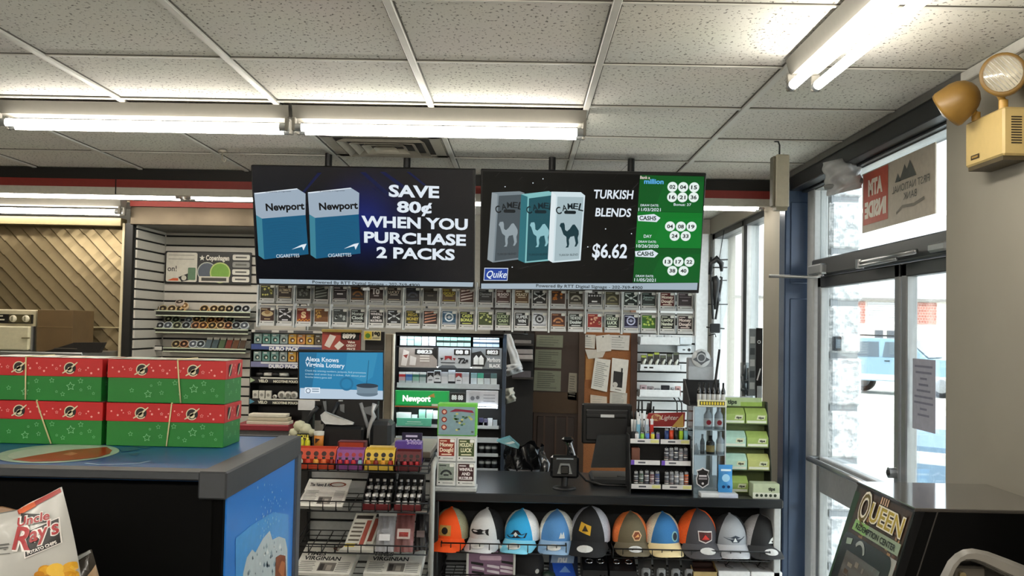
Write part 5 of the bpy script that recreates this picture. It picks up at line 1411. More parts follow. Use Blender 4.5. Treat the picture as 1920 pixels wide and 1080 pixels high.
shot_box(740, 787, 848, 884, YF + .01, z1_, '#5a141c', '#1c0608', 'maroon carton of shots at the rack\'s right', [('#2a1c20', 'black', '#c8b8b8'), ('#a8202c', 'red', '#e8d8d8'), ('#8a1c24', 'ruby', '#f0e4e0'), ('#c02a34', 'scarlet', '#e0c8c8')], 4)
xa, xb = at(634, 840, 4.95).x, at(686, 840, 4.95).x; z_ = S1 + .02
m = MB(); m.box(xa, 4.93, z_, xb, 5.0, at(660, 828, 4.93).z, mat('#5c1414', .4), .003); A = Art(m, (xa, 4.93, z_)); hh = at(660, 828, 4.93).z - z_; A.rect(.03, hh * .55, .1, hh * .62, mat('#e8d8c0', .4), 1); A.rect(.01, hh * .7, xb - xa - .01, hh * .95, mat('#a83a1c', .4), 1); single(m, 'dark_red_carton', 'dark red carton behind the purple topped carton', 'carton')
shot_box(689, 739, 828, 846, 4.92, S1 + .05, '#e0cc88', '#1a0c06', 'cream yellow carton of shots in the second row', [('#7a1c14', 'dark', '#e8d8c0')], 4)
xa, xb = at(741, 840, 4.95).x, at(791, 840, 4.95).x
m = MB(); m.box(xa, 4.93, z_, xb, 5.0, at(765, 828, 4.93).z, mat('#5a3f94', .4), .003); A = Art(m, (xa, 4.93, z_)); A.text('5-hour', .1, .10, .02, mat('#cbb8e8', .4), 1, .02); single(m, 'purple_carton', 'plain purple carton behind the maroon carton', 'carton')
xa, xb = at(754, 822, 5.06).x, at(792, 822, 5.06).x; za, zb = at(770, 836, 5.06).z, at(770, 811, 5.06).z
m = MB(); m.box(xa, 5.05, S1 + .02, xb, 5.058, zb, mat('#221c3a', .4), .002); A = Art(m, (xa, 5.05, za)); A.text('$199', .055, .006, .028, mat('#e4e0ec', .4), 1, .05); A.rect(.02, .046, .08, .056, mat('#cfc8e0', .4), 1); single(m, 'price_card', 'dark violet price card behind the purple carton', 'price card')
# shelf two
def paper_art(A, w_, h_, title, seed, photo=True):
    P = mat('#e4e2da', .8); K = mat('#26262a', .8); G_ = mat('#8a8a86', .8)
    A.rect(0, 0, w_, h_, P, 0)
    if title:
        for i, t_ in enumerate(title): A.text(t_, w_ * .08, h_ * ((.56 if len(title) > 1 else .72) - .15 * i), h_ * .12, K, 1, .03, width=w_ * (.36 if i == 0 and len(title) > 1 else .66), align='L')
    rr = random.Random(seed)
    for k in range(9):
        v = h_ * ((.34 if title and len(title) > 1 else .54) - .055 * k)
        if v < h_ * .04: break
        A.rect(w_ * .05, v, w_ * (.30 + .05 * rr.random()), v + h_ * .02, G_, 1); A.rect(w_ * .72, v, w_ * .95, v + h_ * .02, G_, 1)
    if photo: A.disc(w_ * .72, h_ * .80, w_ * .2, mat('#8a4a34', .8), 1, 14, ry=h_ * .09); A.disc(w_ * .72, h_ * .79, w_ * .15, mat('#c8c4ba', .8), 2, 14, ry=h_ * .06); A.rect(w_ * .40, h_ * .08, w_ * .70, h_ * .34, mat('#77726c', .8), 1); A.rect(w_ * .42, h_ * .1, w_ * .5, h_ * .3, mat('#3a3634', .8), 2); A.rect(w_ * .55, h_ * .1, w_ * .64, h_ * .26, mat('#a8a096', .8), 2)
def newspaper(px0, px1, y0, y1, z, label, title, seed, dz=.03, sl=.15, rot=0.0, n=1, group='newspapers on the wire rack'):
    xa, xb = at(px0, 1000, y0).x, at(px1, 1000, y0).x; w_ = xb - xa
    t = thing('newspaper', label, 'newspaper', ((xa + xb) / 2, (y0 + y1) / 2, z), rot, group)
    d = y1 - y0
    m = MB(); P = mat('#dcdad2', .85)
    m.prism([(-w_ / 2, -d / 2, 0), (w_ / 2, -d / 2, 0), (w_ / 2, d / 2, d * sl), (-w_ / 2, d / 2, d * sl)], (0, 0, dz), P)
    for k in range(3): m.box(-w_ / 2 - .002, -d / 2 - .002 + .001 * k, dz * (.2 + .25 * k), w_ / 2, -d / 2 + .01, dz * (.2 + .25 * k) + .002, mat('#8f8e88', .8))
    part(m, 'pages', t, local=True)
    m = MB(); V = Vector((0, d, d * sl)); paper_art(Art(m, (-w_ / 2, -d / 2, dz), (1, 0, 0), V), w_, V.length, title, seed); part(m, 'front_page', t, local=True)
    return t
newspaper(556, 640, YF + .02, 5.06, S2 + .006, 'greyish newspaper lying alone on the second wire shelf', ['The News & Advance'], 2, .012, .35)
def shots_dark(pa, pb, pt, label):
    y = YF + .015; xa, xb = at(pa, 950, y).x, at(pb, 950, y).x; w_ = xb - xa; z = S2 + .006
    t = thing('drink_carton', label, 'carton', ((xa + xb) / 2, y + .09, z), 0, 'black cartons on the second wire shelf')
    m = MB(); K = mat('#141316', .4); h = .045
    m.prism([(xa, y, z), (xa, y + .19, z), (xa, y + .19, z + .16), (xa, y, z + .05)], (.003, 0, 0), K); m.prism([(xb, y, z), (xb, y + .19, z), (xb, y + .19, z + .16), (xb, y, z + .05)], (-.003, 0, 0), K)
    m.box(xa, y, z, xb, y + .004, z + .03, mat('#6a1c20', .4)); m.box(xa, y + .19, z, xb, y + .194, z + .185 if pt else z + .15, K); m.box(xa, y, z - .0, xb, y + .19, z + .003, K)
    if pt: m.box(xa + .03, y + .188, z + .165, xa + .08, y + .19, z + .172, WHITE)
    part(m, 'carton', t)
    for i in range(4):
        for j in range(3):
            x = xa + w_ * (i + .5) / 4; yy = y + .03 + .055 * j; zz = z + .004 + .028 * j
            q = thing('drink_shot', 'tiny black bottle with white label, %s from left, %s row, in %s' % (NTH[i], ('front', 'middle', 'back')[j], 'left black carton' if pt else 'right black carton'), 'bottle', (x, yy, zz), 0, 'black shots on the second wire shelf')
            mm = MB(); mm.lathe((x, yy, zz), [(0, 0), (.0125, 0), (.0125, .05), (.008, .06), (0, .06)], mat('#1c1b1e', .3), 9); part(mm, 'bottle', q)
            mm = MB(); mm.lathe((x, yy, zz), [(.0128, .018), (.0128, .04)], mat('#d8d6d4', .4), 9); part(mm, 'label', q)
            mm = MB(); mm.lathe((x, yy, zz), [(.0085, .058), (.0085, .07), (0, .07)], mat('#cfcdcc', .35), 9); part(mm, 'cap', q)
shots_dark(679, 733, True, 'black carton of white-labelled shots with raised back, middle of second wire shelf')
shots_dark(738, 790, False, 'black carton of white-labelled shots at the right end of second wire shelf')
# shelf three
def leaning(px0, px1, pt, y, z, label, th, lean=.10, seed=1, col=None):
    xa, xb = at(px0, 1000, y).x, at(px1, 1000, y).x; h = at((px0 + px1) / 2, pt, y).z - z; w_ = xb - xa
    sk = w_ * .3
    m = MB(); P = mat('#e0ded4', .85)
    m.prism([(xa, y, z), (xb - sk, y, z), (xb, y + lean, z + h), (xa + sk, y + lean, z + h)], (0, th, 0), P)
    A = Art(m, (xa, y, z), (1, 0, 0), Vector((0, lean, h))); L_ = math.hypot(lean, h); s_ = sk / L_
    def q(u, v): return (u * (w_ - sk) + v * L_ * s_, v * L_)
    K = mat('#6a6258', .8)
    for k in range(6): A.poly([q(.1, .08 + .12 * k), q(.62, .08 + .12 * k), q(.62, .13 + .12 * k), q(.1, .13 + .12 * k)], K, 1)
    A.poly([q(.68, .1), q(.9, .1), q(.9, .8), q(.68, .8)], mat('#b0584a', .8), 1); A.poly([q(.1, .84), q(.9, .84), q(.9, .94), q(.1, .94)], mat('#3a3632', .8), 1)
    if col: A.poly([q(.05, .02), q(.5, .02), q(.5, .12), q(.05, .12)], mat(col, .8), 2)
    single(m, 'newspaper', label, 'newspaper', 'newspapers on the wire rack')
leaning(644, 700, 970, YF + .06, S3 + .012, 'newspaper leaning at the front of the leaning pair on the third wire shelf', .012, seed=3, col='#c8b040')
leaning(660, 715, 967, YF + .10, S3 + .02, 'newspaper leaning behind another on the third wire shelf', .012, seed=5)
m = MB(); xa, xb = at(634, 1020, YF).x, at(700, 1020, YF).x; m.prism([(xa, YF + .01, S3 + .003), (xb, YF + .01, S3 + .003), (xb + .03, 5.0, S3 + .036), (xa + .06, 5.0, S3 + .036)], (0, 0, .006), mat('#c8c6bc', .85)); single(m, 'newspaper', 'flat newspaper under the leaning ones on the third wire shelf', 'newspaper', 'newspapers on the wire rack')
def pouch(pa, pb, pt, pbm, y, z, col, top, label, accents):
    xa, xb = at(pa, 1000, y).x, at(pb, 1000, y).x; h = at(pa, pt, y).z - z; w_ = xb - xa
    t = thing('snack_pouch', label, 'pouch', ((xa + xb) / 2, y + .03, z), 0, 'pouches on the third wire shelf')
    m = MB(); C_ = mat(col, .35, bump=.4, scale=60)
    m.grid(lambda u, v: (xa + w_ * u, y + .10 * v - .022 * math.sin(PI * u) * math.sin(PI * v) + .004 * math.sin(19 * u + 7 * v), z + h * .96 * v), 10, 10, C_)
    m.grid(lambda u, v: (xa + w_ * u, y + .03 + .07 * v, z + h * .96 * v), 4, 4, C_); part(m, 'bag', t)
    m = MB(); m.box(xa, y + .10, z + h * .96 - .004, xb, y + .106, z + h * 1.05, mat(top, .4)); part(m, 'header_card', t)
    m = MB(); A = Art(m, (xa, y - .026, z + .02), (1, 0, 0), Vector((0, .09, h)))
    for (u0, v0, u1, v1, cc) in accents: A.rect(w_ * u0, h * v0, w_ * u1, h * v1, mat(cc, .4), 1)
    part(m, 'print', t)
pouch(704, 738, 972, 1036, YF + .02, S3 + .006, '#a9aab0', '#dcdcdc', 'grey and white pouch on the third wire shelf', ((.2, .25, .8, .45, '#d6d6da'), (.3, .5, .7, .6, '#7a7c84')))
pouch(739, 774, 970, 1036, YF + .02, S3 + .006, '#8a5a58', '#c03830', 'red topped pouch, middle of three on the third wire shelf', ((.15, .3, .85, .6, '#b8a8a4'), (.25, .36, .75, .5, '#a02420')))
pouch(776, 801, 968, 1030, YF + .05, S3 + .010, '#1c1a1c', '#b8aca4', 'black pouch with beige card, right end of third wire shelf', ((.2, .3, .8, .5, '#5a4a4a'),))
newspaper(553, 660, YF + .015, 5.06, S4 + .006, 'folded newspaper lying at the left of the lowest wire shelf', ['TIMES', 'VIRGINIAN'], 7, .045, .35, -.06)
newspaper(684, 790, YF + .015, 5.06, S4 + .006, 'thicker folded newspaper lying at the right of the lowest wire shelf', ['TIMES', 'VIRGINIAN'], 9, .05, .35, -.03)

# ================================================================== left counter with the lottery terminal
ZL2 = 1.135
lc = thing('lottery_counter', 'counter behind the wire rack carrying the lottery terminal', 'counter', (-.9, 5.45, 0))
m = MB(); m.box(-1.30, 5.14, ZL2 - .035, -.47, 5.75, ZL2, mat('#6f665a', .45), .004); part(m, 'worktop', lc)
m = MB(); m.box(-1.28, 5.17, 0, -.49, 5.72, ZL2 - .035, mat('#2a2826', .6)); part(m, 'body', lc)
lt = thing('lottery_terminal', 'black lottery terminal with printer and paper under the small blue monitor', 'terminal', (at(665, 842, 5.3).x, 5.32, ZL2))
K1, K2 = mat('#0d0e0f', .4), mat('#1d1f21', .35)
x0, z0, x1, z1 = R(606, 800, 682, 842, 5.24)
m = MB(); m.box(x0, 5.22, ZL2, x1, 5.45, z1, K1, .012); part(m, 'printer', lt)
x0, z0, x1, z1 = R(694, 790, 734, 836, 5.26)
m = MB(); m.box(x0, 5.24, ZL2, x1, 5.42, z1, mat('#26282a', .4), .02); m.cyl((x0 - .004, 5.3, ZL2 + .06), (x0, 5.3, ZL2 + .06), .05, GREYP, seg=20); part(m, 'scanner', lt)
x0, z0, x1, z1 = R(600, 755, 716, 800, 5.33)
m = MB(); m.box(x0 + .02, 5.33, ZL2, x1 - .02, 5.36, at(660, 700, 5.33).z, K1, .006)
for (a, bq) in (((.02, 0), (.10, .12)), ((.28, 0), (.22, .1))): m.tube([(x0 + a[0], 5.31, ZL2 + .06), (x0 + bq[0], 5.325, z1)], .010, GREYP if a[0] > .2 else K2, 8)
part(m, 'stand', lt)
m = MB()
for P in ([(683, 764), (711, 758), (698, 780), (678, 772)], [(637, 758), (646, 758), (646, 774), (638, 770)], [(605, 752), (612, 752), (613, 772), (609, 770)]):
    q = [at(a, c_, 5.32) for a, c_ in P]; m.prism([(v.x, 5.316, v.z) for v in q], (0, .006, 0), mat('#8c8f92', .25, .5))
part(m, 'trim_pieces', lt)
q = [at(a, c_, 5.24) for a, c_ in ((601, 778), (608, 772), (624, 778), (662, 793), (662, 796), (640, 797), (610, 795), (602, 788))]
m = MB(); m.prism([(v.x, 5.235 + .01 * (i % 2), v.z) for i, v in enumerate(q)], (0, .03, 0), mat('#c9cac8', .7)); part(m, 'paper', lt, 'crumpled white paper')
m = MB(); pts = [at(a, c_, 5.25) for a, c_ in ((704, 756), (700, 770), (703, 780), (697, 792), (693, 806), (691, 820))]; m.tube([(v.x, 5.215, v.z) for v in pts], [.012, .008, .014, .010, .008, .006], mat('#c2c4c6', .3, .4), 7); part(m, 'paper_tail', lt)
m = MB(); pts = [at(a, c_, 5.3) for a, c_ in ((588, 838), (578, 815), (580, 790), (590, 772), (600, 762))]; m.tube([(v.x, 5.24, max(v.z, ZL2 + .01)) for v in pts], .012, K2, 7); part(m, 'cable', lt)
m = MB(); x0, z0, x1, z1 = R(559, 751, 590, 769, 5.27); m.box(x0, 5.27, z0, x1, 5.275, z1, mat('#cfd0d0', .5)); m.box(x0 + .02, 5.275, ZL2, x1 - .01, 5.33, z1 - .01, K1); single(m, 'white_card', 'blank white card on a dark block under the left edge of small monitor', 'card')
m = MB(); m.box(Mo.c.x - .05, 5.375, ZL2, Mo.c.x + .05, 5.40, Mo.c.z, K1, .004); part(m, 'stand', Mo.t)
# jars left of the terminal
z_ = ZL2
t = thing('pickle_display', 'small cream and yellow display with two yellow bottles beside the cooler', 'display', (at(570, 838, 5.17).x, 5.2, z_))
m = MB(); CR = mat('#c8c6a8', .5, bump=.5, scale=30)
for (px, py, r) in ((562, 800, .034), (572, 806, .036), (551, 812, .026), (583, 812, .024), (570, 818, .03), (546, 818, .016)): v = at(px, py, 5.2); m.lathe((v.x, 5.2, v.z - r * .8), [(0.001, 0), (r * .8, r * .35), (r, r), (r * .7, r * 1.6), (0.001, r * 1.8)], CR, 12)
m.box(at(560, 830, 5.2).x, 5.19, z_, at(572, 830, 5.2).x, 5.21, at(570, 808, 5.2).z, CR); part(m, 'topper', t)
m = MB(); x0, zz0, x1, zz1 = R(550, 813, 583, 823, 5.16); m.box(x0 + .02, 5.160, zz0, x1 - .01, 5.166, zz1, BLACK); A = Art(m, (x0 + .02, 5.160, zz0)); A.text('PICKLE', (x1 - x0 - .03) / 2, .006, .016, mat('#e8dc50', .5), 1, .04, width=.06); part(m, 'sign', t)
for px, nm in ((567, 'left'), (578, 'right')):
    x = at(px, 835, 5.16).x; b_ = thing('yellow_bottle', 'bright yellow bottle under the cream topper, %s one' % nm, 'bottle', (x, 5.14, z_), 0, 'yellow bottles beside the cooler')
    q = MB(); q.lathe((x, 5.14, z_), [(0, 0), (.012, 0), (.014, .02), (.013, .045), (.007, .052), (0, .052)], mat('#c9c81e', .3), 12); part(q, 'body', b_)
    q = MB(); q.lathe((x, 5.14, z_), [(.0075, .051), (.0075, .06), (0, .06)], mat('#e4dc60', .3), 10); part(q, 'cap', b_)
x = at(597, 830, 5.16).x; b_ = thing('orange_tub', 'white and orange tub standing left of the black terminal', 'tub', (x, 5.17, z_))
q = MB(); q.lathe((x, 5.17, z_), [(0, 0), (.024, 0), (.026, .08), (0, .08)], mat('#d0822a', .4), 16); part(q, 'body', b_)
q = MB(); q.lathe((x, 5.17, z_), [(.027, .072), (.028, .092), (0, .094)], mat('#d2d2c8', .4), 16); A = Art(q, (x, 5.141, z_)); A.poly([(-.012, .03), (.012, .055), (-.014, .058)], mat('#2a120a', .4), 1); A.rect(-.014, .008, .008, .018, mat('#7a3a14', .4), 1); part(q, 'lid', b_)

# ================================================================== cigarette racks behind
YK = 6.20
bc = thing('back_counter', 'low back counter with a red front edge behind the cooler', 'counter', (-1.2, 6.3, 0))
xa, xb = at(440, 790, 6.05).x, at(812, 790, 6.05).x
zr = at(500, 797, 6.05).z
m = MB(); m.box(xa, 6.05, zr - .035, at(541, 790, 6.05).x, 6.6, zr, mat('#8c2430', .4), .004); part(m, 'red_edged_top', bc)
m = MB(); m.box(xa, 6.08, 0, at(541, 790, 6.05).x, 6.58, zr - .035, mat('#5c5a58', .6)); part(m, 'body', bc)
def pack(name, xa, xb, y, z, h, stripes, label, group, dep=.022):
    """stripes: list of (from, to, colour) up the front"""
    m = MB()
    for a, c_, col in stripes: m.box(xa, y, z + h * a, xb, y + dep, z + h * c_, mat(col, .4))
    return single(m, name, label, 'pack', group)
def strip(mb, xa, xb, y, z0, z1, col): mb.box(xa, y, z0, xb, y + .006, z1, mat(col, .4))
def X6(px, y=YK): return at(px, 700, y).x
def Z6(py, px=540, y=YK): return at(px, py, y).z
# left rack
lr = thing('tobacco_rack', 'black tobacco rack with blue shelf strips left of the small monitor', 'rack', (X6(535), YK + .12, zr))
m = MB(); xa, xb = X6(470), X6(606); zt = Z6(619)
m.box(xa, YK + .2, zr, xb, YK + .22, zt, BLACK); m.box(xa - .006, YK, zr, xa, YK + .22, zt, BLACK); m.box(xb, YK, zr, xb + .006, YK + .22, zt, BLACK)
part(m, 'frame', lr)
LS = [(656, '#3a4c84', 'b'), (689, '#77799c', 'b'), (718, '#1a1a1a', 'v'), (758, '#1a1a1a', 'v')]
for k, (py, col, kind) in enumerate(LS):
    z0, z1 = Z6(py), Z6(py - 10)
    m = MB(); m.box(xa, YK, z0 - .004, xb, YK + .2, z0 + .002, BLACK); part(m, 'shelf', lr)
    m = MB(); m.box(xa, YK - .006, z0, xb, YK, z1, mat(col, .4)); A = Art(m, (xa, YK - .006, z0)); w_ = xb - xa; h_ = z1 - z0
    if kind == 'b':
        A.rect(w_ * .14, h_ * .62, w_ * .97, h_ * .98, mat('#cfd0d4', .4), 1); A.text('DURO PACK', w_ * .46, h_ * -.12, h_ * .62, mat('#dfe0e4', .4), 2, .06, width=w_ * .42)
    else:
        A.rect(w_ * .14, h_ * .75, w_ * .97, h_ * 1.0, mat('#d8d6cc', .4), 1); A.text('VELO', w_ * .18, h_ * .05, h_ * .5, mat('#d8d6c4', .4), 2, .05, width=w_ * .13); A.text('NICOTINE POUCHES', w_ * .52, h_ * .05, h_ * .42, mat('#d8d6c4', .4), 2, .05, width=w_ * .40)
        A.poly([(w_ * .0, -h_ * .1), (w_ * .07, h_ * .4), (w_ * .0, h_ * .9)], mat('#9cae8c' if k == 2 else '#4f8ca4', .4), 2)
    part(m, 'shelf_strip', lr)
m = MB(); m.box(xa, YK - .01, Z6(624), xb, YK, Z6(619), mat('#b9b7b0', .4)); A = Art(m, (xa, YK - .01, Z6(624)))
for a, c_ in ((.05, .28), (.38, .5), (.58, .85)): A.rect((xb - xa) * a, .002, (xb - xa) * c_, .014, mat('#4a4a4c', .4), 1)
part(m, 'top_strip', lr)
TQ = [('#7d9490', '#1f3a3a', 'teal'), ('#5c8a80', '#16342e', 'green-teal'), ('#6f9690', '#1c3a36', 'teal'), ('#8a9894', '#20302e', 'grey-teal'), ('#c89a3c', '#5a3410', 'yellow'), ('#c88a4c', '#5a2c10', 'orange tan'), ('#d0a844', '#5a3c10', 'golden'), ('#6e6450', '#3a3020', 'dull brown')]
for row, (py, n) in enumerate(((645, 8), (678, 6))):
    for k in range(n):
        bcol, dk, nm = TQ[k]; px = 474 + 16.3 * k
        a, c_ = X6(px), X6(px + 14.2); z = Z6(py); h = .062
        m = MB(); m.box(a, YK + .005, z, c_, YK + .03, z + h, mat(bcol, .4), .001); A = Art(m, ((a + c_) / 2, YK + .005, z)); A.disc(0, h * .4, .015, mat(dk, .4), 1, 12); A.disc(0.002, h * .36, .007, mat('#d8d6c8', .4), 2, 8); A.rect(-.016, h * .78, .006, h * .9, mat('#d8dcd8', .4), 1)
        single(m, 'cigarillo_pack', '%s pack with round emblem, %s from left on the %s row' % (nm, NTH[k], ('upper', 'lower')[row]), 'pack', 'round-emblem packs on the left rack')
for k in range(4):
    x = X6(486 + 14.5 * k); z = Z6(706)
    m = MB(); m.lathe((x, YK + .04, z), [(0, 0), (.033, 0), (.034, .012), (.030, .02), (0, .022)], mat('#d4d2c8' if k in (1, 3) else '#2a2a2a', .4), 16); single(m, 'nicotine_tin', '%s round tin lying flat, %s from left on the upper black shelf' % ('white' if k in (1, 3) else 'black', NTH[k]), 'tin', 'tins on the left rack')
for k in range(3):
    a = X6(474 + 12.2 * k); z = Z6(749); m = MB(); m.box(a, YK + .005, z, a + .036, YK + .03, z + .052, mat('#cfcdc2', .4), .002); Art(m, (a + .018, YK + .005, z)).disc(0, .025, .010, mat('#8c8a82', .4), 1, 10)
    single(m, 'white_pack', 'white pack with grey dot, %s from left on the lowest shelf of the left rack' % NTH[k], 'pack', 'white packs on the left rack')
for k in range(4):
    px = (516, 529, 541, 552)[k]; r = .014 if k == 0 else .026; v = at(px, 743, YK + .03)
    m = MB(); m.lathe((v.x, YK + .02, Z6(749) + r), [(0, .006), (r * .9, .006), (r, 0), (r, -.016), (0, -.016)], mat('#d0cec4', .4), 16, (0, -1, .1)); Art(m, (v.x, YK + .012, Z6(749) + r)).disc(0, 0, r * .5, mat('#77756c', .4), 1, 10)
    single(m, 'standing_tin', 'white round tin standing on edge, %s from left on the lowest shelf of left rack' % NTH[k], 'tin', 'standing tins on the left rack')
for k in range(3):
    m = MB(); xa_, xb_ = at(464, 780, 6.1).x, at(544, 780, 6.1).x; m.box(xa_ + .004 * k, 6.08 + .006 * k, zr + .022 * k, xb_ - .012 * k, 6.19, zr + .022 * k + .019, mat(('#c9c2ae', '#bdb49c', '#d3cdbc')[k], .6), .002)
    single(m, 'flat_box', 'cream flat box on the red edged counter, %s in its stack' % ('bottom', 'middle', 'top')[k], 'box', 'cream boxes on the red edged counter')
# red price board and yellow ticket
x0, z0, x1, z1 = R(604, 622, 676, 657, 6.14)
t = thing('price_board', 'red price board with gold top edge above the small monitor', 'price board', ((x0 + x1) / 2, 6.15, z0))
m = MB(); m.box(x0, 6.14, z0, x1, 6.17, z1, mat('#7a2a22', .45), .002); m.box(x0 - .004, 6.13, z1 - .004, x1 + .004, 6.175, z1 + .014, mat('#a08a4c', .4, .3), .002); m.box(x0, 6.17, zr, x0 + .02, 6.185, z1, BLACK); part(m, 'board', t)
m = MB(); A = Art(m, (x0, 6.14, z0)); w_, h_ = x1 - x0, z1 - z0
A.rect(0, 0, w_ * .48, h_, mat('#a4473c', .45), 1); A.poly([(w_ * .06, h_ * .25), (w_ * .2, h_ * .85), (w_ * .36, h_ * .75), (w_ * .2, h_ * .12)], mat('#d8cdc4', .45), 2); A.poly([(w_ * .32, h_ * .22), (w_ * .45, h_ * .5), (w_ * .58, h_ * .3), (w_ * .42, h_ * .02)], mat('#e0d6cc', .45), 2)
A.rect(w_ * .5, h_ * .58, w_ * .97, h_ * .98, mat('#151210', .45), 2); A.text('8899', w_ * .70, h_ * .66, h_ * .24, mat('#ece8e0', .45), 3, .05, width=w_ * .34)
for i, s_ in enumerate(('Value', 'GREAT', 'PRICE')): A.text(s_, w_ * .76, h_ * (.4 - .19 * i), h_ * .12, mat('#e8d8cc', .45), 3, .04)
part(m, 'print', t)
x0, z0, x1, z1 = R(682, 620, 714, 638, 6.14)
m = MB(); m.box(x0, 6.14, z0, x1, 6.145, z1, mat('#cfc49a', .5)); A = Art(m, (x0, 6.14, z0)); A.rect(.004, .006, .05, .055, mat('#c9b038', .5), 1); A.disc(.026, .028, .016, mat('#4f7a2a', .5), 2, 10); A.text('190', .078, .026, .026, mat('#1c1a16', .5), 1, .06, width=.05); A.rect(.055, .01, .1, .018, mat('#8c8468', .5), 1)
single(m, 'value_tag', 'small cream and yellow price tag right of the red price board', 'price tag')
m = MB(); x0, z0, x1, z1 = R(683, 622, 718, 800, 6.16); m.box(x0, 6.155, 0.6, x1, 6.19, z1, mat('#171310', .6)); single(m, 'backing_board', 'tall dark board behind the small cream price tag', 'panel')
t = thing('rack_post', 'tall grey metal post between the two tobacco racks', 'post', (X6(730), 6.18, 0))
m = MB(); m.box(X6(723), 6.15, 0, X6(736), 6.22, Z6(622), mat('#857c6c', .4, .3), .003); part(m, 'post', t)
m = MB(); m.box(X6(737), 6.14, .4, X6(740), 6.2, Z6(622), mat('#c9c4b6', .4), .002); part(m, 'edge_strip', t)

# right rack
xa, xb = X6(742), X6(943); zt = Z6(625, 840)
rk = thing('cigarette_rack', 'tall black cigarette rack with white shelf strips behind the green ticket stand', 'rack', ((xa + xb) / 2, YK + .12, 0))
m = MB(); m.box(xa, YK + .2, 0.0, xb, YK + .22, zt, mat('#0e1013', .5)); m.box(xa - .008, YK, 0, xa, YK + .22, zt, BLACK); m.box(xb - .004, YK, 0, xb + .018, YK + .22, zt, mat('#2b3a4c', .4)); m.box(xa, YK - .01, zt - .02, xb, YK + .22, zt, BLACK); part(m, 'frame', rk)
def ZR(py): return Z6(py, 840)
FILLK = 16.0  # strength of the strips added to brighten the packs
shelf_y = [650, 726, 800, 826, 852, 880]
for k, py in enumerate(shelf_y):
    m = MB(); z = ZR(py); m.box(xa, YK, z - .008, xb, YK + .2, z - .002, mat('#1a1d22', .5)); part(m, 'shelf', rk)
    if k: m = MB(); m.box(xa + .01, YK - .006, z - .008, xb - .02, YK, z + (.024 if py in (726, 826) else .012), mat('#b9c3ca', .4)); part(m, 'shelf_strip', rk)
m = MB(); m.box(xa, YK - .05, zt - .008, xb, YK, zt, mat('#0e1013', .5)); m.box(xa, YK - .05, zt - .022, xb, YK - .046, zt, mat('#0e1013', .5)); part(m, 'strip_shield', rk)  # shield added to hide the strip above the top packs
for z, ya_, yb_ in ((zt - .009, YK - .044, YK - .026), (ZR(688), YK - .0035, YK + .0035), (ZR(762), YK - .021, YK - .008)):
    m = MB(); m.box(xa + .02, ya_, z - .004, xb - .03, yb_, z, mat('#eef8ff', .4, emit=FILLK, noise=0)); part(m, 'added_light_strip', rk)  # hidden emissive strips added to brighten the rack
PG = 'cigarette packs on the right rack'
pa = [('#cfd6da', '#8fa8ac', 'white'), ('#a9c8c8', '#6f9c9c', 'aqua'), ('#9cc4bc', '#d6dedd', 'sea green'), ('#d0d6da', '#a9b0b8', 'white'), ('#ccd2d8', '#9ca4ac', 'pale grey')]
def rowpack(px, py, w_, h, stripes, nm, k, where, chev=None):
    a, c_ = X6(px), X6(px + w_); z = ZR(py); m = MB()
    for s0, s1, col in stripes: m.box(a, YK + .004, z + h * s0, c_, YK + .03, z + h * s1, mat(col, .4))
    if chev:
        A = Art(m, (a, YK + .004, z)); ww = c_ - a; A.poly([(ww * .05, h * .95), (ww * .95, h * .95), (ww * .95, h * .5), (ww * .5, h * .72), (ww * .05, h * .5)], mat(chev, .4), 1); A.rect(ww * .2, h * .25, ww * .8, h * .33, mat('#50545c', .4), 1)
    single(m, 'cigarette_pack', '%s pack, %s from left %s' % (nm, NTH[k], where), 'pack', PG)
for k, (c1, c2, nm) in enumerate(pa): rowpack(748.5 + 13.6 * k, 649, 12.4, .066 + (.008 if k == 2 else 0), [(0, .5, c1), (.5, .62, c2), (.62, 1, c1)], nm, k, 'in the left top block')
for k in range(5): rowpack(817.5 + 12.9 * k, 649, 11.9, .066 + .004 * (k > 2), [(0, .32, '#9cb8b0'), (.32, .55, '#16241f'), (.55, 1, '#7fb8a8')], ('mint and black', 'pale mint', 'green banded', 'light teal', 'teal')[k], k, 'in the middle top block')
for k in range(4): rowpack(886 + 12.4 * k, 649, 11.6, .060, [(0, .3, '#aec4d4'), (.3, .5, '#2c4458'), (.5, .72, '#cfdbe4'), (.72, .82, '#22303c'), (.82, 1, '#b8cad8')], ('blue and white', 'ice blue', 'steel striped', 'pale blue')[k], k, 'in the right top block')
for k in range(4): rowpack(748 + 12.9 * k, 719, 11.8, .066, [(0, .2, '#a8b8bc'), (.2, .55, ('#c0a8b0', '#5c88b8', '#88b8a8', '#9cb0b0')[k]), (.55, .8, ('#b03038', '#2a5a9c', '#2c6a5c', '#3c5a5c')[k]), (.8, 1, '#d8dee0')], ('red and white', 'blue', 'green and white', 'grey-green')[k], k, 'in the left middle block')
for k, (px, py, nm, ch) in enumerate(((801, 719, 'white with black chevron', '#181a1e'), (814, 716, 'raised white with black chevron', '#1c1e24'), (827.5, 719, 'plain white', None), (840.5, 715, 'raised plain white', None), (854, 719, 'white with red chevron', '#8a1c24'), (867, 719, 'pale grey plain', None))):
    rowpack(px, py, 12.4, .070, [(0, 1, '#ccd0d6')] if ch else [(0, .6, '#c6cad0'), (.6, 1, '#aab0b8')], nm, k, 'in the centre middle block', ch)
for k, (c1, c2, nm) in enumerate((('#c2d2dc', '#7fa8b0', 'pale blue'), ('#c8d6d6', '#3c9c84', 'emerald topped'), ('#b8c4cc', '#1a2430', 'black topped'), ('#c6d0d4', '#4a6a6c', 'grey slashed'))): rowpack(883 + 12.4 * k, 719, 11.4, .068, [(0, .55, c1), (.55, 1, c2)], nm, k, 'in the right middle block')
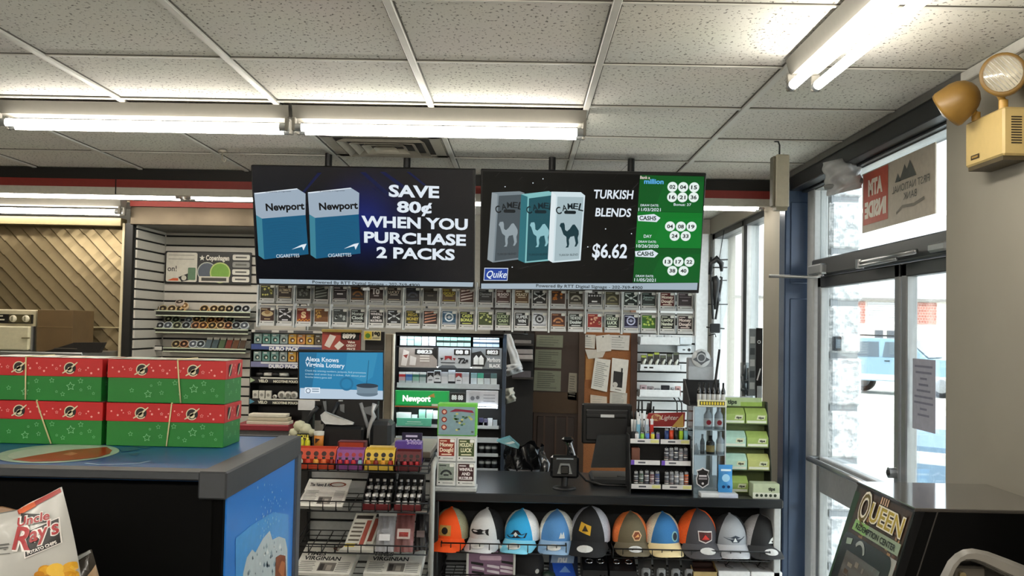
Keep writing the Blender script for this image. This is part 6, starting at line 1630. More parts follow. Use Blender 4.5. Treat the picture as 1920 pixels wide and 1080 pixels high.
def sign_board(px0, py0, px1, py1, name, label, base, fn, y=YK - .012):
    x0, z0, x1, z1 = X6(px0, y), ZR(py1), X6(px1, y), ZR(py0)
    t = thing(name, label, 'sign', ((x0 + x1) / 2, y, z0)); m = MB(); m.box(x0, y, z0, x1, y + .008, z1, mat(base, .4), .001); part(m, 'panel', t)
    m = MB(); fn(Art(m, (x0, y, z0)), x1 - x0, z1 - z0); part(m, 'print', t)
def price(A, u, v, w_, h_, s_): A.rect(u, v, u + w_, v + h_, mat('#0c0d10', .4), 2); A.text(s_, u + w_ * .5, v + h_ * .2, h_ * .6, mat('#e8ecf0', .4), 3, .06, width=w_ * .8)
def f1(A, w_, h_):
    A.poly([(w_ * .06, h_ * .1), (w_ * .12, h_ * .9), (w_ * .27, h_ * .8), (w_ * .2, h_ * .06)], mat('#e4e0de', .4), 1); A.poly([(w_ * .11, h_ * .6), (w_ * .24, h_ * .66), (w_ * .2, h_ * .45)], mat('#8c3a34', .4), 2); A.poly([(w_ * .28, h_ * .12), (w_ * .3, h_ * .6), (w_ * .46, h_ * .5), (w_ * .44, h_ * .1)], mat('#dcd9d8', .4), 1)
    for i in range(3): A.rect(w_ * .55, h_ * (.3 + .13 * i), w_ * .8, h_ * (.37 + .13 * i), mat('#d8d4d0', .4), 1)
    A.poly([(w_ * .9, h_), (w_, h_), (w_, h_ * .4), (w_ * .86, h_ * .7)], BLACK, 1); price(A, w_ * .42, h_ * .66, w_ * .5, h_ * .28, '8823')
sign_board(747, 653, 819, 690, 'price_sign', 'beige price sign with two tilted packs, leftmost of the price sign row', '#a49c98', f1)
def f2(A, w_, h_):
    A.poly([(w_ * .2, h_ * .6), (w_ * .42, h_ * .6), (w_ * .42, h_ * .38), (w_ * .31, h_ * .5), (w_ * .2, h_ * .38)], mat('#8c2028', .4), 1); A.poly([(w_ * .06, h_ * .5), (w_ * .17, h_ * .5), (w_ * .1, h_ * .36)], mat('#2c3034', .4), 1); A.poly([(w_ * .44, h_ * .5), (w_ * .54, h_ * .5), (w_ * .5, h_ * .36)], mat('#7a2a30', .4), 1)
    A.rect(w_ * .08, h_ * .24, w_ * .52, h_ * .29, mat('#3c4044', .4), 1); A.poly([(0, 0), (w_ * .12, h_ * .14), (w_ * .5, h_ * .14), (w_ * .58, 0)], mat('#5a6068', .4), 1); A.text('72s', w_ * .77, h_ * .26, h_ * .24, mat('#1c2026', .4), 1, .06, width=w_ * .32); price(A, w_ * .48, h_ * .66, w_ * .5, h_ * .28, '88 8')
sign_board(821, 652, 882, 690, 'price_sign', 'grey price sign with red chevron and large 72s', '#b4bac0', f2)
def f3(A, w_, h_):
    for u in (.06, .22): A.poly([(w_ * u, h_ * .2), (w_ * u, h_ * .5), (w_ * (u + .09), h_ * .66), (w_ * (u + .18), h_ * .5), (w_ * (u + .18), h_ * .2)], mat('#e4e8ea', .4), 2)
    A.poly([(0, h_ * .1), (0, h_ * .75), (w_ * .3, h_ * .85), (w_ * .5, h_ * .5), (w_ * .42, h_ * .1)], mat('#15171b', .4), 1); A.rect(0, 0, w_ * .36, h_ * .1, mat('#d4d8dc', .4), 3); A.text('BLACK', w_ * .78, h_ * .08, h_ * .15, mat('#eceff2', .4), 2, .06, width=w_ * .38); A.text('Marlboro', w_ * .74, h_ * .34, h_ * .2, mat('#eceff2', .4), 2, .02, width=w_ * .44); price(A, w_ * .46, h_ * .66, w_ * .46, h_ * .28, '8823')
sign_board(884, 651, 940, 690, 'price_sign', 'dark grey price sign with white house shapes and the word BLACK', '#80878e', f3)
def f4(A, w_, h_):
    A.rect(w_ * .03, h_ * .14, w_ * .97, h_ * .95, mat('#12a04a', .4, emit=.42, noise=0), 1); A.text('Newport', w_ * .40, h_ * .36, h_ * .34, mat('#eef8f0', .4, emit=.6, noise=0), 2, .05, width=w_ * .52); A.poly([(w_ * .6, h_ * .66), (w_ * .72, h_ * .86), (w_ * .74, h_ * .6)], mat('#d09a50', .4), 2); A.rect(0, 0, w_, h_ * .07, mat('#c86a44', .4), 2); A.rect(w_ * .68, h_ * .08, w_, h_ * .22, mat('#dfe6d8', .4), 3)
sign_board(742, 733, 843, 764, 'brand_sign', 'bright green sign with a white cigarette brand name', '#3cb868', f4, YK - .03)
def f5(A, w_, h_): A.text('88 88', w_ * .5, h_ * .3, h_ * .45, mat('#e8ecf0', .4), 1, .06, width=w_ * .8)
sign_board(845, 736, 872, 754, 'price_plate', 'small black plate of white digits right of the green sign', '#0c0d10', f5)
def f6(A, w_, h_):
    A.poly([(w_ * .08, h_ * .15), (w_ * .1, h_ * .85), (w_ * .42, h_ * .9), (w_ * .46, h_ * .2)], mat('#b9bdc6', .4), 1); A.disc(w_ * .2, h_ * .5, h_ * .14, mat('#6c707a', .4), 2, 12); A.disc(w_ * .36, h_ * .55, h_ * .12, mat('#6c707a', .4), 2, 12)
    for i in range(3): A.rect(w_ * .54, h_ * (.3 + .2 * i), w_ * .9, h_ * (.35 + .2 * i), mat('#8a8e98', .4), 1)
sign_board(875, 731, 935, 760, 'product_card', 'pale grey printed card at right of the green sign row', '#c9ccd4', f6)
for k, (px, w_, h, col, nm) in enumerate(((745, 27, .036, '#cdd4d4', 'white long'), (774, 10, .022, '#dfe4e2', 'small white'), (787, 12, .055, '#8fc4b0', 'mint'), (801, 12, .055, '#b0d0c4', 'pale mint'), (814, 8, .05, '#d8dcdc', 'narrow white'))): rowpack(px, 786, w_, h, [(0, 1, col)], nm, k, 'on the shelf under the green sign')
def f7(A, w_, h_): A.rect(w_ * .3, h_ * .5, w_ * .7, h_ * .58, mat('#c8e8dc', .4), 1); A.rect(w_ * .25, h_ * .25, w_ * .75, h_ * .3, mat('#c8e8dc', .4), 1)
sign_board(746, 785, 811, 800, 'shelf_card', 'mint green card below the green sign', '#5cb89c', f7)
for k, (px, w_, h, col, nm) in enumerate(((900, 8, .05, '#3a3a5c', 'violet'), (909, 8, .046, '#5a5a74', 'grey-violet'), (900, 15, .028, '#d4d8da', 'white low'), (916, 9, .05, '#c2c8cc', 'silver'), (926, 8, .04, '#9aa4ac', 'grey'))): rowpack(px, 798 if k != 2 else 799, w_, h, [(0, .5, col), (.5, 1, '#c9ced4' if k == 3 else col)], nm, k, 'on the shelf right of the ticket stand')
for r_, py in enumerate((850, 878)):
    for k in range(3):
        v = at(903 + 12 * k, py - 9, YK + .03); m = MB(); m.lathe((v.x, YK + .03, ZR(py) + .001), [(0, 0), (.018, 0), (.018, .05), (.012, .056), (0, .056)], mat('#2a3034', .35), 12); m.lathe((v.x, YK + .03, ZR(py) + .001), [(.0185, .03), (.0185, .045)], mat('#b8c0c4', .35), 12)
        single(m, 'dark_can', 'small dark can with pale band, %s from left on the %s low shelf' % (NTH[k], ('upper', 'lower')[r_]), 'can', 'dark cans on the right rack')
# ================================================================== goods on the left slat wall
YS = 6.84
def strip_tray(px0, px1, py0, py1, label, name='tin_shelf'):
    xa, xb = at(px0, 600, YS).x, at(px1, 600, YS).x; z0, z1 = at(380, py1, YS).z, at(380, py0, YS).z
    t = thing(name, label, 'shelf', ((xa + xb) / 2, 6.9, z0), 0, 'tobacco tin shelves on the slat wall')
    m = MB(); GW = mat('#c3cbb2', .4)
    m.box(xa, YS, z0, xb, YS + .006, z1, mat('#14150f', .4)); m.box(xa - .002, YS - .003, z1 - .008, xb + .002, YS + .006, z1, GW); m.box(xa - .002, YS - .003, z0, xb + .002, YS + .006, z0 + .008, GW); part(m, 'price_channel', t)
    m = MB(); m.box(xa, YS, z0 + .004, xb, 6.985, z0 + .010, mat('#a8a496', .5)); part(m, 'shelf_board', t)
    m = MB(); m.prism([(xb, YS, z0), (xb, 6.985, z0), (xb, 6.985, z1 + .05), (xb, YS, z1 + .01)], (.004, 0, 0), ACRYL); part(m, 'end_panel', t)
    return z0 + .010, z1
def tin(px, py, lid, side, label, y=YS + .03, r=.031, ax=(0, -.82, .57), zmin=None):
    v = at(px, py, y); c = Vector((v.x, y, v.z)); a = Vector(ax).normalized()
    t = thing('tobacco_tin', label, 'tin', c, 0, 'tobacco tins on the slat wall')
    m = MB(); m.lathe(c, [(0, -.022), (r, -.022), (r, -.006), (r * .98, -.006), (r * .98, 0)], mat(side, .4), 18, a); part(m, 'tub', t)
    m = MB(); m.lathe(c, [(r * 1.02, -.008), (r * 1.02, .002), (r * .94, .004), (r * .86, .0025)], mat(side, .35), 18, a); m.lathe(c, [(r * .86, .0025), (0, .0025)], mat(lid, .35), 18, a); m.lathe(c, [(r * .3, .003), (r * .18, .0038), (0, .0038)], mat(side, .4), 10, a); part(m, 'lid', t)
T3 = [(284, 468, 583, 594, 'top'), (279, 465, 616, 625.5, 'middle'), (308, 462, 652.5, 661, 'lowest')]
for a, b_, c, d, nm in T3: strip_tray(a, b_, c, d, '%s black and pale green shelf of tobacco tins on the slat wall' % nm)
LIDS = [('#2a2015', '#b9a878', 'brown'), ('#1f1a14', '#c8b48c', 'black and tan'), ('#3a2a18', '#d0b98c', 'bronze'), ('#2c2418', '#c4a26a', 'amber rimmed'), ('#22241c', '#aeb090', 'olive'), ('#1c2018', '#8ea08a', 'dark green'), ('#26282a', '#c2c6c8', 'charcoal'), ('#2e1a12', '#c09068', 'red-brown'), ('#3c2010', '#d0a060', 'orange-brown'), ('#1a1c1e', '#a8b0b0', 'black'), ('#20282c', '#b0bcc0', 'slate'), ('#4a5058', '#c8d0d4', 'silver-grey')]
for k, (px, i) in enumerate(((292, 6), (305, 0), (322, 2), (339, 3), (383, 3), (401, 2), (416, 0), (430, 1), (446, 9), (461, 6))):
    l, s_, n = LIDS[i]; tin(px, 579, l, s_, '%s tobacco tin, %s from left on the top shelf' % (n, NTH[k]))
tin(337, 566, '#2a221c', '#c8b8a8', 'dark tin stacked on top of others on the top shelf', YS + .05, ax=(0, -.5, .86)); tin(346, 573, '#7a5a34', '#d8c4a0', 'tan tin leaning at the right of the stacked tin', YS + .045, .027)
for k, px in enumerate((286, 300, 315, 332, 349, 367, 381, 398, 414, 428, 443, 458)):
    l, s_, n = LIDS[(k * 5 + 1) % 12] if k < 5 else LIDS[(7, 8, 3, 2, 7, 9, 11)[k - 5]]; tin(px, 610 + .3 * (k % 2), l, s_, '%s tobacco tin, %s from left in front on the middle shelf' % (n, NTH[k]))
for k, (px, i) in enumerate(((316, 4), (330, 5), (354, 11), (369, 3), (379, 4), (396, 8), (412, 7), (432, 5))):
    l, s_, n = LIDS[i]; tin(px, 598 + (k % 3), l, s_, '%s tobacco tin, %s from left in the rear row of middle shelf' % (n, NTH[k]), YS + .075, .028)
for k, (px, i) in enumerate(((330, 0), (345, 7), (362, 11), (376, 10))):
    l, s_, n = LIDS[i]; tin(px, 645, l, s_, '%s tobacco tin, %s from left on the lowest shelf' % (n, NTH[k]))
for k, (col, nm) in enumerate((('#4c5a60', 'slate'), ('#3c4c50', 'dark teal'), ('#4a5c40', 'green'), ('#6c2c20', 'red'), ('#5c3c24', 'brown'), ('#4a3a2c', 'dark brown'))):
    x = at(389 + 12.8 * k, 645, YS + .02).x; z = at(400, 653, YS).z
    t = thing('pouch_pack', '%s pouch pack leaning, %s from left on the lowest tin shelf' % (nm, NTH[k]), 'pack', (x, YS + .03, z), 0, 'pouch packs on the slat wall')
    m = MB(); m.prism([(x - .019, YS + .012, z), (x + .019, YS + .012, z), (x + .024, YS + .06, z + .07), (x - .014, YS + .06, z + .07)], (0, .012, 0), mat(col, .4)); part(m, 'pack', t)
    m = MB(); m.prism([(x - .014, YS + .052, z + .0585), (x + .024, YS + .052, z + .0585), (x + .025, YS + .060, z + .0725), (x - .013, YS + .060, z + .0725)], (0, -.004, .003), mat('#d4d2c4', .4)); part(m, 'band', t)
x0, z0, x1, z1 = R(275, 648, 305, 658, YS); m = MB(); m.box(x0, YS, z0, x1, YS + .01, z1, BLACK, .001); A = Art(m, (x0, YS, z0)); A.rect(.006, .006, x1 - x0 - .006, z1 - z0 - .006, mat('#cfcdc4', .4), 1); A.rect(.016, .016, .055, .022, mat('#55534e', .4), 2); m.box(x0 + .03, YS + .01, z0 + .01, x0 + .04, 6.985, z0 + .03, BLACK)
single(m, 'price_tag', 'white price tag in a black frame at left of the lowest tin shelf', 'price tag')
# printed board above
x0, z0, x1, z1 = R(310, 472, 471, 533, 6.97)
t = thing('tobacco_board', 'wide black bordered tobacco advertisement board on the white slat wall', 'sign', ((x0 + x1) / 2, 6.97, z0)); w_, h_ = x1 - x0, z1 - z0
m = MB(); m.box(x0, 6.962, z0, x1, 6.985, z1, mat('#12110f', .4), .004); part(m, 'panel', t)
m = MB(); A = Art(m, (x0, 6.962, z0)); OW = mat('#d0cbbd', .5)
A.rrect(w_ * .015, h_ * .06, w_ * .375, h_ * .96, .012, OW, 1); A.text('on!', w_ * .085, h_ * .38, h_ * .17, mat('#24221e', .5), 2, .01, width=w_ * .105); A.rect(w_ * .04, h_ * .86, w_ * .34, h_ * .89, mat('#a8a498', .5), 2); A.rect(w_ * .04, h_ * .74, w_ * .34, h_ * .77, mat('#a8a498', .5), 2)
A.poly([(w_ * .03, h_ * .09), (w_ * .16, h_ * .09), (w_ * .16, h_ * .17), (w_ * .1, h_ * .17)], mat('#c85a30', .5), 2); A.poly([(w_ * .16, h_ * .2), (w_ * .27, h_ * .32), (w_ * .29, h_ * .12), (w_ * .2, h_ * .06)], mat('#1c1a18', .5), 2); A.disc(w_ * .225, h_ * .18, h_ * .08, mat('#c9c5b8', .5), 3, 12); A.rrect(w_ * .27, h_ * .12, w_ * .36, h_ * .5, .008, mat('#5c7a5c', .5), 3)
A.text('Copenhagen', w_ * .61, h_ * .74, h_ * .15, mat('#e4e0d4', .5), 1, .03, width=w_ * .27); A.star(w_ * .43, h_ * .8, h_ * .09, mat('#e4e0d4', .5), 1)
A.disc(w_ * .49, h_ * .38, h_ * .3, mat('#b0b4a8', .5), 1); A.disc(w_ * .49, h_ * .38, h_ * .27, mat('#4c5460', .5), 2); A.disc(w_ * .645, h_ * .36, h_ * .32, mat('#b8c878', .5), 3); A.disc(w_ * .645, h_ * .36, h_ * .28, mat('#74a038', .5), 4); A.rect(w_ * .4, h_ * .06, w_ * .75, h_ * .24, OW, 5); A.rect(w_ * .43, h_ * .1, w_ * .72, h_ * .2, mat('#3a3832', .5), 6)
for k in range(4):
    v = h_ * (.08 + .225 * k); A.rrect(w_ * .785, v, w_ * .985, v + h_ * .17, .01, mat('#d6d3c8' if k != 2 else '#8a8a84', .5), 1); A.text('Helix' if False else '- - -', w_ * .88, v + h_ * .05, h_ * .06, mat('#4a4844', .5), 2, .05, width=w_ * .11) if False else A.rect(w_ * .82, v + h_ * .06, w_ * .95, v + h_ * .11, mat('#5a5852', .5), 2)
part(m, 'print', t)

# ================================================================== kitchen corner at far left
ZK = 1.585
kc = thing('kitchen_counter', 'counter in front of the quilted metal wall, hidden behind the gift boxes', 'counter', (-3.4, 6.2, 0))
m = MB(); m.box(-4.6, 5.95, ZK - .04, -2.68, 6.485, ZK, STEEL, .004); part(m, 'top', kc)
m = MB(); m.box(-4.55, 6.0, 0, -2.7, 6.48, ZK - .04, mat('#8b8778', .5)); part(m, 'body', kc)
x0, z0, x1, z1 = R(-40, 580, 66, 656, 6.1)
t = thing('warming_oven', 'cream metal oven with two dials on a black strip at the far left edge', 'oven', ((x0 + x1) / 2, 6.2, ZK))
CRM = mat('#bdb394', .45); m = MB(); m.box(x0, 6.1, ZK, x1, 6.4, z1, CRM, .006); part(m, 'body', t)
xa, za, xb, zb = R(-38, 589, 62, 606, 6.095); m = MB(); m.box(xa, 6.09, za, xb, 6.102, zb, mat('#171410', .4)); part(m, 'control_strip', t)
m = MB(); xc, zc, xd, zd = R(17, 590, 58, 605, 6.088); m.box(xc, 6.084, zc, xd, 6.092, zd, mat('#5c5438', .4, .3)); part(m, 'dial_plate', t)
for px in (25, 49): v = at(px, 597.5, 6.084); m = MB(); m.lathe((v.x, 6.084, v.z), [(.022, 0), (.02, .012), (.008, .014), (0, .014)], mat('#cdc7ae', .4), 18, (0, -1, 0)); m.box(v.x - .003, 6.066, v.z - .014, v.x + .003, 6.072, v.z + .014, mat('#7a745c', .4)); part(m, 'dial', t)
for k in range(2): m = MB(); xc, zc, xd, zd = R(-4, 591 + 7 * k, 8 - 3 * (1 - k), 593.5 + 7 * k, 6.088); m.box(xc, 6.086, zc, xd, 6.091, zd, mat('#cfc9b2', .4)); part(m, 'marking', t)
xa, za, xb, zb = R(-40, 611, 54, 653, 6.05); m = MB(); m.box(xa, 6.05, ZK + .005, xb, 6.1, zb, mat('#c6bf9f', .45), .008); m.box(xb + .002, 6.07, ZK + .005, xb + .016, 6.1, zb, STEEL); part(m, 'door', t)
m = MB(); v = at(40, 633, 6.04); m.box(v.x, 6.04, v.z - .006, v.x + .05, 6.051, v.z + .003, mat('#8c8466', .4, .3), .002); part(m, 'latch', t)
x0, z0, x1, z1 = R(69, 581, 136, 656, 6.08)
t = thing('cardboard_box', 'brown cardboard box standing right of the cream oven', 'box', ((x0 + x1) / 2, 6.2, ZK)); KB = mat('#5f4a2a', .75, noise=.08, scale=9)
m = MB(); m.box(x0, 6.08, ZK, x1, 6.38, z1, KB, .002); part(m, 'carton', t)
m = MB(); v = at(100, 613, 6.08); m.box(x0, 6.0785, v.z - .002, x1, 6.081, v.z + .002, mat('#7c6640', .6)); part(m, 'seam', t)
x0, z0, x1, z1 = R(84, 641, 194, 657, 6.02)
m = MB(); m.prism([(x0, 6.02, ZK), (x1 - .03, 6.02, ZK), (x1, 6.02, z1), (x0 + .18, 6.02, z1 - .005)], (0, .05, 0), mat('#15110c', .5)); m.box(x0 + .06, 6.016, ZK + .02, x0 + .2, 6.021, ZK + .026, mat('#4a4238', .5)); single(m, 'dark_tray', 'low black open tray in front of the cardboard box', 'tray')

# ================================================================== back room: notices, corkboard, hanging bags
YD = 7.49
def sheet(px, col, label, th=.004, lines=0, name='notice', group=None, extra=None, seed=0, lc='#8a8a84', y=0):
    q = [at(a, b_, y) for a, b_ in px]      # TL TR BR BL
    m = MB(); m.prism([(v.x, y, v.z) for v in q], (0, th, 0), mat(col, .8))
    O = q[3]; U = (q[2] - q[3]); V = (q[0] - q[3]); w_, h_ = U.length, V.length; U.y = 0; V.y = 0
    A = Art(m, (O.x, y, O.z), U, V)
    rr = random.Random(seed)
    for k in range(lines): v = h_ * (.9 - .82 * (k + .5) / lines); A.rect(w_ * .12, v, w_ * (.6 + .28 * rr.random()), v + h_ * .35 / max(lines, 8) , mat(lc, .8), 1)
    if extra: extra(A, w_, h_)
    return single(m, name, label, 'notice', group)
DG = 'sheets taped on the brown door'
sheet([(1006, 628), (1056, 629), (1055, 652), (1005, 650)], '#6d6e5c', 'greenish sheet highest on the brown door', lines=4, seed=1, group=DG, lc='#4c4d40', y=YD)
sheet([(1004, 655), (1053, 656), (1052, 691), (1002, 689)], '#696a58', 'greenish sheet second from the top on the brown door', lines=7, seed=2, group=DG, lc='#4c4d40', y=YD)
sheet([(1002, 694), (1052, 696), (1051, 734), (1000, 732)], '#6b6c5a', 'greenish sheet third from the top on the brown door', lines=8, seed=3, group=DG, lc='#4c4d40', y=YD)
sheet([(1067, 699), (1082, 700), (1081, 751), (1064, 749)], '#7c7464', 'narrow tall sheet low at the right side of the brown door', lines=9, seed=4, y=YD, lc='#5a5448')
sheet([(1000, 735), (1085, 736), (1084, 776), (998, 773)], '#3a2712', 'dark brown card sheet under the greenish sheets', y=YD, name='card_sheet')
x0, z0, x1, z1 = R(1089, 628, 1181, 890, 7.5)
cb = thing('corkboard', 'orange-brown corkboard with pinned papers behind the register monitor', 'notice board', ((x0 + x1) / 2, 7.52, z0))
m = MB(); m.box(x0, 7.50, z0, x1, 7.55, z1 + .06, mat('#85522a', .85, noise=.18, scale=160)); part(m, 'cork', cb)
m = MB(); FRM = mat('#3a2112', .5)
m.box(x1, 7.485, z0 - .05, x1 + .05, 7.55, z1 + .08, FRM); m.box(x0 - .012, 7.485, z0 - .05, x0, 7.55, z1 + .08, mat('#5a3a22', .5)); part(m, 'frame', cb)
m = MB(); xa, za, xb, zb = R(1098, 668, 1113, 712, 7.495); m.box(xa, 7.494, za, xb, 7.5005, zb, mat('#9a6a38', .8)); part(m, 'card_patch', cb)
YP = 7.488; CG = 'papers pinned on the corkboard'
def pin(A, w_, h_): A.disc(w_ * .5, h_ * .92, .006, mat('#2a2a2a', .4), 2, 8)
sheet([(1089, 627), (1117, 628), (1115, 654), (1092, 652)], '#b9b3a8', 'pale paper, leftmost of the three along the corkboard top', lines=5, seed=5, group=CG, extra=pin, y=YP)
sheet([(1117, 630), (1143, 627), (1146, 658), (1119, 660)], '#c0bab0', 'slightly tilted paper, middle of the three along the corkboard top', lines=0, seed=6, group=CG, extra=pin, y=YP - .006)
sheet([(1143, 628), (1181, 629), (1179, 657), (1142, 655)], '#bcb7b0', 'wide paper, rightmost of the three along the corkboard top', lines=5, seed=7, group=CG, extra=pin, y=YP - .003)
sheet([(1097, 655), (1137, 656), (1130, 670), (1103, 673)], '#b4aca0', 'torn paper piece under the leftmost top paper of the corkboard', y=YP, group=CG)
sheet([(1116, 671), (1145, 675), (1138, 735), (1108, 728)], '#c4c0b6', 'long tilted typed letter in the middle of the corkboard', lines=13, seed=8, y=YP - .005, group=CG)
def dog(A, w_, h_): A.rect(w_ * .15, h_ * .15, w_ * .75, h_ * .62, mat('#211d1c', .8), 2); A.disc(w_ * .3, h_ * .22, w_ * .16, mat('#b8b2aa', .8), 3, 10); A.rect(w_ * .62, h_ * .3, w_ * .72, h_ * .74, mat('#16110f', .8), 3); A.rect(w_ * .3, h_ * .06, w_ * .7, h_ * .09, mat('#7a756e', .8), 2)
sheet([(1148, 671), (1179, 675), (1173, 738), (1144, 733)], '#c6c1b8', 'flyer with a black photograph on the corkboard right side', y=YP - .007, extra=dog, group=CG)
sheet([(1107, 740), (1138, 744), (1138, 758), (1107, 757)], '#b8aa98', 'small paper low on the corkboard left', lines=3, seed=9, y=YP, group=CG)
sheet([(1144, 735), (1176, 737), (1175, 760), (1143, 758)], '#b6b0a4', 'lined paper below the flyer on the corkboard', lines=7, seed=10, y=YP, group=CG)
# dark shelf unit with papers and hanging bags left of the door
t = thing('file_shelf', 'dark shelf unit with stacked grey papers left of the brown door', 'shelf unit', (at(975, 700, 7.0).x, 7.1, 0))
x0, z0, x1, z1 = R(946, 626, 1001, 760, 7.0); m = MB(); m.box(x0, 7.15, 0, x1, 7.4, z1, mat('#0e0c0b', .7)); part(m, 'carcass', t)
for k, py in enumerate((645, 674, 708)): m = MB(); xa, za, xb, zb = R(960, py, 1000, py + 3, 7.0); m.box(xa, 7.0, za, xb, 7.15, zb, mat('#2a2622', .6)); part(m, 'shelf', t)
for k, (pa, pb, py0, py1, col) in enumerate(((964, 996, 638, 645, '#6e6a68'), (964, 999, 655, 664, '#8a8685'), (966, 999, 665, 674, '#9a9694'), (960, 995, 696, 708, '#4a474c'))):
    xa, za, xb, zb = R(pa, py0, pb, py1, 7.02); m = MB(); m.box(xa, 7.005, za + .001, xb, 7.14, zb, mat(col, .7), .003); single(m, 'paper_stack', 'grey paper stack, %s from top in the dark shelf unit' % NTH[k], 'paper stack', 'paper stacks in the dark shelf')
def crumple(name, label, cat, px, y, dep, col, rough=.4, seed=1, n=9, mtl=None):
    q = [at(a, b_, y) for a, b_ in px]; rr = random.Random(seed); ph = [rr.uniform(0, 6) for _ in range(6)]
    def fn(u, v):
        p = (q[3] * (1 - u) + q[2] * u) * (1 - v) + (q[0] * (1 - u) + q[1] * u) * v
        b_ = math.sin(PI * min(max(u, .0), 1)) ** .5 * math.sin(PI * min(max(v * .96 + .02, 0), 1)) ** .5
        w_ = .35 * dep * (math.sin(9 * u + 5 * v + ph[0]) + math.sin(14 * v - 6 * u + ph[1]) * .7)
        return Vector((p.x + .1 * dep * math.sin(17 * v + ph[2]), y - dep * b_ + w_ * b_, p.z))
    def fb(u, v):
        p = fn(u, v); return Vector((p.x, 2 * y - p.y + .002, p.z))
    m = MB(); mm = mtl or mat(col, rough); m.grid(fn, n, n + 3, mm); m.grid(fb, n, n + 3, mm)
    return single(m, name, label, cat)
crumple('plastic_bag', 'long white plastic bag hanging left of the dark shelf unit', 'bag', [(945, 626), (958, 626), (980, 690), (962, 698)], 6.72, .02, '#b6babc', .35, 2)
crumple('plastic_bag', 'bunched white bag bottom hanging below the long white bag', 'bag', [(950, 684), (975, 680), (981, 696), (950, 706)], 6.66, .05, '#b9bec2', .35, 4)
crumple('plastic_bag', 'small crumpled pale bag beside the right edge of cigarette rack', 'bag', [(945, 729), (962, 726), (968, 752), (948, 758)], 6.25, .04, '#a9aaa0', .4, 7)
t = thing('bag_hooks', 'dark rack rail from which the white bags hang', 'rail', (at(960, 620, 6.72).x, 6.72, 1.7)); m = MB(); v0, v1 = at(940, 624, 6.72), at(990, 627, 6.72); m.tube([(v0.x, 6.74, v0.z), (v1.x, 6.74, v1.z)], .008, BLACK, 8); m.tube([(v0.x + .02, 6.74, v0.z), (v0.x + .02, 6.74, CEIL)], .006, BLACK, 6); m.tube([(v1.x - .02, 6.74, v1.z), (v1.x - .02, 6.74, CEIL)], .006, BLACK, 6); part(m, 'rail', t)
# bin with black liner behind the counter
t = thing('waste_bin', 'bin with crumpled black plastic liner behind the counter', 'bin', (at(968, 870, 6.12).x + .05, 6.15, 0))
v = at(968, 870, 6.12) + Vector((.05, 0, 0)); m = MB(); m.lathe((v.x, 6.15, 0), [(0, 0), (.09, 0), (.115, .92), (.105, .92), (.08, .01)], mat('#17181a', .5), 20); part(m, 'bin', t)
m = MB(); GB = mat('#0c0d0f', .22, coat=.5)
def liner(u, v_):
    a = 2 * PI * u; r = (.120 + .012 * math.sin(9 * a + 11 * v_) + .008 * math.sin(17 * a - 5 * v_)) * (1 - .25 * max(0, v_ - .7)); return Vector((v.x + r * math.cos(a), 6.15 + r * .85 * math.sin(a), .72 + .34 * v_ + .02 * math.sin(5 * a + 2) * v_))
m.grid(liner, 36, 12, GB, closed=True); m.tube([(v.x + .1, 6.08, 1.02), (v.x + .13, 6.02, .96), (v.x + .12, 6.0, .88), (v.x + .14, 6.0, .82)], [.02, .03, .02, .012], GB, 8); part(m, 'liner', t)
q = [at(*p_, 6.05) for p_ in ((931, 828), (955, 822), (974, 837), (972, 842), (958, 838))]
m = MB(); m.prism([(p_.x, 6.06 + .05 * (i in (1,)), p_.z) for i, p_ in enumerate(q)], (0, .05, .006), mat('#3c6a70', .5)); A = Art(m, (q[0].x + .02, 6.058, q[0].z - .022)); A.poly([(.03, .012), (.08, .026), (.095, .018), (.06, .006)], mat('#c8d4d4', .5), 1); single(m, 'teal_leaflet', 'teal leaflet poking out of the black bin liner', 'leaflet')

# ================================================================== goods on the right slat wall
YR_ = 7.44
def slat_tray(px0, px1, py0, py1, label, marks=False):
    x0, z0, x1, z1 = R(px0, py0, px1, py1, YR_)
    t = thing('slat_tray', label, 'shelf', ((x0 + x1) / 2, 7.5, z0), 0, 'white trays on the right slat wall'); WT = mat('#dbe1e4', .4)
    m = MB(); m.box(x0, YR_, z0, x1, YR_ + .004, z1, WT); m.box(x0, YR_, z0, x1, 7.566, z0 + .004, WT); m.box(x0, YR_, z0, x0 + .004, 7.566, z1, WT); m.box(x1 - .004, YR_, z0, x1, 7.566, z1, WT); part(m, 'tray', t)
    m = MB(); m.box(x0, YR_ - .003, z0 + .002, x1, YR_, z0 + .014, mat('#d5dadd', .35)); part(m, 'lip', t)
    if marks: m = MB(); A = Art(m, (x0, YR_ - .001, z0)); A.rect(.03, .02, .055, .032, BLACK, 2); A.rect(.07, .02, .10, .032, BLACK, 2); part(m, 'marking', t)
    return x0, x1, z0 + .004, z1
a = slat_tray(1200, 1275, 632, 647, 'white tray highest on the right slat wall')
for k in range(5):
    x = a[0] + .02 + .056 * k; m = MB(); m.box(x, YR_ + .02, a[2] + .001, x + .04, YR_ + .06, a[3] + .012 + .006 * (k % 2), mat(('#cfd4d6', '#d8dcde', '#bcc4c8')[k % 3], .4), .003); single(m, 'white_carton', 'small white carton, %s from left in the highest tray' % NTH[k], 'carton', 'white cartons on the right slat wall')
x0, z0, x1, z1 = R(1275, 632, 1297, 646, 7.5); m = MB(); m.box(x0, 7.5, z0, x1, 7.566, z1, mat('#ced6dc', .4), .003); single(m, 'white_box', 'white box at the right end of the highest tray', 'box')
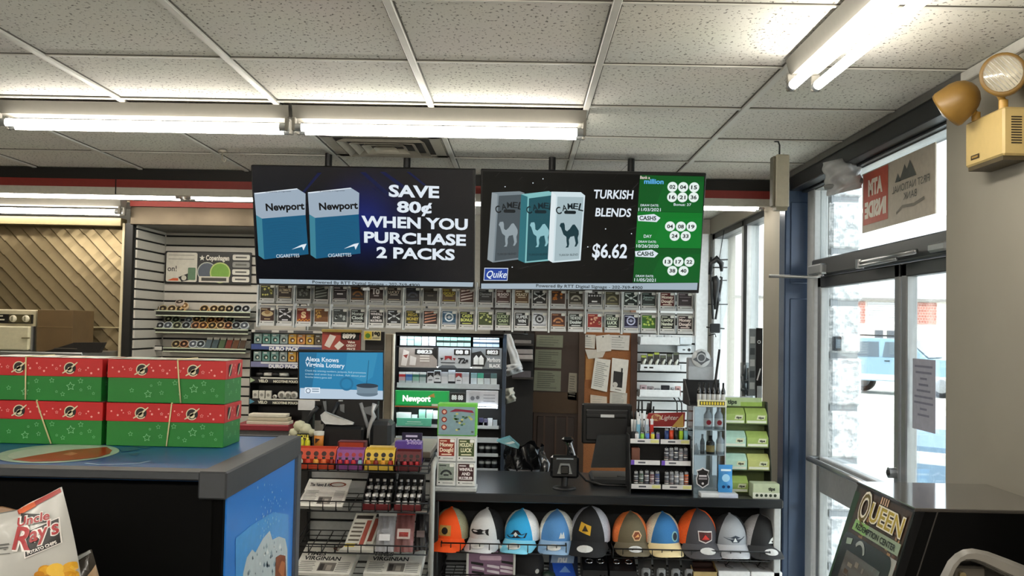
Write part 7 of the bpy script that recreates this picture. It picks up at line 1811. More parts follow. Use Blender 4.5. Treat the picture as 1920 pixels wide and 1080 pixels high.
x0, z0, x1, z1 = R(1270, 649, 1296, 662, 7.5); m = MB(); m.box(x0, 7.5, z0, x1, 7.566, z1, mat('#d0d8de', .4), .003); A = Art(m, (x0, 7.5, z0)); A.disc((x1 - x0) * .85, .025, .012, BLACK, 1, 10); A.rect(.04, .02, .06, .03, mat('#444a50', .4), 1); single(m, 'white_box', 'white box with a black dot below the highest tray', 'box')
a = slat_tray(1200, 1277, 684, 696, 'white tray of blister packs with two black marks', True)
for k in range(6):
    x = a[0] + .012 + .049 * k; h = .115 + .012 * (k % 3)
    t = thing('blister_pack', 'black and lime blister pack, %s from left on the second tray' % NTH[k], 'blister pack', (x + .02, YR_ + .04, a[2]), 0, 'blister packs on the right slat wall')
    m = MB(); m.prism([(x, YR_ + .03, a[2]), (x + .044, YR_ + .03, a[2]), (x + .044, YR_ + .055, a[2] + h), (x, YR_ + .055, a[2] + h)], (0, .004, 0), mat('#1a1d18', .4)); m.box(x + .004, YR_ + .05, a[2] + h - .02, x + .04, YR_ + .053, a[2] + h - .004, mat('#a8b84c', .4) if k < 3 else mat('#5c6450', .4)); part(m, 'card', t)
    m = MB(); m.tube([(x + .012, YR_ + .028, a[2] + .03), (x + .02, YR_ + .026, a[2] + .06), (x + .034, YR_ + .032, a[2] + .085)], [.010, .012, .006], mat('#c8ccc2', .3), 7); part(m, 'contents', t)
a = slat_tray(1199, 1276, 731, 745, 'white tray lowest on the right slat wall')
for k, (w_, h, col, nm) in enumerate(((.055, .085, '#a8949a', 'pinkish'), (.05, .075, '#8c8488', 'mauve grey'), (.045, .06, '#7c8088', 'grey'), (.07, .085, '#1a1c22', 'black'), (.03, .07, '#9ca0a4', 'silver'), (.045, .08, '#c09a98', 'rose'))):
    x = a[0] + (.008, .066, .12, .168, .242, .276)[k]; m = MB(); m.box(x, YR_ + .02, a[2] + .001, x + w_ * .9, YR_ + .06, a[2] + h, mat(col, .4), .003); A = Art(m, (x, YR_ + .02, a[2])); A.rect(w_ * .15, h * .4, w_ * .7, h * .6, mat('#d8d2d0', .4), 1); A.rect(w_ * .2, h * .7, w_ * .6, h * .8, mat('#3a3438', .4), 1)
    single(m, 'novelty_pack', '%s small pack, %s from left on the lowest tray' % (nm, NTH[k]), 'pack', 'packs on the lowest slat tray')
t = thing('loose_cables', 'two thin dark cables hanging under the lowest tray of right slat wall', 'cable', (at(1268, 745, YR_).x, YR_ + .05, at(1268, 780, YR_).z))
for dx in (0, .035):
    m = MB(); v0, v1 = at(1264, 744, YR_), at(1272, 785, YR_); m.tube([(v0.x + dx, 7.5, v0.z), (v0.x + dx + .03, 7.49, v0.z - .05), (v1.x + dx, 7.49, v1.z)], .005, BLACK, 6); part(m, 'cable', t)

# ================================================================== things hanging in the far window
def px7(x, y, Y=6.95): return at(1280 + x / 3.373, 340 + y / 3.373, Y)
t = thing('hanging_slingshot', 'black forked slingshot-like gadget hanging in the far window', 'gadget', px7(210, 880)); KG = mat('#1a1d20', .4)
m = MB(); m.tube([px7(180, 480), px7(178, 640), px7(192, 870), px7(208, 872), px7(245, 640), px7(248, 608), px7(236, 606)], .008, KG, 8); part(m, 'frame', t)
m = MB(); m.tube([px7(200, 600), px7(215, 640), px7(208, 720), px7(205, 810)], [.02, .03, .02, .008], KG, 8); m.tube([px7(222, 700), px7(230, 760)], .012, mat('#4a5058', .4), 8); part(m, 'grip', t)
m = MB(); m.tube([px7(165, 628), px7(280, 626)], .004, KG, 5); m.tube([px7(160, 778), px7(285, 778)], .004, KG, 5); part(m, 'peg', t)
t = thing('hanging_clip', 'black spidery clip hanging highest in the far window', 'gadget', px7(215, 580))
m = MB(); m.tube([px7(172, 590), px7(180, 520), px7(215, 490), px7(245, 520), px7(246, 570)], [.012, .02, .026, .02, .01], KG, 8); m.tube([px7(172, 500), px7(285, 495)], .006, KG, 6); m.tube([px7(172, 545), px7(282, 545)], .005, KG, 6); part(m, 'body', t)
m = MB(); m.tube([px7(180, 330), px7(178, 480)], .003, KG, 5); m.tube([px7(262, 310), px7(240, 440), px7(232, 490)], .003, KG, 5); part(m, 'cord', t)
t = thing('hanging_case', 'small dark square case hanging low in the far window', 'case', px7(200, 960))
m = MB(); a_, b_ = px7(170, 958), px7(236, 900); m.box(a_.x, 6.93, a_.z, b_.x, 6.97, b_.z, KG, .006); part(m, 'case', t)
m = MB(); m.tube([px7(150, 922), px7(265, 932)], .005, KG, 5); m.tube([px7(165, 975), px7(205, 965), px7(210, 985)], .004, KG, 5); part(m, 'peg', t)
t = thing('hanging_package', 'tall clear and black retail package hanging beside the far window', 'package', at(1415, 745, 5.97))
x0, z0, x1, z1 = R(1404, 616, 1417, 742, 5.97); m = MB(); m.box(x0, 5.96, z0, x1, 5.975, z1, mat('#7f8a90', .3), .003); A = Art(m, (x0, 5.96, z0)); w_, h_ = x1 - x0, z1 - z0
for k in range(5): A.rect(w_ * .1, h_ * (.1 + .17 * k), w_ * .8, h_ * (.2 + .17 * k), mat(('#c9d2d6', '#4c565c')[k % 2], .4), 1)
part(m, 'clear_pack', t)
x0, z0, x1, z1 = R(1417, 615, 1429, 746, 5.96); m = MB(); m.box(x0, 5.955, z0, x1, 5.965, z1, mat('#15171a', .4)); A = Art(m, (x0, 5.955, z0)); w_, h_ = x1 - x0, z1 - z0
A.ring(w_ * .45, h_ * .8, w_ * .28, w_ * .12, mat('#cfd4d6', .4), 1, 14); A.rect(w_ * .2, 0, w_ * .95, h_ * .17, mat('#aab2b6', .4), 1); A.line([(w_ * .2, h_ * .25), (w_ * .7, h_ * .42)], .008, mat('#e0e4e6', .4), 1); part(m, 'card', t)
t = thing('clear_tool_pack', 'grey clear pack of small tools standing by the far window', 'package', at(1402, 748, 6.02))
x0, z0, x1, z1 = R(1388, 680, 1412, 748, 6.02); m = MB(); m.box(x0, 6.02, z0, x1, 6.03, z1, FILM); part(m, 'wrap', t)
m = MB()
for (a_, b_) in (((1397, 684), (1396, 712)), ((1392, 705), (1398, 740)), ((1404, 690), (1403, 742)), ((1390, 730), (1409, 733)), ((1394, 716), (1408, 712))): m.tube([(lambda v: (v.x, 6.015, v.z))(at(*a_, 6.015)), (lambda v: (v.x, 6.015, v.z))(at(*b_, 6.015))], .011, mat('#3c454a', .35), 7)
part(m, 'tools', t)
m = MB(); xw = at(1396, 745, 6.02).x; m.box(xw - .08, 5.98, .572, XR - .005, 6.3, at(1400, 749, 6.02).z, mat('#b8bcc0', .5), .004); single(m, 'window_stand', 'pale stand below the clear tool pack at the far window', 'stand')
# ================================================================== beverage cooler and the gift boxes on it
ZT = 1.445
KX0, KX1, KY0, KY1 = -2.35, -0.690, 2.29, 3.04
ck = thing('beverage_cooler', 'large black cooler with blue printed top and splash graphic on its side', 'cooler', ((KX0 + KX1) / 2, 2.66, 0))
m = MB(); m.box(KX0, KY0, 0, KX1, KY1, ZT - .03, mat('#030303', .8, spec=.08), .004)
m.box(KX0, KY0 - .004, .9, atZ(403, 985, 1.3).x if False else at(398, 985, KY0).x, KY0, at(300, 908, KY0).z, mat('#040404', .75, spec=.1), .003); part(m, 'body', ck)
TRM = mat('#45484c', .45, .4)
m = MB(); m.box(KX0, KY0 - .012, ZT - .018, KX1, KY0 + .05, ZT + .002, TRM, .003); m.box(KX1 - .055, KY0 - .015, ZT - .06, KX1 + .012, KY1, ZT + .004, TRM, .004); m.box(KX0, KY1 - .02, ZT - .03, KX1, KY1, ZT + .003, TRM, .003); part(m, 'edge_trim', ck)
m = MB(); v = at(550, 900, KY1 - .01); m.box(KX1 - .03, KY1 - .045, 0, KX1 + .014, KY1 + .004, ZT - .05, mat('#63686d', .35, .5), .003); part(m, 'corner_post', ck)
# printed top
BLU = mat('#0a5596', .32, coat=.1, noise=.05, scale=3)
m = MB(); m.box(KX0, KY0 + .05, ZT - .03, KX1 - .055, KY1 - .02, ZT, BLU); A = Art(m, (0, 0, ZT), (1, 0, 0), (0, 1, 0), eps=.0004, base=.0005)
def tp(x, y): v = atZ(x, y, ZT); return (v.x, v.y)
MINT2 = mat('#a9c8b4', .3)
def ell(cx, cy, rx, ry, rot, n=40): 
    out = []
    for i in range(n):
        a = 2 * PI * i / n; x, y = rx * math.cos(a), ry * math.sin(a); out.append(tp(cx + x * math.cos(rot) - y * math.sin(rot), cy + x * math.sin(rot) + y * math.cos(rot)))
    return out
A.poly(ell(108, 851, 116, 17, -.05), MINT2, 1); A.poly(ell(112, 850, 98, 13, -.06), mat('#c5d8c8', .3), 2)
A.poly([tp(*p_) for p_ in ((22, 863), (60, 856), (128, 845), (200, 839), (210, 845), (205, 852), (180, 859), (120, 865), (60, 867))], mat('#a4361c', .3), 3)
A.poly([tp(*p_) for p_ in ((118, 853), (135, 849), (146, 852), (132, 856))], mat('#c87858', .3), 4)
A.line([tp(*p_) for p_ in ((160, 869), (185, 872), (230, 871), (262, 869), (281, 865))], .009, mat('#9cc0dc', .3), 1)
for pts in ([(222, 840), (250, 838), (262, 843), (246, 846), (228, 848)], [(250, 838), (285, 836), (276, 842)], [(240, 852), (262, 849), (256, 856)]): A.poly([tp(*p_) for p_ in pts], mat('#104a80', .3), 2)
part(m, 'printed_top', ck)
# side picture
m = MB(); m.box(KX1, KY0 + .02, .02, KX1 + .004, KY1 - .046, ZT - .06, mat('#2f86e6', .3, coat=.2, noise=.03, scale=3)); A = Art(m, (KX1 + .004, 0, 0), (0, 1, 0), (0, 0, 1), eps=.0004, base=.0005)
def sd(x, y): v = atX(x, y, KX1 + .004); return (v.y, v.z)
A.poly([sd(*p_) for p_ in ((441, 1200), (441, 1010), (470, 985), (512, 960), (540, 965), (541, 1200))], mat('#49a2ee', .3, coat=.2), 1)
ICE = mat('#c3d2d8', .3); ICD = mat('#5a7484', .3); ICM = mat('#8fa8b4', .3)
A.poly([sd(*p_) for p_ in ((448, 1200), (455, 1075), (462, 1045), (472, 1030), (478, 1036), (492, 1010), (505, 995), (510, 1012), (522, 1006), (534, 1010), (538, 1030), (537, 1200))], ICE, 2)
rr = random.Random(8)
for k in range(60):
    x, y = rr.uniform(460, 534), rr.uniform(1012, 1078)
    if y < 1012 + abs(x - 508) * .9: continue
    s_ = rr.uniform(1.5, 5); A.poly([sd(x, y), sd(x + s_ * .5, y - s_ * 1.6), sd(x + s_, y + s_ * .2), sd(x + s_ * .3, y + s_)], (ICD, ICM, mat('#eaf2f4', .3))[k % 3], 3)
A.poly([sd(*p_) for p_ in ((514, 1100), (516, 1045), (524, 1040), (534, 1042), (536, 1100))], mat('#8a4a26', .3), 4); A.poly([sd(*p_) for p_ in ((520, 1070), (527, 1050), (533, 1056), (530, 1085))], mat('#b87040', .3), 5)
for k in range(70):
    y = rr.uniform(905, 1010); x = 505 + rr.gauss(0, 14) + (y - 960) * -.1
    if not 446 < x < 536: continue
    u, v = sd(x, y); A.disc(u, v, rr.uniform(.0012, .004), mat('#9ccbee', .3), 3, 8)
part(m, 'side_picture', ck)
# gift boxes
GR_, RD_ = mat('#187a28', .45, noise=.03), mat('#c01c1c', .45, noise=.03)
PINK, PALE, CRE, DK = mat('#f0a8a0', .5), mat('#8fd098', .5), mat('#dcd2b0', .5), mat('#1a1410', .5)
BW, BD_, BH = .331, .163, .1190
RDOT = [(97, 220, 10), (160, 258, 12), (197, 210, 9), (214, 235, 7), (475, 213, 8), (557, 192, 10), (652, 235, 8), (629, 267, 12), (710, 208, 9), (785, 213, 9), (1037, 250, 7), (1057, 228, 10), (1090, 280, 12), (1158, 240, 11), (492, 243, 12)]
RST = [(272, 233, 18), (586, 238, 16), (750, 242, 16), (975, 250, 18)]
GST = [(287, 452, 24), (447, 485, 40), (475, 402, 14), (555, 378, 24), (578, 470, 23), (705, 370, 27), (815, 503, 24), (890, 425, 45), (985, 370, 28), (992, 458, 16), (1072, 433, 23), (1115, 490, 16), (755, 480, 15)]
def gift_box(px_left, y, zb, label, band, rot=0.0):
    x = at(px_left, 760, y).x
    t = thing('gift_box', label, 'gift box', (x + BW / 2, y + BD_ / 2, zb), rot, 'red and green gift boxes on the cooler')
    X0, Y0 = -BW / 2, -BD_ / 2
    k_ = BW / 1150.0
    m = MB(); m.box(X0 + .002, Y0 + .002, 0, -X0 - .002, -Y0 - .002, BH - .004, GR_, .001); A = Art(m, (X0, Y0 + .002, 0))
    for sx, sy, r in GST: A.star((sx - 45) * k_, (570 - sy) * k_ * .98, r * k_, PALE, 1, w=max(.0011, r * k_ * .22), rot=.1, inner=.5)
    A = Art(m, (-X0 - .002, Y0, 0), (0, 1, 0), (0, 0, 1))
    for u, v, r in ((.03, .05, .008), (.06, .03, .006), (.08, .06, .007), (.11, .03, .008), (.13, .055, .006), (.045, .025, .005)): A.star(u, v, r, PALE, 1, w=.0016)
    part(m, 'body', t, local=True)
    m = MB(); m.box(X0, Y0, BH - .051, -X0, -Y0, BH, RD_, .001); A = Art(m, (X0, Y0, BH - .051)); vz = lambda sy: (318 - sy) * k_ * .98
    for sx, sy, r in RDOT: A.star((sx - 45) * k_, vz(sy), r * k_ * 1.1, PINK, 1, inner=.6)
    for sx, sy, r in RST: A.star((sx - 45) * k_, vz(sy), r * k_ * 1.1, PINK, 1, w=.0018, inner=.5)
    for sx in (383, 880):
        u, v = (sx - 45) * k_, vz(234); A.disc(u, v, .0165, DK, 1, 20); A.ring(u, v, .0165, .0028, CRE, 2, 20, a0=.7, a1=5.6); A.line([(u - .020, v - .0145), (u, v - .002), (u + .021, v + .0165)], [.003, .006, .0025], CRE, 3); A.disc(u + .001, v - .004, .0075, CRE, 3, 12)
    A = Art(m, (X0, Y0, BH), (1, 0, 0), (0, 1, 0))
    A.poly([(.0, .0), (BW, .0), (BW, BD_), (.0, BD_)], mat('#d8c8b4', .25, coat=.3), 1)
    for k, (a_, b_, cc) in enumerate(((.1, .2, '#c4d4c4'), (.35, .25, '#d8d4c0'), (.55, .2, '#e0d2b4'), (.8, .18, '#c8dcc8'))): A.poly([(BW * a_, .01), (BW * min(1, a_ + b_), .03), (BW * min(1, a_ + b_ * .9), BD_ * .9), (BW * a_ * .95, BD_ * .8)], mat(cc, .25, coat=.3), 2)
    A = Art(m, (-X0, Y0, BH - .051), (0, 1, 0), (0, 0, 1))
    for u in (.04, .125): A.disc(u, .025, .014, DK, 1, 14, ry=.017); A.line([(u - .012, .008), (u + .014, .042)], .006, CRE, 2)
    for u, v in ((.07, .03), (.09, .015), (.085, .038)): A.star(u, v, .004, PINK, 1)
    part(m, 'lid', t, local=True)
    m = MB(); (u0, u1) = band; CB_ = mat('#d8cf9c', .6)
    m.tube([(X0 + BW * u0, Y0 - .0022, BH + .0005), (X0 + BW * (u0 * .5 + u1 * .5), Y0 - .0026, BH * .5), (X0 + BW * u1, Y0 - .0012, .0015)], .0021, CB_, 5); m.tube([(X0 + BW * u0, Y0 - .0022, BH + .002), (X0 + BW * u0, -Y0 + .002, BH + .002), (X0 + BW * u1, -Y0 + .0015, .002)], .0021, CB_, 5); part(m, 'rubber_band', t, local=True)
    return t
YGB = 2.727
gift_box(199.5, YGB, ZT + .001, 'red and green gift box at lower right of the stack on the cooler', (.554, .52))
gift_box(199, YGB - .002, ZT + .001 + BH + .002, 'red and green gift box at upper right, its band slanting right', (.593, .63))
gift_box(-28.5, YGB, ZT + .001, 'red and green gift box at lower left, its band slanting far right', (.44, .575), .0)
gift_box(-32, YGB - .001, ZT + .001 + BH + .002, 'red and green gift box at upper left, cut by the photo edge', (.352, .36))

# ================================================================== crisp bags at the front left
sb = thing('snack_stand', 'stand below the photo edge carrying the crisp bags', 'stand', (-1.1, 1.95, 0))
m = MB(); m.box(-1.5, 1.72, 0, -.70, 2.20, 1.165, mat('#3a3a3c', .5), .006); part(m, 'body', sb)
m = MB(); m.box(-1.5, 1.715, 1.155, -.70, 1.722, 1.18, LGREY, .002); part(m, 'edge', sb)
class Bag:
    def __init__(s, tops, bots, ytop, ybot, Y, bulge, seed):
        s.t, s.b, s.yt, s.yb, s.Y, s.g = tops, bots, ytop, ybot, Y, bulge; s.ph = [random.Random(seed).uniform(0, 6) for _ in range(4)]
    def px(s, u, v):
        xt = s.t[0] + (s.t[1] - s.t[0]) * u; xb = s.b[0] + (s.b[1] - s.b[0]) * u
        y = s.yb + (s.yt(xt) - s.yb) * v
        x = xb + (xt - xb) * (v ** .9) + s.g[1] * math.sin(PI * v) * u
        return x, y
    def surf(s, u, v, off=0.0, back=False):
        x, y = s.px(u, v); q = at(x, y, s.Y)
        e = (max(0, math.sin(PI * u)) ** .55) * (max(0, math.sin(PI * min(1, v * .98))) ** .6)
        d = s.g[0] * e + .004 * e * (math.sin(11 * u + 7 * v + s.ph[0]) + math.sin(6 * u - 15 * v + s.ph[1]))
        return Vector((q.x, s.Y + (d if back else -d) - off, q.z))
    def inv(s, x, y):
        u, v = .5, .5
        for _ in range(30):
            X, Yp = s.px(u, v); X2, Y2 = s.px(u + .01, v); X3, Y3 = s.px(u, v + .01)
            a, b_, c, d = (X2 - X) / .01, (X3 - X) / .01, (Y2 - Yp) / .01, (Y3 - Yp) / .01; det = a * d - b_ * c
            if abs(det) < 1e-9: break
            ex, ey = x - X, y - Yp; u += (ex * d - ey * b_) / det; v += (a * ey - c * ex) / det; u = min(max(u, 0), 1); v = min(max(v, .0), 1)
        return u, v
    def pt(s, x, y, off): u, v = s.inv(x, y); return s.surf(u, v, off)
    def quad(s, mb, P, m, off=.0015, n=6):
        mb.grid(lambda a, b_: s.pt((P[3][0] * (1 - a) + P[2][0] * a) * (1 - b_) + (P[0][0] * (1 - a) + P[1][0] * a) * b_, (P[3][1] * (1 - a) + P[2][1] * a) * (1 - b_) + (P[0][1] * (1 - a) + P[1][1] * a) * b_, off), n, n, m)
    def text(s, mb, t, x, y, h, m, off, bold=0.02, width=None, rot=0.0, shear=0.0):
        vs, fs, x0, x1 = text_geo(t, bold); sc = h / CAPH; sx = (width / (x1 - x0)) if width else sc; out = []
        for a, b_ in vs:
            X, Yv = (a - (x0 + x1) / 2) * sx + b_ * sc * shear, b_ * sc
            out.append(s.pt(x + X * math.cos(rot) + Yv * math.sin(-rot) * -1 * -1 if False else x + X * math.cos(rot) - Yv * math.sin(rot), y - (X * math.sin(rot) + Yv * math.cos(rot)), off))
        mb.add(out, fs, m)
def ytop1(x):
    P = [(-70, 978), (-20, 966), (36, 956), (60, 941), (90, 927), (115, 913), (130, 908)]
    for (a, b_), (c, d) in zip(P, P[1:]):
        if x <= c: return b_ + (d - b_) * (x - a) / (c - a)
    return P[-1][1]
WB = mat('#b4b4b0', .28, bump=.3, scale=14, coat=.3)
bag = Bag((-70, 116), (-70, 166), ytop1, 1215, 1.92, (.055, 10), 3)
t = thing('crisp_bag', 'white bag of crisps with red script lettering at the lower left corner', 'crisp bag', at(50, 1215, 1.92))
m = MB(); m.grid(lambda u, v: bag.surf(u, v), 26, 34, WB); m.grid(lambda u, v: bag.surf(u, v, 0, True), 14, 16, WB); part(m, 'bag', t)
m = MB(); RS = mat('#9a2c24', .3)
bag.quad(m, [(38, 953), (114, 913), (117, 922), (46, 961)], RS, .002, 8); bag.quad(m, [(36, 951), (114, 908), (115, 914), (37, 956)], mat('#d8c8c0', .3), .003, 8); bag.quad(m, [(40, 953), (70, 938), (76, 946), (50, 960)], mat('#c8603a', .3), .003, 5); part(m, 'seal', t)
m = MB(); BKK = mat('#15100f', .35); RDD = mat('#9c1a20', .35); WHH = mat('#e6e2de', .35)
bag.quad(m, [(66, 990), (119, 966), (127, 1013), (73, 1035)], WHH, .003, 8); bag.quad(m, [(68, 990), (118, 968), (125, 1012), (75, 1032)], BKK, .004, 8); bag.quad(m, [(50, 958), (98, 960), (104, 975), (56, 972)], BKK, .004, 5)
for off, bo, mm in ((.006, .075, WHH), (.008, .02, RDD)):
    bag.text(m, 'Uncle', 78, 974, 15, mm, off, bo, 56, .22, .1); bag.text(m, 'R', 66, 1018, 38, mm, off, bo * 1.0, 34, -.02, .05); bag.text(m, "ay's", 101, 1000, 26, mm, off, bo, 46, .30, .15)
bag.text(m, 'POTATO CHIPS', 100, 1020, 5.5, WHH, .006, .03, 44, .36)
part(m, 'brand_print', t)
m = MB(); GT = mat('#5a5a58', .4)
for k, (x, y, w_, h) in enumerate(((20, 1012, 38, 4), (18, 1018, 40, 4), (32, 1020, 6, 2), (26, 1028, 36, 2))):
    bag.quad(m, [(x - w_ / 2, y + w_ * .07), (x + w_ / 2, y - w_ * .07), (x + w_ / 2, y - w_ * .07 + h * .6), (x - w_ / 2, y + w_ * .07 + h * .6)], GT, .003, 3)
part(m, 'small_print', t)
m = MB(); rr = random.Random(4)
for k in range(16):
    x, y = rr.uniform(96, 146), rr.uniform(1056, 1092); r = rr.uniform(8, 13)
    if k == 15: x, y = 97, 1066
    ring_ = [bag.pt(min(x + r * math.cos(2 * PI * i / 14), 155), y - r * .9 * math.sin(2 * PI * i / 14), .002 + .0003 * k) for i in range(14)]; m.add(ring_ + [bag.pt(x, y, .002 + .0003 * k)], [(i, (i + 1) % 14, 14) for i in range(14)], mat(('#d6a02a', '#c88c1c', '#e0b43c', '#b87a18')[k % 4], .4))
for k in range(14): x, y = rr.uniform(30, 90), rr.uniform(1066, 1085); bag.quad(m, [(x, y), (x + 2, y), (x + 2, y + 2), (x, y + 2)], mat('#4a4030', .4), .002, 1)
part(m, 'crisps_picture', t)
def ytop2(x): return 1044 - (x - 140) * .48 if x < 172 else 1030
bag2 = Bag((118, 172), (118, 218), ytop2, 1215, 2.02, (.04, 4), 5)
t = thing('crisp_bag', 'dark bag with tan panel half hidden behind the white crisp bag', 'crisp bag', at(170, 1215, 2.02))
m = MB(); DBG = mat('#2c261e', .25, coat=.4, bump=.3, scale=20); m.grid(lambda u, v: bag2.surf(u, v), 14, 20, DBG); m.grid(lambda u, v: bag2.surf(u, v, 0, True), 8, 10, DBG); part(m, 'bag', t)
m = MB(); bag2.quad(m, [(183, 1058), (184, 1059), (208, 1110), (160, 1095)], mat('#b89a78', .4), .002, 5); part(m, 'panel', t)
m = MB(); bag2.quad(m, [(150, 1041), (171, 1030), (173, 1035), (152, 1048)], mat('#9a9c9c', .25), .003, 4); part(m, 'seal', t)
def ytop3(x): return 950 + max(0, (x - 5)) * .25
bag3 = Bag((-70, 40), (-70, 60), ytop3, 1215, 2.06, (.03, 0), 9)
m = MB(); m.grid(lambda u, v: bag3.surf(u, v), 10, 14, mat('#8a6a4c', .35)); m.grid(lambda u, v: bag3.surf(u, v, 0, True), 6, 8, mat('#8a6a4c', .35)); single(m, 'crisp_bag', 'brownish bag whose top just shows behind the white crisp bag', 'crisp bag')

# ================================================================== gaming cabinet on the right
QX0, QX1, QY0, QY1, QZ = 1.04, 1.435, 2.60, 3.04, 1.335
qm = thing('redemption_machine', 'black gaming cabinet with a slanted gold lettered panel facing the room', 'machine', (1.2, 2.82, 0))
GLB = mat('#040404', .5, spec=.2); prof = [(QX0, QZ), (QX1, QZ), (QX1, 0), (.80, 0), (.80, .70), (.76, .80), (.905, .90)]
m = MB(); m.prism([(x, QY0, z) for x, z in prof], (0, QY1 - QY0, 0), GLB); part(m, 'cabinet', qm)
m = MB(); m.box(QX0 - .004, QY0 - .003, QZ, QX1, QY1 + .003, QZ + .010, mat('#4a4642', .10, coat=1.0, noise=.02), .002); part(m, 'top', qm)
m = MB(); d_ = Vector((QX0 - .905, 0, QZ - .90)); 
m.prism([(.905, QY0 - .003, .90), (.905 + .022, QY0 - .003, .90), (QX0 + .022, QY0 - .003, QZ), (QX0, QY0 - .003, QZ)], (0, .012, 0), mat('#161617', .3), ); m.prism([(.957, QY0 - .002, .90), (.960, QY0 - .002, .90), (QX0 + .058, QY0 - .002, QZ), (QX0 + .055, QY0 - .002, QZ)], (0, .003, 0), mat('#4a4844', .3)); part(m, 'side_edging', qm)
# printed front
FV = d_.normalized(); FO = Vector((.905, QY1, .90)); FU = Vector((0, -1, 0))
m = MB(); A = Art(m, FO, FU, FV, eps=.0006, base=.0012); FN = A.N; FW, FH = QY1 - QY0, d_.length
def fq(zx, zy):
    px, py = 1540 + zx / 5.053, 890 + zy / 5.053; d = ray(px, py); o = FO + FN * .001
    tt = (o - CAM).dot(FN) / d.dot(FN); p_ = CAM + d * tt - FO; return p_.dot(FU), p_.dot(FV)
A.rect(0, 0, FW, FH, mat('#15160f', .3), 0); A.rect(.025, FH - .235, FW - .012, FH - .005, mat('#3c2a1c', .3, noise=.3, scale=60), 1)
A.poly([(0, FH - .30), (.028, FH - .30), (.045, FH - .02), (0, FH - .02)], mat('#1c3a1c', .3), 2)
rr = random.Random(6)
for k in range(40): u, v = rr.uniform(.12, FW - .03), rr.uniform(FH - .21, FH - .02); A.rect(u, v, u + rr.uniform(.006, .03), v + rr.uniform(.004, .016), mat(('#6a4a30', '#8c6a4a', '#2a1c14', '#a07a50', '#5a3a2c')[k % 5], .3), 2)
GOLD, IVO, OLV = mat('#d8c040', .3), mat('#e2dcc8', .3), mat('#241a10', .3)
(u0, v0), (u1, v1) = fq(365, 440), fq(470, 440)
uq, vq = fq(412, 345); sQ = .085
for kk, (bo, mm) in enumerate(((.09, OLV), (.06, IVO), (.0, mat('#6a5a20', .3)))): A.text('Q', uq, vq - .032, sQ, mm, 4 + kk, bo, width=.075 + bo * .2)
ua, va = fq(465, 395); ub, vb = fq(790, 500)
for kk, (bo, mm) in enumerate(((.10, OLV), (.065, IVO), (.012, mat('#b09a34', .3, noise=.3, scale=200)))): A.text('UEEN', (ua + ub) / 2, vq - .018, .052, mm, 5 + kk, bo, width=(ub - ua) + bo * .1)
A.text('2000', *fq(615, 262), .016, mat('#c8a888', .3), 4, .04, shear=.2) if False else [A.rect(*(lambda c: (c[0] + .016 * q, c[1] - .012, c[0] + .016 * q + .008, c[1] + .012))(fq(575, 250)), mat('#c8a888', .3), 4) for q in range(4)]
bl = fq(300, 515); br = fq(745, 740); tl = fq(345, 425); tr = fq(772, 660)
A.poly([bl, (br[0], bl[1]), (br[0] + .0, tl[1]), (tl[0] - .004, tl[1])], mat('#8a9a80', .3), 5); A.poly([bl, (bl[0] + .11, bl[1]), (bl[0] + .12, tl[1]), (tl[0] - .004, tl[1])], mat('#86b468', .3), 6)
A.text('REDEMPTION CENTER', (bl[0] + br[0]) / 2, bl[1] + (tl[1] - bl[1]) * .22, (tl[1] - bl[1]) * .5, mat('#14160f', .3), 7, .03, width=(br[0] - bl[0]) * .86)
zl = bl[1] - .012
A.rect(FW - .06, .02, FW - .012, zl, mat('#9a9a92', .3), 3); A.rrect(.02, -.0 + .01, FW - .035, zl, .03, mat('#101110', .25), 4)
A.poly([(.07, .04), (FW - .09, .04), (FW - .09, zl - .05), (.08, zl - .05)], mat('#5a5650', .12, coat=.6), 5)
for k in range(24): u, v = rr.uniform(.09, FW - .14), rr.uniform(.05, zl - .08); A.rect(u, v, u + rr.uniform(.01, .04), v + rr.uniform(.006, .02), mat(('#6e6862', '#4a443c', '#7c7468', '#5a4a3c')[k % 4], .2), 6)
A.poly([(.055, zl - .018), (.10, zl - .012), (.10, zl - .03), (.06, zl - .036)], mat('#8fa08c', .3), 6); A.ring(.17, zl - .055, .05, .012, mat('#8c9088', .2), 6, a0=.4, a1=2.4)
part(m, 'front_panel', qm)
# tall black cabinet at right edge
t = thing('black_cabinet', 'tall black cabinet whose edge shows along the right border of the photo', 'cabinet', (1.3, 2.1, 0))
m = MB(); m.box(1.165, 1.86, 0, 1.43, 2.28, 1.655, mat('#0b0b0c', .45), .015); part(m, 'body', t)
m = MB(); m.box(1.162, 2.262, .1, 1.168, 2.275, 1.64, mat('#a9a79c', .4), .002); part(m, 'edge_strip', t, 'pale edge strip')
# grey moulded machine in the lower right corner
GH = mat('#74716b', .4, noise=.04)
t = thing('moulded_machine', 'grey rounded plastic machine hood with a dark recess in the lower right corner', 'machine', (.95, 1.9, 0))
YM = 1.75
out = [(1752, 1140), (1768, 1090), (1786, 1054), (1800, 1040), (1815, 1032), (1832, 1030), (1852, 1034), (1890, 1048), (1935, 1066), (1990, 1092), (2040, 1140)]
inn = [(1774, 1140), (1783, 1094), (1794, 1068), (1803, 1056), (1812, 1052), (1826, 1052), (1842, 1057), (1885, 1078), (1930, 1098), (1968, 1118), (1985, 1140)]
Po = [at(a, b_ + 3, YM) for a, b_ in out]; Pb = [at(a, b_, YM + .09) for a, b_ in out]; Pi = [at(a, b_, YM) for a, b_ in inn]; n = len(Po)
m = MB(); vs = []
def ringpts(P, dy, k=0.0): return [Vector((p_.x, YM + dy, p_.z - k)) for p_ in P]
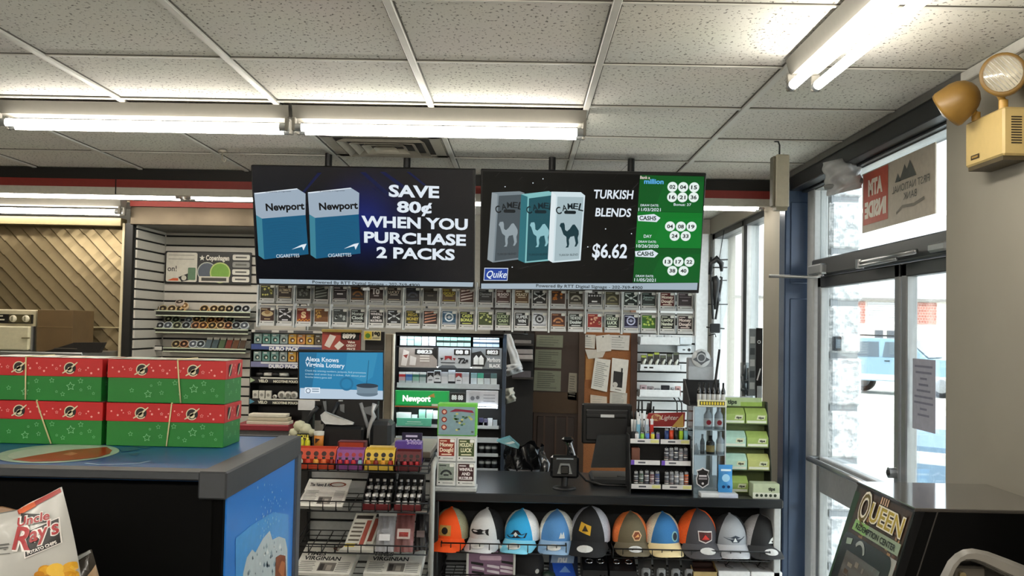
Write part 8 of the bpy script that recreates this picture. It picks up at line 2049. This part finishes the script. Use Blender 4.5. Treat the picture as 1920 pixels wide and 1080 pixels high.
r0, r1, r2, r3, r4 = Pb, ringpts(Po, .02), ringpts([a.lerp(b_, .22) for a, b_ in zip(Po, Pi)], 0), ringpts([a.lerp(b_, .8) for a, b_ in zip(Po, Pi)], 0), ringpts(Pi, .012)
for A_, B_ in ((r0, r1), (r1, r2), (r2, r3), (r3, r4)): m.add(A_ + B_, [(i, i + 1, n + i + 1, n + i) for i in range(n - 1)], GH, True)
m.add(r0, [tuple(range(n))], GH); part(m, 'hood', t)
m = MB(); r5, r6 = ringpts([a.lerp(Pi[len(Pi) // 2] + Vector((0, 0, -.1)), .06) for a in Pi], .05), None
m.add(r4 + r5, [(i, i + 1, n + i + 1, n + i) for i in range(n - 1)], mat('#45433f', .4), True); m.add(r5, [tuple(range(n))], mat('#171614', .35)); part(m, 'recess', t)
m = MB(); m.tube([p_ + Vector((0, -.002, 0)) for p_ in r4], .0025, mat('#3a3834', .4), 5); part(m, 'seam', t)
m = MB(); x_ = at(1822, 1066, YM).x; z_ = at(1822, 1072, YM).z; m.box(x_ - .02, YM + .03, z_ - .03, x_ + .04, YM + .05, z_ + .002, mat('#5a5650', .25, .4), .004); m.cyl((x_ - .006, YM + .028, z_ - .012), (x_ - .006, YM + .02, z_ - .012), .006, mat('#8a7c5c', .3, .5), seg=10); part(m, 'latch', t)
m = MB(); zb = min(p_.z for p_ in Po); m.box(Po[0].x, YM, 0, Po[-1].x, YM + .09, zb + .001, GH, .01); part(m, 'pedestal', t)

# ================================================================== emergency light on the right wall
EM = mat('#c79d4a', .42, noise=.03); EMD = mat('#86662c', .4, noise=.04); EMB = mat('#c4ab70', .42, noise=.03)
t = thing('emergency_light', 'yellowed twin-head emergency light fixed on the right wall', 'emergency light', (1.40, 2.92, 2.32))
m = MB(); m.box(1.365, 2.80, 2.318, XR, 3.04, 2.458, EMB, .006); part(m, 'housing', t)
m = MB(); m.box(1.370, 2.81, 2.306, XR, 3.03, 2.32, mat('#4a3f28', .5)); part(m, 'underside', t)
m = MB(); A = Art(m, (1.365, 3.0, 2.335), (0, -1, 0), (0, 0, 1)); A.rect(.0, .0, .055, .014, mat('#3a2c14', .4), 1); A.rect(.008, .004, .047, .010, mat('#9a7c3c', .4), 2); part(m, 'nameplate', t)
for k in range(11): m = MB(); z = 2.352 + .0075 * k; m.box(1.388, 2.7985, z, 1.418, 2.801, z + .0035, mat('#2a2214', .6)); part(m, 'vent_slot', t)
def head(cx, cy, cz, d, r, lens=True):
    m = MB(); c = Vector((cx, cy, cz)); d = Vector(d).normalized()
    m.lathe(c, [(r * .84, .0), (r * 1.0, .004), (r * 1.04, -.006), (r * 1.0, -.03), (r * .96, -.052), (r * .84, -.074), (r * .62, -.092), (r * .32, -.103), (.001, -.107)], EMD, 28, d)
    o = part(m, 'lamp_head', t)
    m = MB(); m.lathe(c, [(r * .86, .003), (r * .84, -.004), (r * .5, -.028), (.001, -.034)], mat('#f6f5f1', .35, .1), 28, d); m.lathe(c, [(r * .84, .001), (r * .55, .009), (.001, .012)], glass('ribbed_lens', '#f4f0e6', .10, .12), 28, d)
    part(m, 'lens', o)
    m = MB(); U = d.orthogonal().normalized()
    for k in range(-4, 5):
        a = k * r * .17; h = math.sqrt(max(0, (r * .8) ** 2 - a * a)); W_ = d.cross(U); m.tube([c + U * a - W_ * h + d * .006, c + U * a + d * .012, c + U * a + W_ * h + d * .006], .0012, mat('#e6e4de', .2, .1), 4)
    part(m, 'lens_rib', o)
head(1.352, 2.775, 2.545, (-.48, -.87, -.06), .060)
head(1.286, 2.99, 2.488, (-.55, .55, -.52), .060)
m = MB(); m.cyl((1.385, 2.84, 2.455), (1.385, 2.84, 2.485), .013, EM, seg=12); m.tube([(1.385, 2.84, 2.48), (1.37, 2.84, 2.51), (1.36, 2.83, 2.53)], .010, EM, 8); part(m, 'swivel', t)
m = MB(); m.cyl((1.375, 2.99, 2.455), (1.375, 2.99, 2.482), .013, EM, seg=12); m.tube([(1.375, 2.99, 2.475), (1.355, 2.98, 2.49), (1.335, 2.965, 2.50)], .010, EM, 8); part(m, 'swivel', t)

# ================================================================== near the entrance
# beige box hung edge-on from a hook
v = at(1465, 290, 4.36)
t = thing('hanging_sign_box', 'plain beige box hanging edge-on from a ceiling hook near the blue post', 'hanging box', (v.x, 4.395, 2.351))
m = MB(); m.box(v.x - .022, 4.36, 2.355, v.x + .038, 4.43, 2.592, mat('#bcb6a2', .5), .005); part(m, 'box', t)
m = MB(); m.box(v.x - .034, 4.37, 2.36, v.x - .022, 4.425, 2.585, mat('#6f695a', .5), .003); m.box(v.x - .02, 4.362, 2.342, v.x + .03, 4.42, 2.356, mat('#8c8674', .5)); part(m, 'backing', t)  # darker slabs of the beige for its left side and underside
m = MB(); m.tube([(v.x - .02, 4.40, CEIL - .004), (v.x - .004, 4.40, CEIL - .004), (v.x + .002, 4.40, CEIL - .02), (v.x + .002, 4.40, 2.592)], .004, DALU, 6); m.cyl((v.x - .012, 4.40, CEIL - .004), (v.x - .012, 4.40, CEIL), .012, DALU, seg=8); part(m, 'hook', t)
# crumpled plastic on the transom
ob = crumple('plastic_wrap', 'crumpled clear plastic hanging from the header above the doors', 'plastic', [(1541, 305), (1612, 290), (1618, 352), (1552, 368)], 4.42, .05, '#b4b6b6', .25, 12, 26, mat('#b6b8b9', .22, bump=.5, scale=25))
m = MB(); p0, p1 = at(1578, 290, 4.42), at(1578, 308, 4.42); m.tube([(p0.x, 4.42, 2.558), (p0.x, 4.42, 2.50)], .005, BLACK, 6); q0, q1 = at(1545, 352, 4.405), at(1616, 338, 4.405); m.tube([(q0.x, 4.40, q0.z), (q1.x, 4.40, q1.z)], .012, mat('#7c7e7e', .3), 8); single(m, 'wrap_hook', 'black hook and grey rod holding the crumpled plastic', 'hook')
# sign in the transom, seen from behind
XS = 1.542
(ya, za), (yb, zb) = (4.47, 2.255), (3.68, 2.525)
t = thing('bank_sign', 'sign in the transom with mirrored ATM INSIDE and bank lettering', 'sign', (XS, (ya + yb) / 2, za))
m = MB(); m.box(XS - .002, yb, za, XS + .003, ya, zb, mat('#c2b8a8', .6)); part(m, 'panel', t)  # lightened sign colours stand in for daylight coming through
m = MB(); A = Art(m, (XS - .002, ya, za), (0, -1, 0), (0, 0, 1)); w_, h_ = ya - yb, zb - za
A.rect(w_ * .02, h_ * .12, w_ * .40, h_ * .98, mat('#bf5540', .6), 1); CR_ = mat('#efe6d8', .6); GYS = mat('#5c5e58', .6)
A.text('ATM', w_ * .21, h_ * .60, h_ * .24, CR_, 2, .06, width=-w_ * .22); A.text('INSIDE', w_ * .21, h_ * .24, h_ * .24, CR_, 2, .06, width=-w_ * .33)
for a, b_, c, k in ((.56, .70, .52, 1), (.50, .58, .48, 1), (.62, .78, .72, 2)): A.poly([(w_ * a, h_ * .64), (w_ * b_, h_ * .64), (w_ * (a + b_) / 2, h_ * (.64 + .25 * (b_ - a) / .15))], GYS, 1 + k)
A.text('FIRST NATIONAL', w_ * .70, h_ * .48, h_ * .11, GYS, 2, .0, width=-w_ * .48); A.text('BANK', w_ * .70, h_ * .33, h_ * .11, GYS, 2, .0, width=-w_ * .17)
A.line([(w_ * .52, h_ * .16), (w_ * .6, h_ * .24), (w_ * .75, h_ * .22), (w_ * .88, h_ * .27)], .012, mat('#7c766a', .6), 2)
part(m, 'print', t)
# notice on the near glass door
t = thing('door_notice', 'pale lilac notice with mirrored text taped to the near glass door', 'notice', (1.545, 3.77, 1.43))
ya, yb, za, zb = 3.905, 3.69, 1.43, 1.705
m = MB(); m.box(1.5475, yb, za, 1.5485, ya, zb, mat('#a4a6b4', .7)); A = Art(m, (1.5475, ya, za), (0, -1, 0), (0, 0, 1)); TX = mat('#77798a', .7); w_ = ya - yb  # backlit look put into the paper's lilac colour
for k, s_ in enumerate((.78, .7, .3, .42, .6, .8, .84, .3, .5)): A.rect(w_ * (.5 - s_ / 2), (zb - za) * (.88 - .085 * k), w_ * (.5 + s_ / 2), (zb - za) * (.88 - .085 * k) + .008, TX, 1)
part(m, 'paper', t)

# ================================================================== vehicles outside
TYR = mat('#17181a', .8); HUB = mat('#9a9da0', .35, .6); WGL = mat('#55636e', .08, coat=.6, noise=.0)
def wheel(mb, c, r, w, d=(0, 1, 0)):
    d = Vector(d); c = Vector(c)
    mb.lathe(c - d * w / 2, [(0, 0), (r * .62, 0), (r * .95, .01), (r, w * .25), (r, w * .75), (r * .95, w), (r * .62, w), (0, w)], TYR, 24, d)
    for s in (0, 1): mb.lathe(c + d * (w / 2 * (1 if s else -1)), [(r * .62, -.001), (r * .5, .012), (r * .15, .02), (0, .02)], HUB, 16, d if s else -d)
def vehicle(name, label, loc, rotz, col, col2, kind):
    """built nose towards +x, wheels on z=0"""
    t = thing(name, label, 'car', loc, rotz); P_ = mat(col, .22, coat=.7, noise=.01); P2 = mat(col2, .3, coat=.4, noise=.01)
    if True:
        L_, Wd = 4.7, 1.85; low = [(-2.3, .42), (2.25, .42), (2.33, .6), (2.3, .95), (2.1, 1.08), (1.15, 1.14), (-2.28, 1.12), (-2.36, .7)]; cab = [(-2.26, 1.10), (1.02, 1.12), (.35, 1.70), (-1.95, 1.74)]; wx = (-1.42, 1.42); r = .37
        wins = [(-2.0, -1.42), (-1.34, -.40), (-.30, .60)]
    def slab(poly, hw, m_, mb, taper=0.0, zref=0):
        n = len(poly); cx = sum(p[0] for p in poly) / n
        rows = []
        for y, k in ((-hw, .97), (-hw * .94, 1.0), (hw * .94, 1.0), (hw, .97)):
            rows.append([(cx + (x - cx) * k, y * (1 - taper * (z - zref)), z) for x, z in poly])
        vs = sum(rows, [])
        fs = [tuple(range(n)), tuple(range(3 * n, 4 * n))]
        for j in range(3): fs += [(j * n + i, j * n + (i + 1) % n, (j + 1) * n + (i + 1) % n, (j + 1) * n + i) for i in range(n)]
        mb.add(vs, fs, m_)
    b_ = MB(); slab(low, Wd / 2, P_, b_); part(b_, 'body', t, local=True)
    b_ = MB(); slab(cab, Wd / 2 - .02, P_, b_, .22, 1.0); part(b_, 'cabin', t, local=True)
    zc = cab[0][1]; zt_ = cab[2][1]
    for s in (-1, 1):
        for (a, c) in wins:
            b_ = MB(); z0, z1 = zc + .05, zt_ - .09; hw = lambda z: s * ((Wd / 2 - .02) * (1 - .22 * (z - 1.0)) + .006)
            sl = .34 if c == wins[-1][1] else .04
            b_.prism([(a, hw(z0), z0), (c, hw(z0), z0), (c - sl, hw(z1), z1), (a + .05, hw(z1), z1)], (0, s * .006, 0), WGL); part(b_, 'side_window', t, local=True)
            if kind == 'suv': b_ = MB(); b_.box(a + .08, s * (Wd / 2), 1.02, a + .24, s * (Wd / 2 + .03), 1.05, BLACK, .008); part(b_, 'door_handle', t, local=True)
        b_ = MB(); b_.box(low[0][0] + .25, s * (Wd / 2 - .005), .45, 2.0, s * (Wd / 2 + .012), .62, P2, .006); part(b_, 'side_cladding', t, local=True)
        for x in wx: b_ = MB(); wheel(b_, (x, s * (Wd / 2 - .11), r), r, .22); part(b_, 'wheel', t, local=True)
        if kind == 'suv': b_ = MB(); b_.tube([(-1.8, s * .62, 1.76), (-1.7, s * .62, 1.81), (.1, s * .62, 1.79), (.2, s * .62, 1.73)], .02, BLACK, 6); part(b_, 'roof_rail', t, local=True)
        fx = low[3][0]; b_ = MB(); b_.box(fx - .14, s * .55, low[3][1] - .17, fx + .012, s * .86, low[3][1] - .03, mat('#d8dce0', .1, coat=.8), .02); part(b_, 'headlight', t, local=True)
        b_ = MB(); b_.box(.55, s * (Wd / 2), zc + .0, .72, s * (Wd / 2 + .16), zc + .12, P_, .03); part(b_, 'mirror', t, local=True)
    f = cab[1]; g = cab[2]; b_ = MB(); b_.prism([(f[0] - .02, -Wd / 2 + .16, f[1] + .04), (f[0] - .02, Wd / 2 - .16, f[1] + .04), (g[0] + .05, Wd / 2 - .26, g[1] - .05), (g[0] + .05, -Wd / 2 + .26, g[1] - .05)], (.02, 0, .012), WGL); part(b_, 'windscreen', t, local=True)
    fx = low[2][0]; b_ = MB()
    z0, z1 = low[2][1] + .06, low[3][1] - .04
    b_.box(fx - .05, -.5, z0, fx + .014, .5, z1, mat('#23262a', .4), .01)
    for k in range(4): z = z0 + (z1 - z0) * (k + .5) / 4; b_.box(fx, -.48, z - .008, fx + .022, .48, z + .008, mat('#8a9096', .3, .6))
    part(b_, 'grille', t, local=True)
    b_ = MB(); b_.box(fx - .1, -.8, .36, fx + .05, .8, low[2][1] + .03, P2, .03); part(b_, 'bumper', t, local=True)
    return t
p_ = at(1672, 728, 30.5); vehicle('parked_suv', 'pale blue and white four-wheel-drive parked across the lot', (p_.x + .3, 30.5, -.06), math.radians(-38), '#86a6b8', '#d4d9da', 'suv')
c_ = vehicle('parked_car', 'silver blue car parked nose-in just outside the doors', (5.36, 9.3, -.06), math.radians(230), '#7f9ab2', '#6a7886', 'suv')
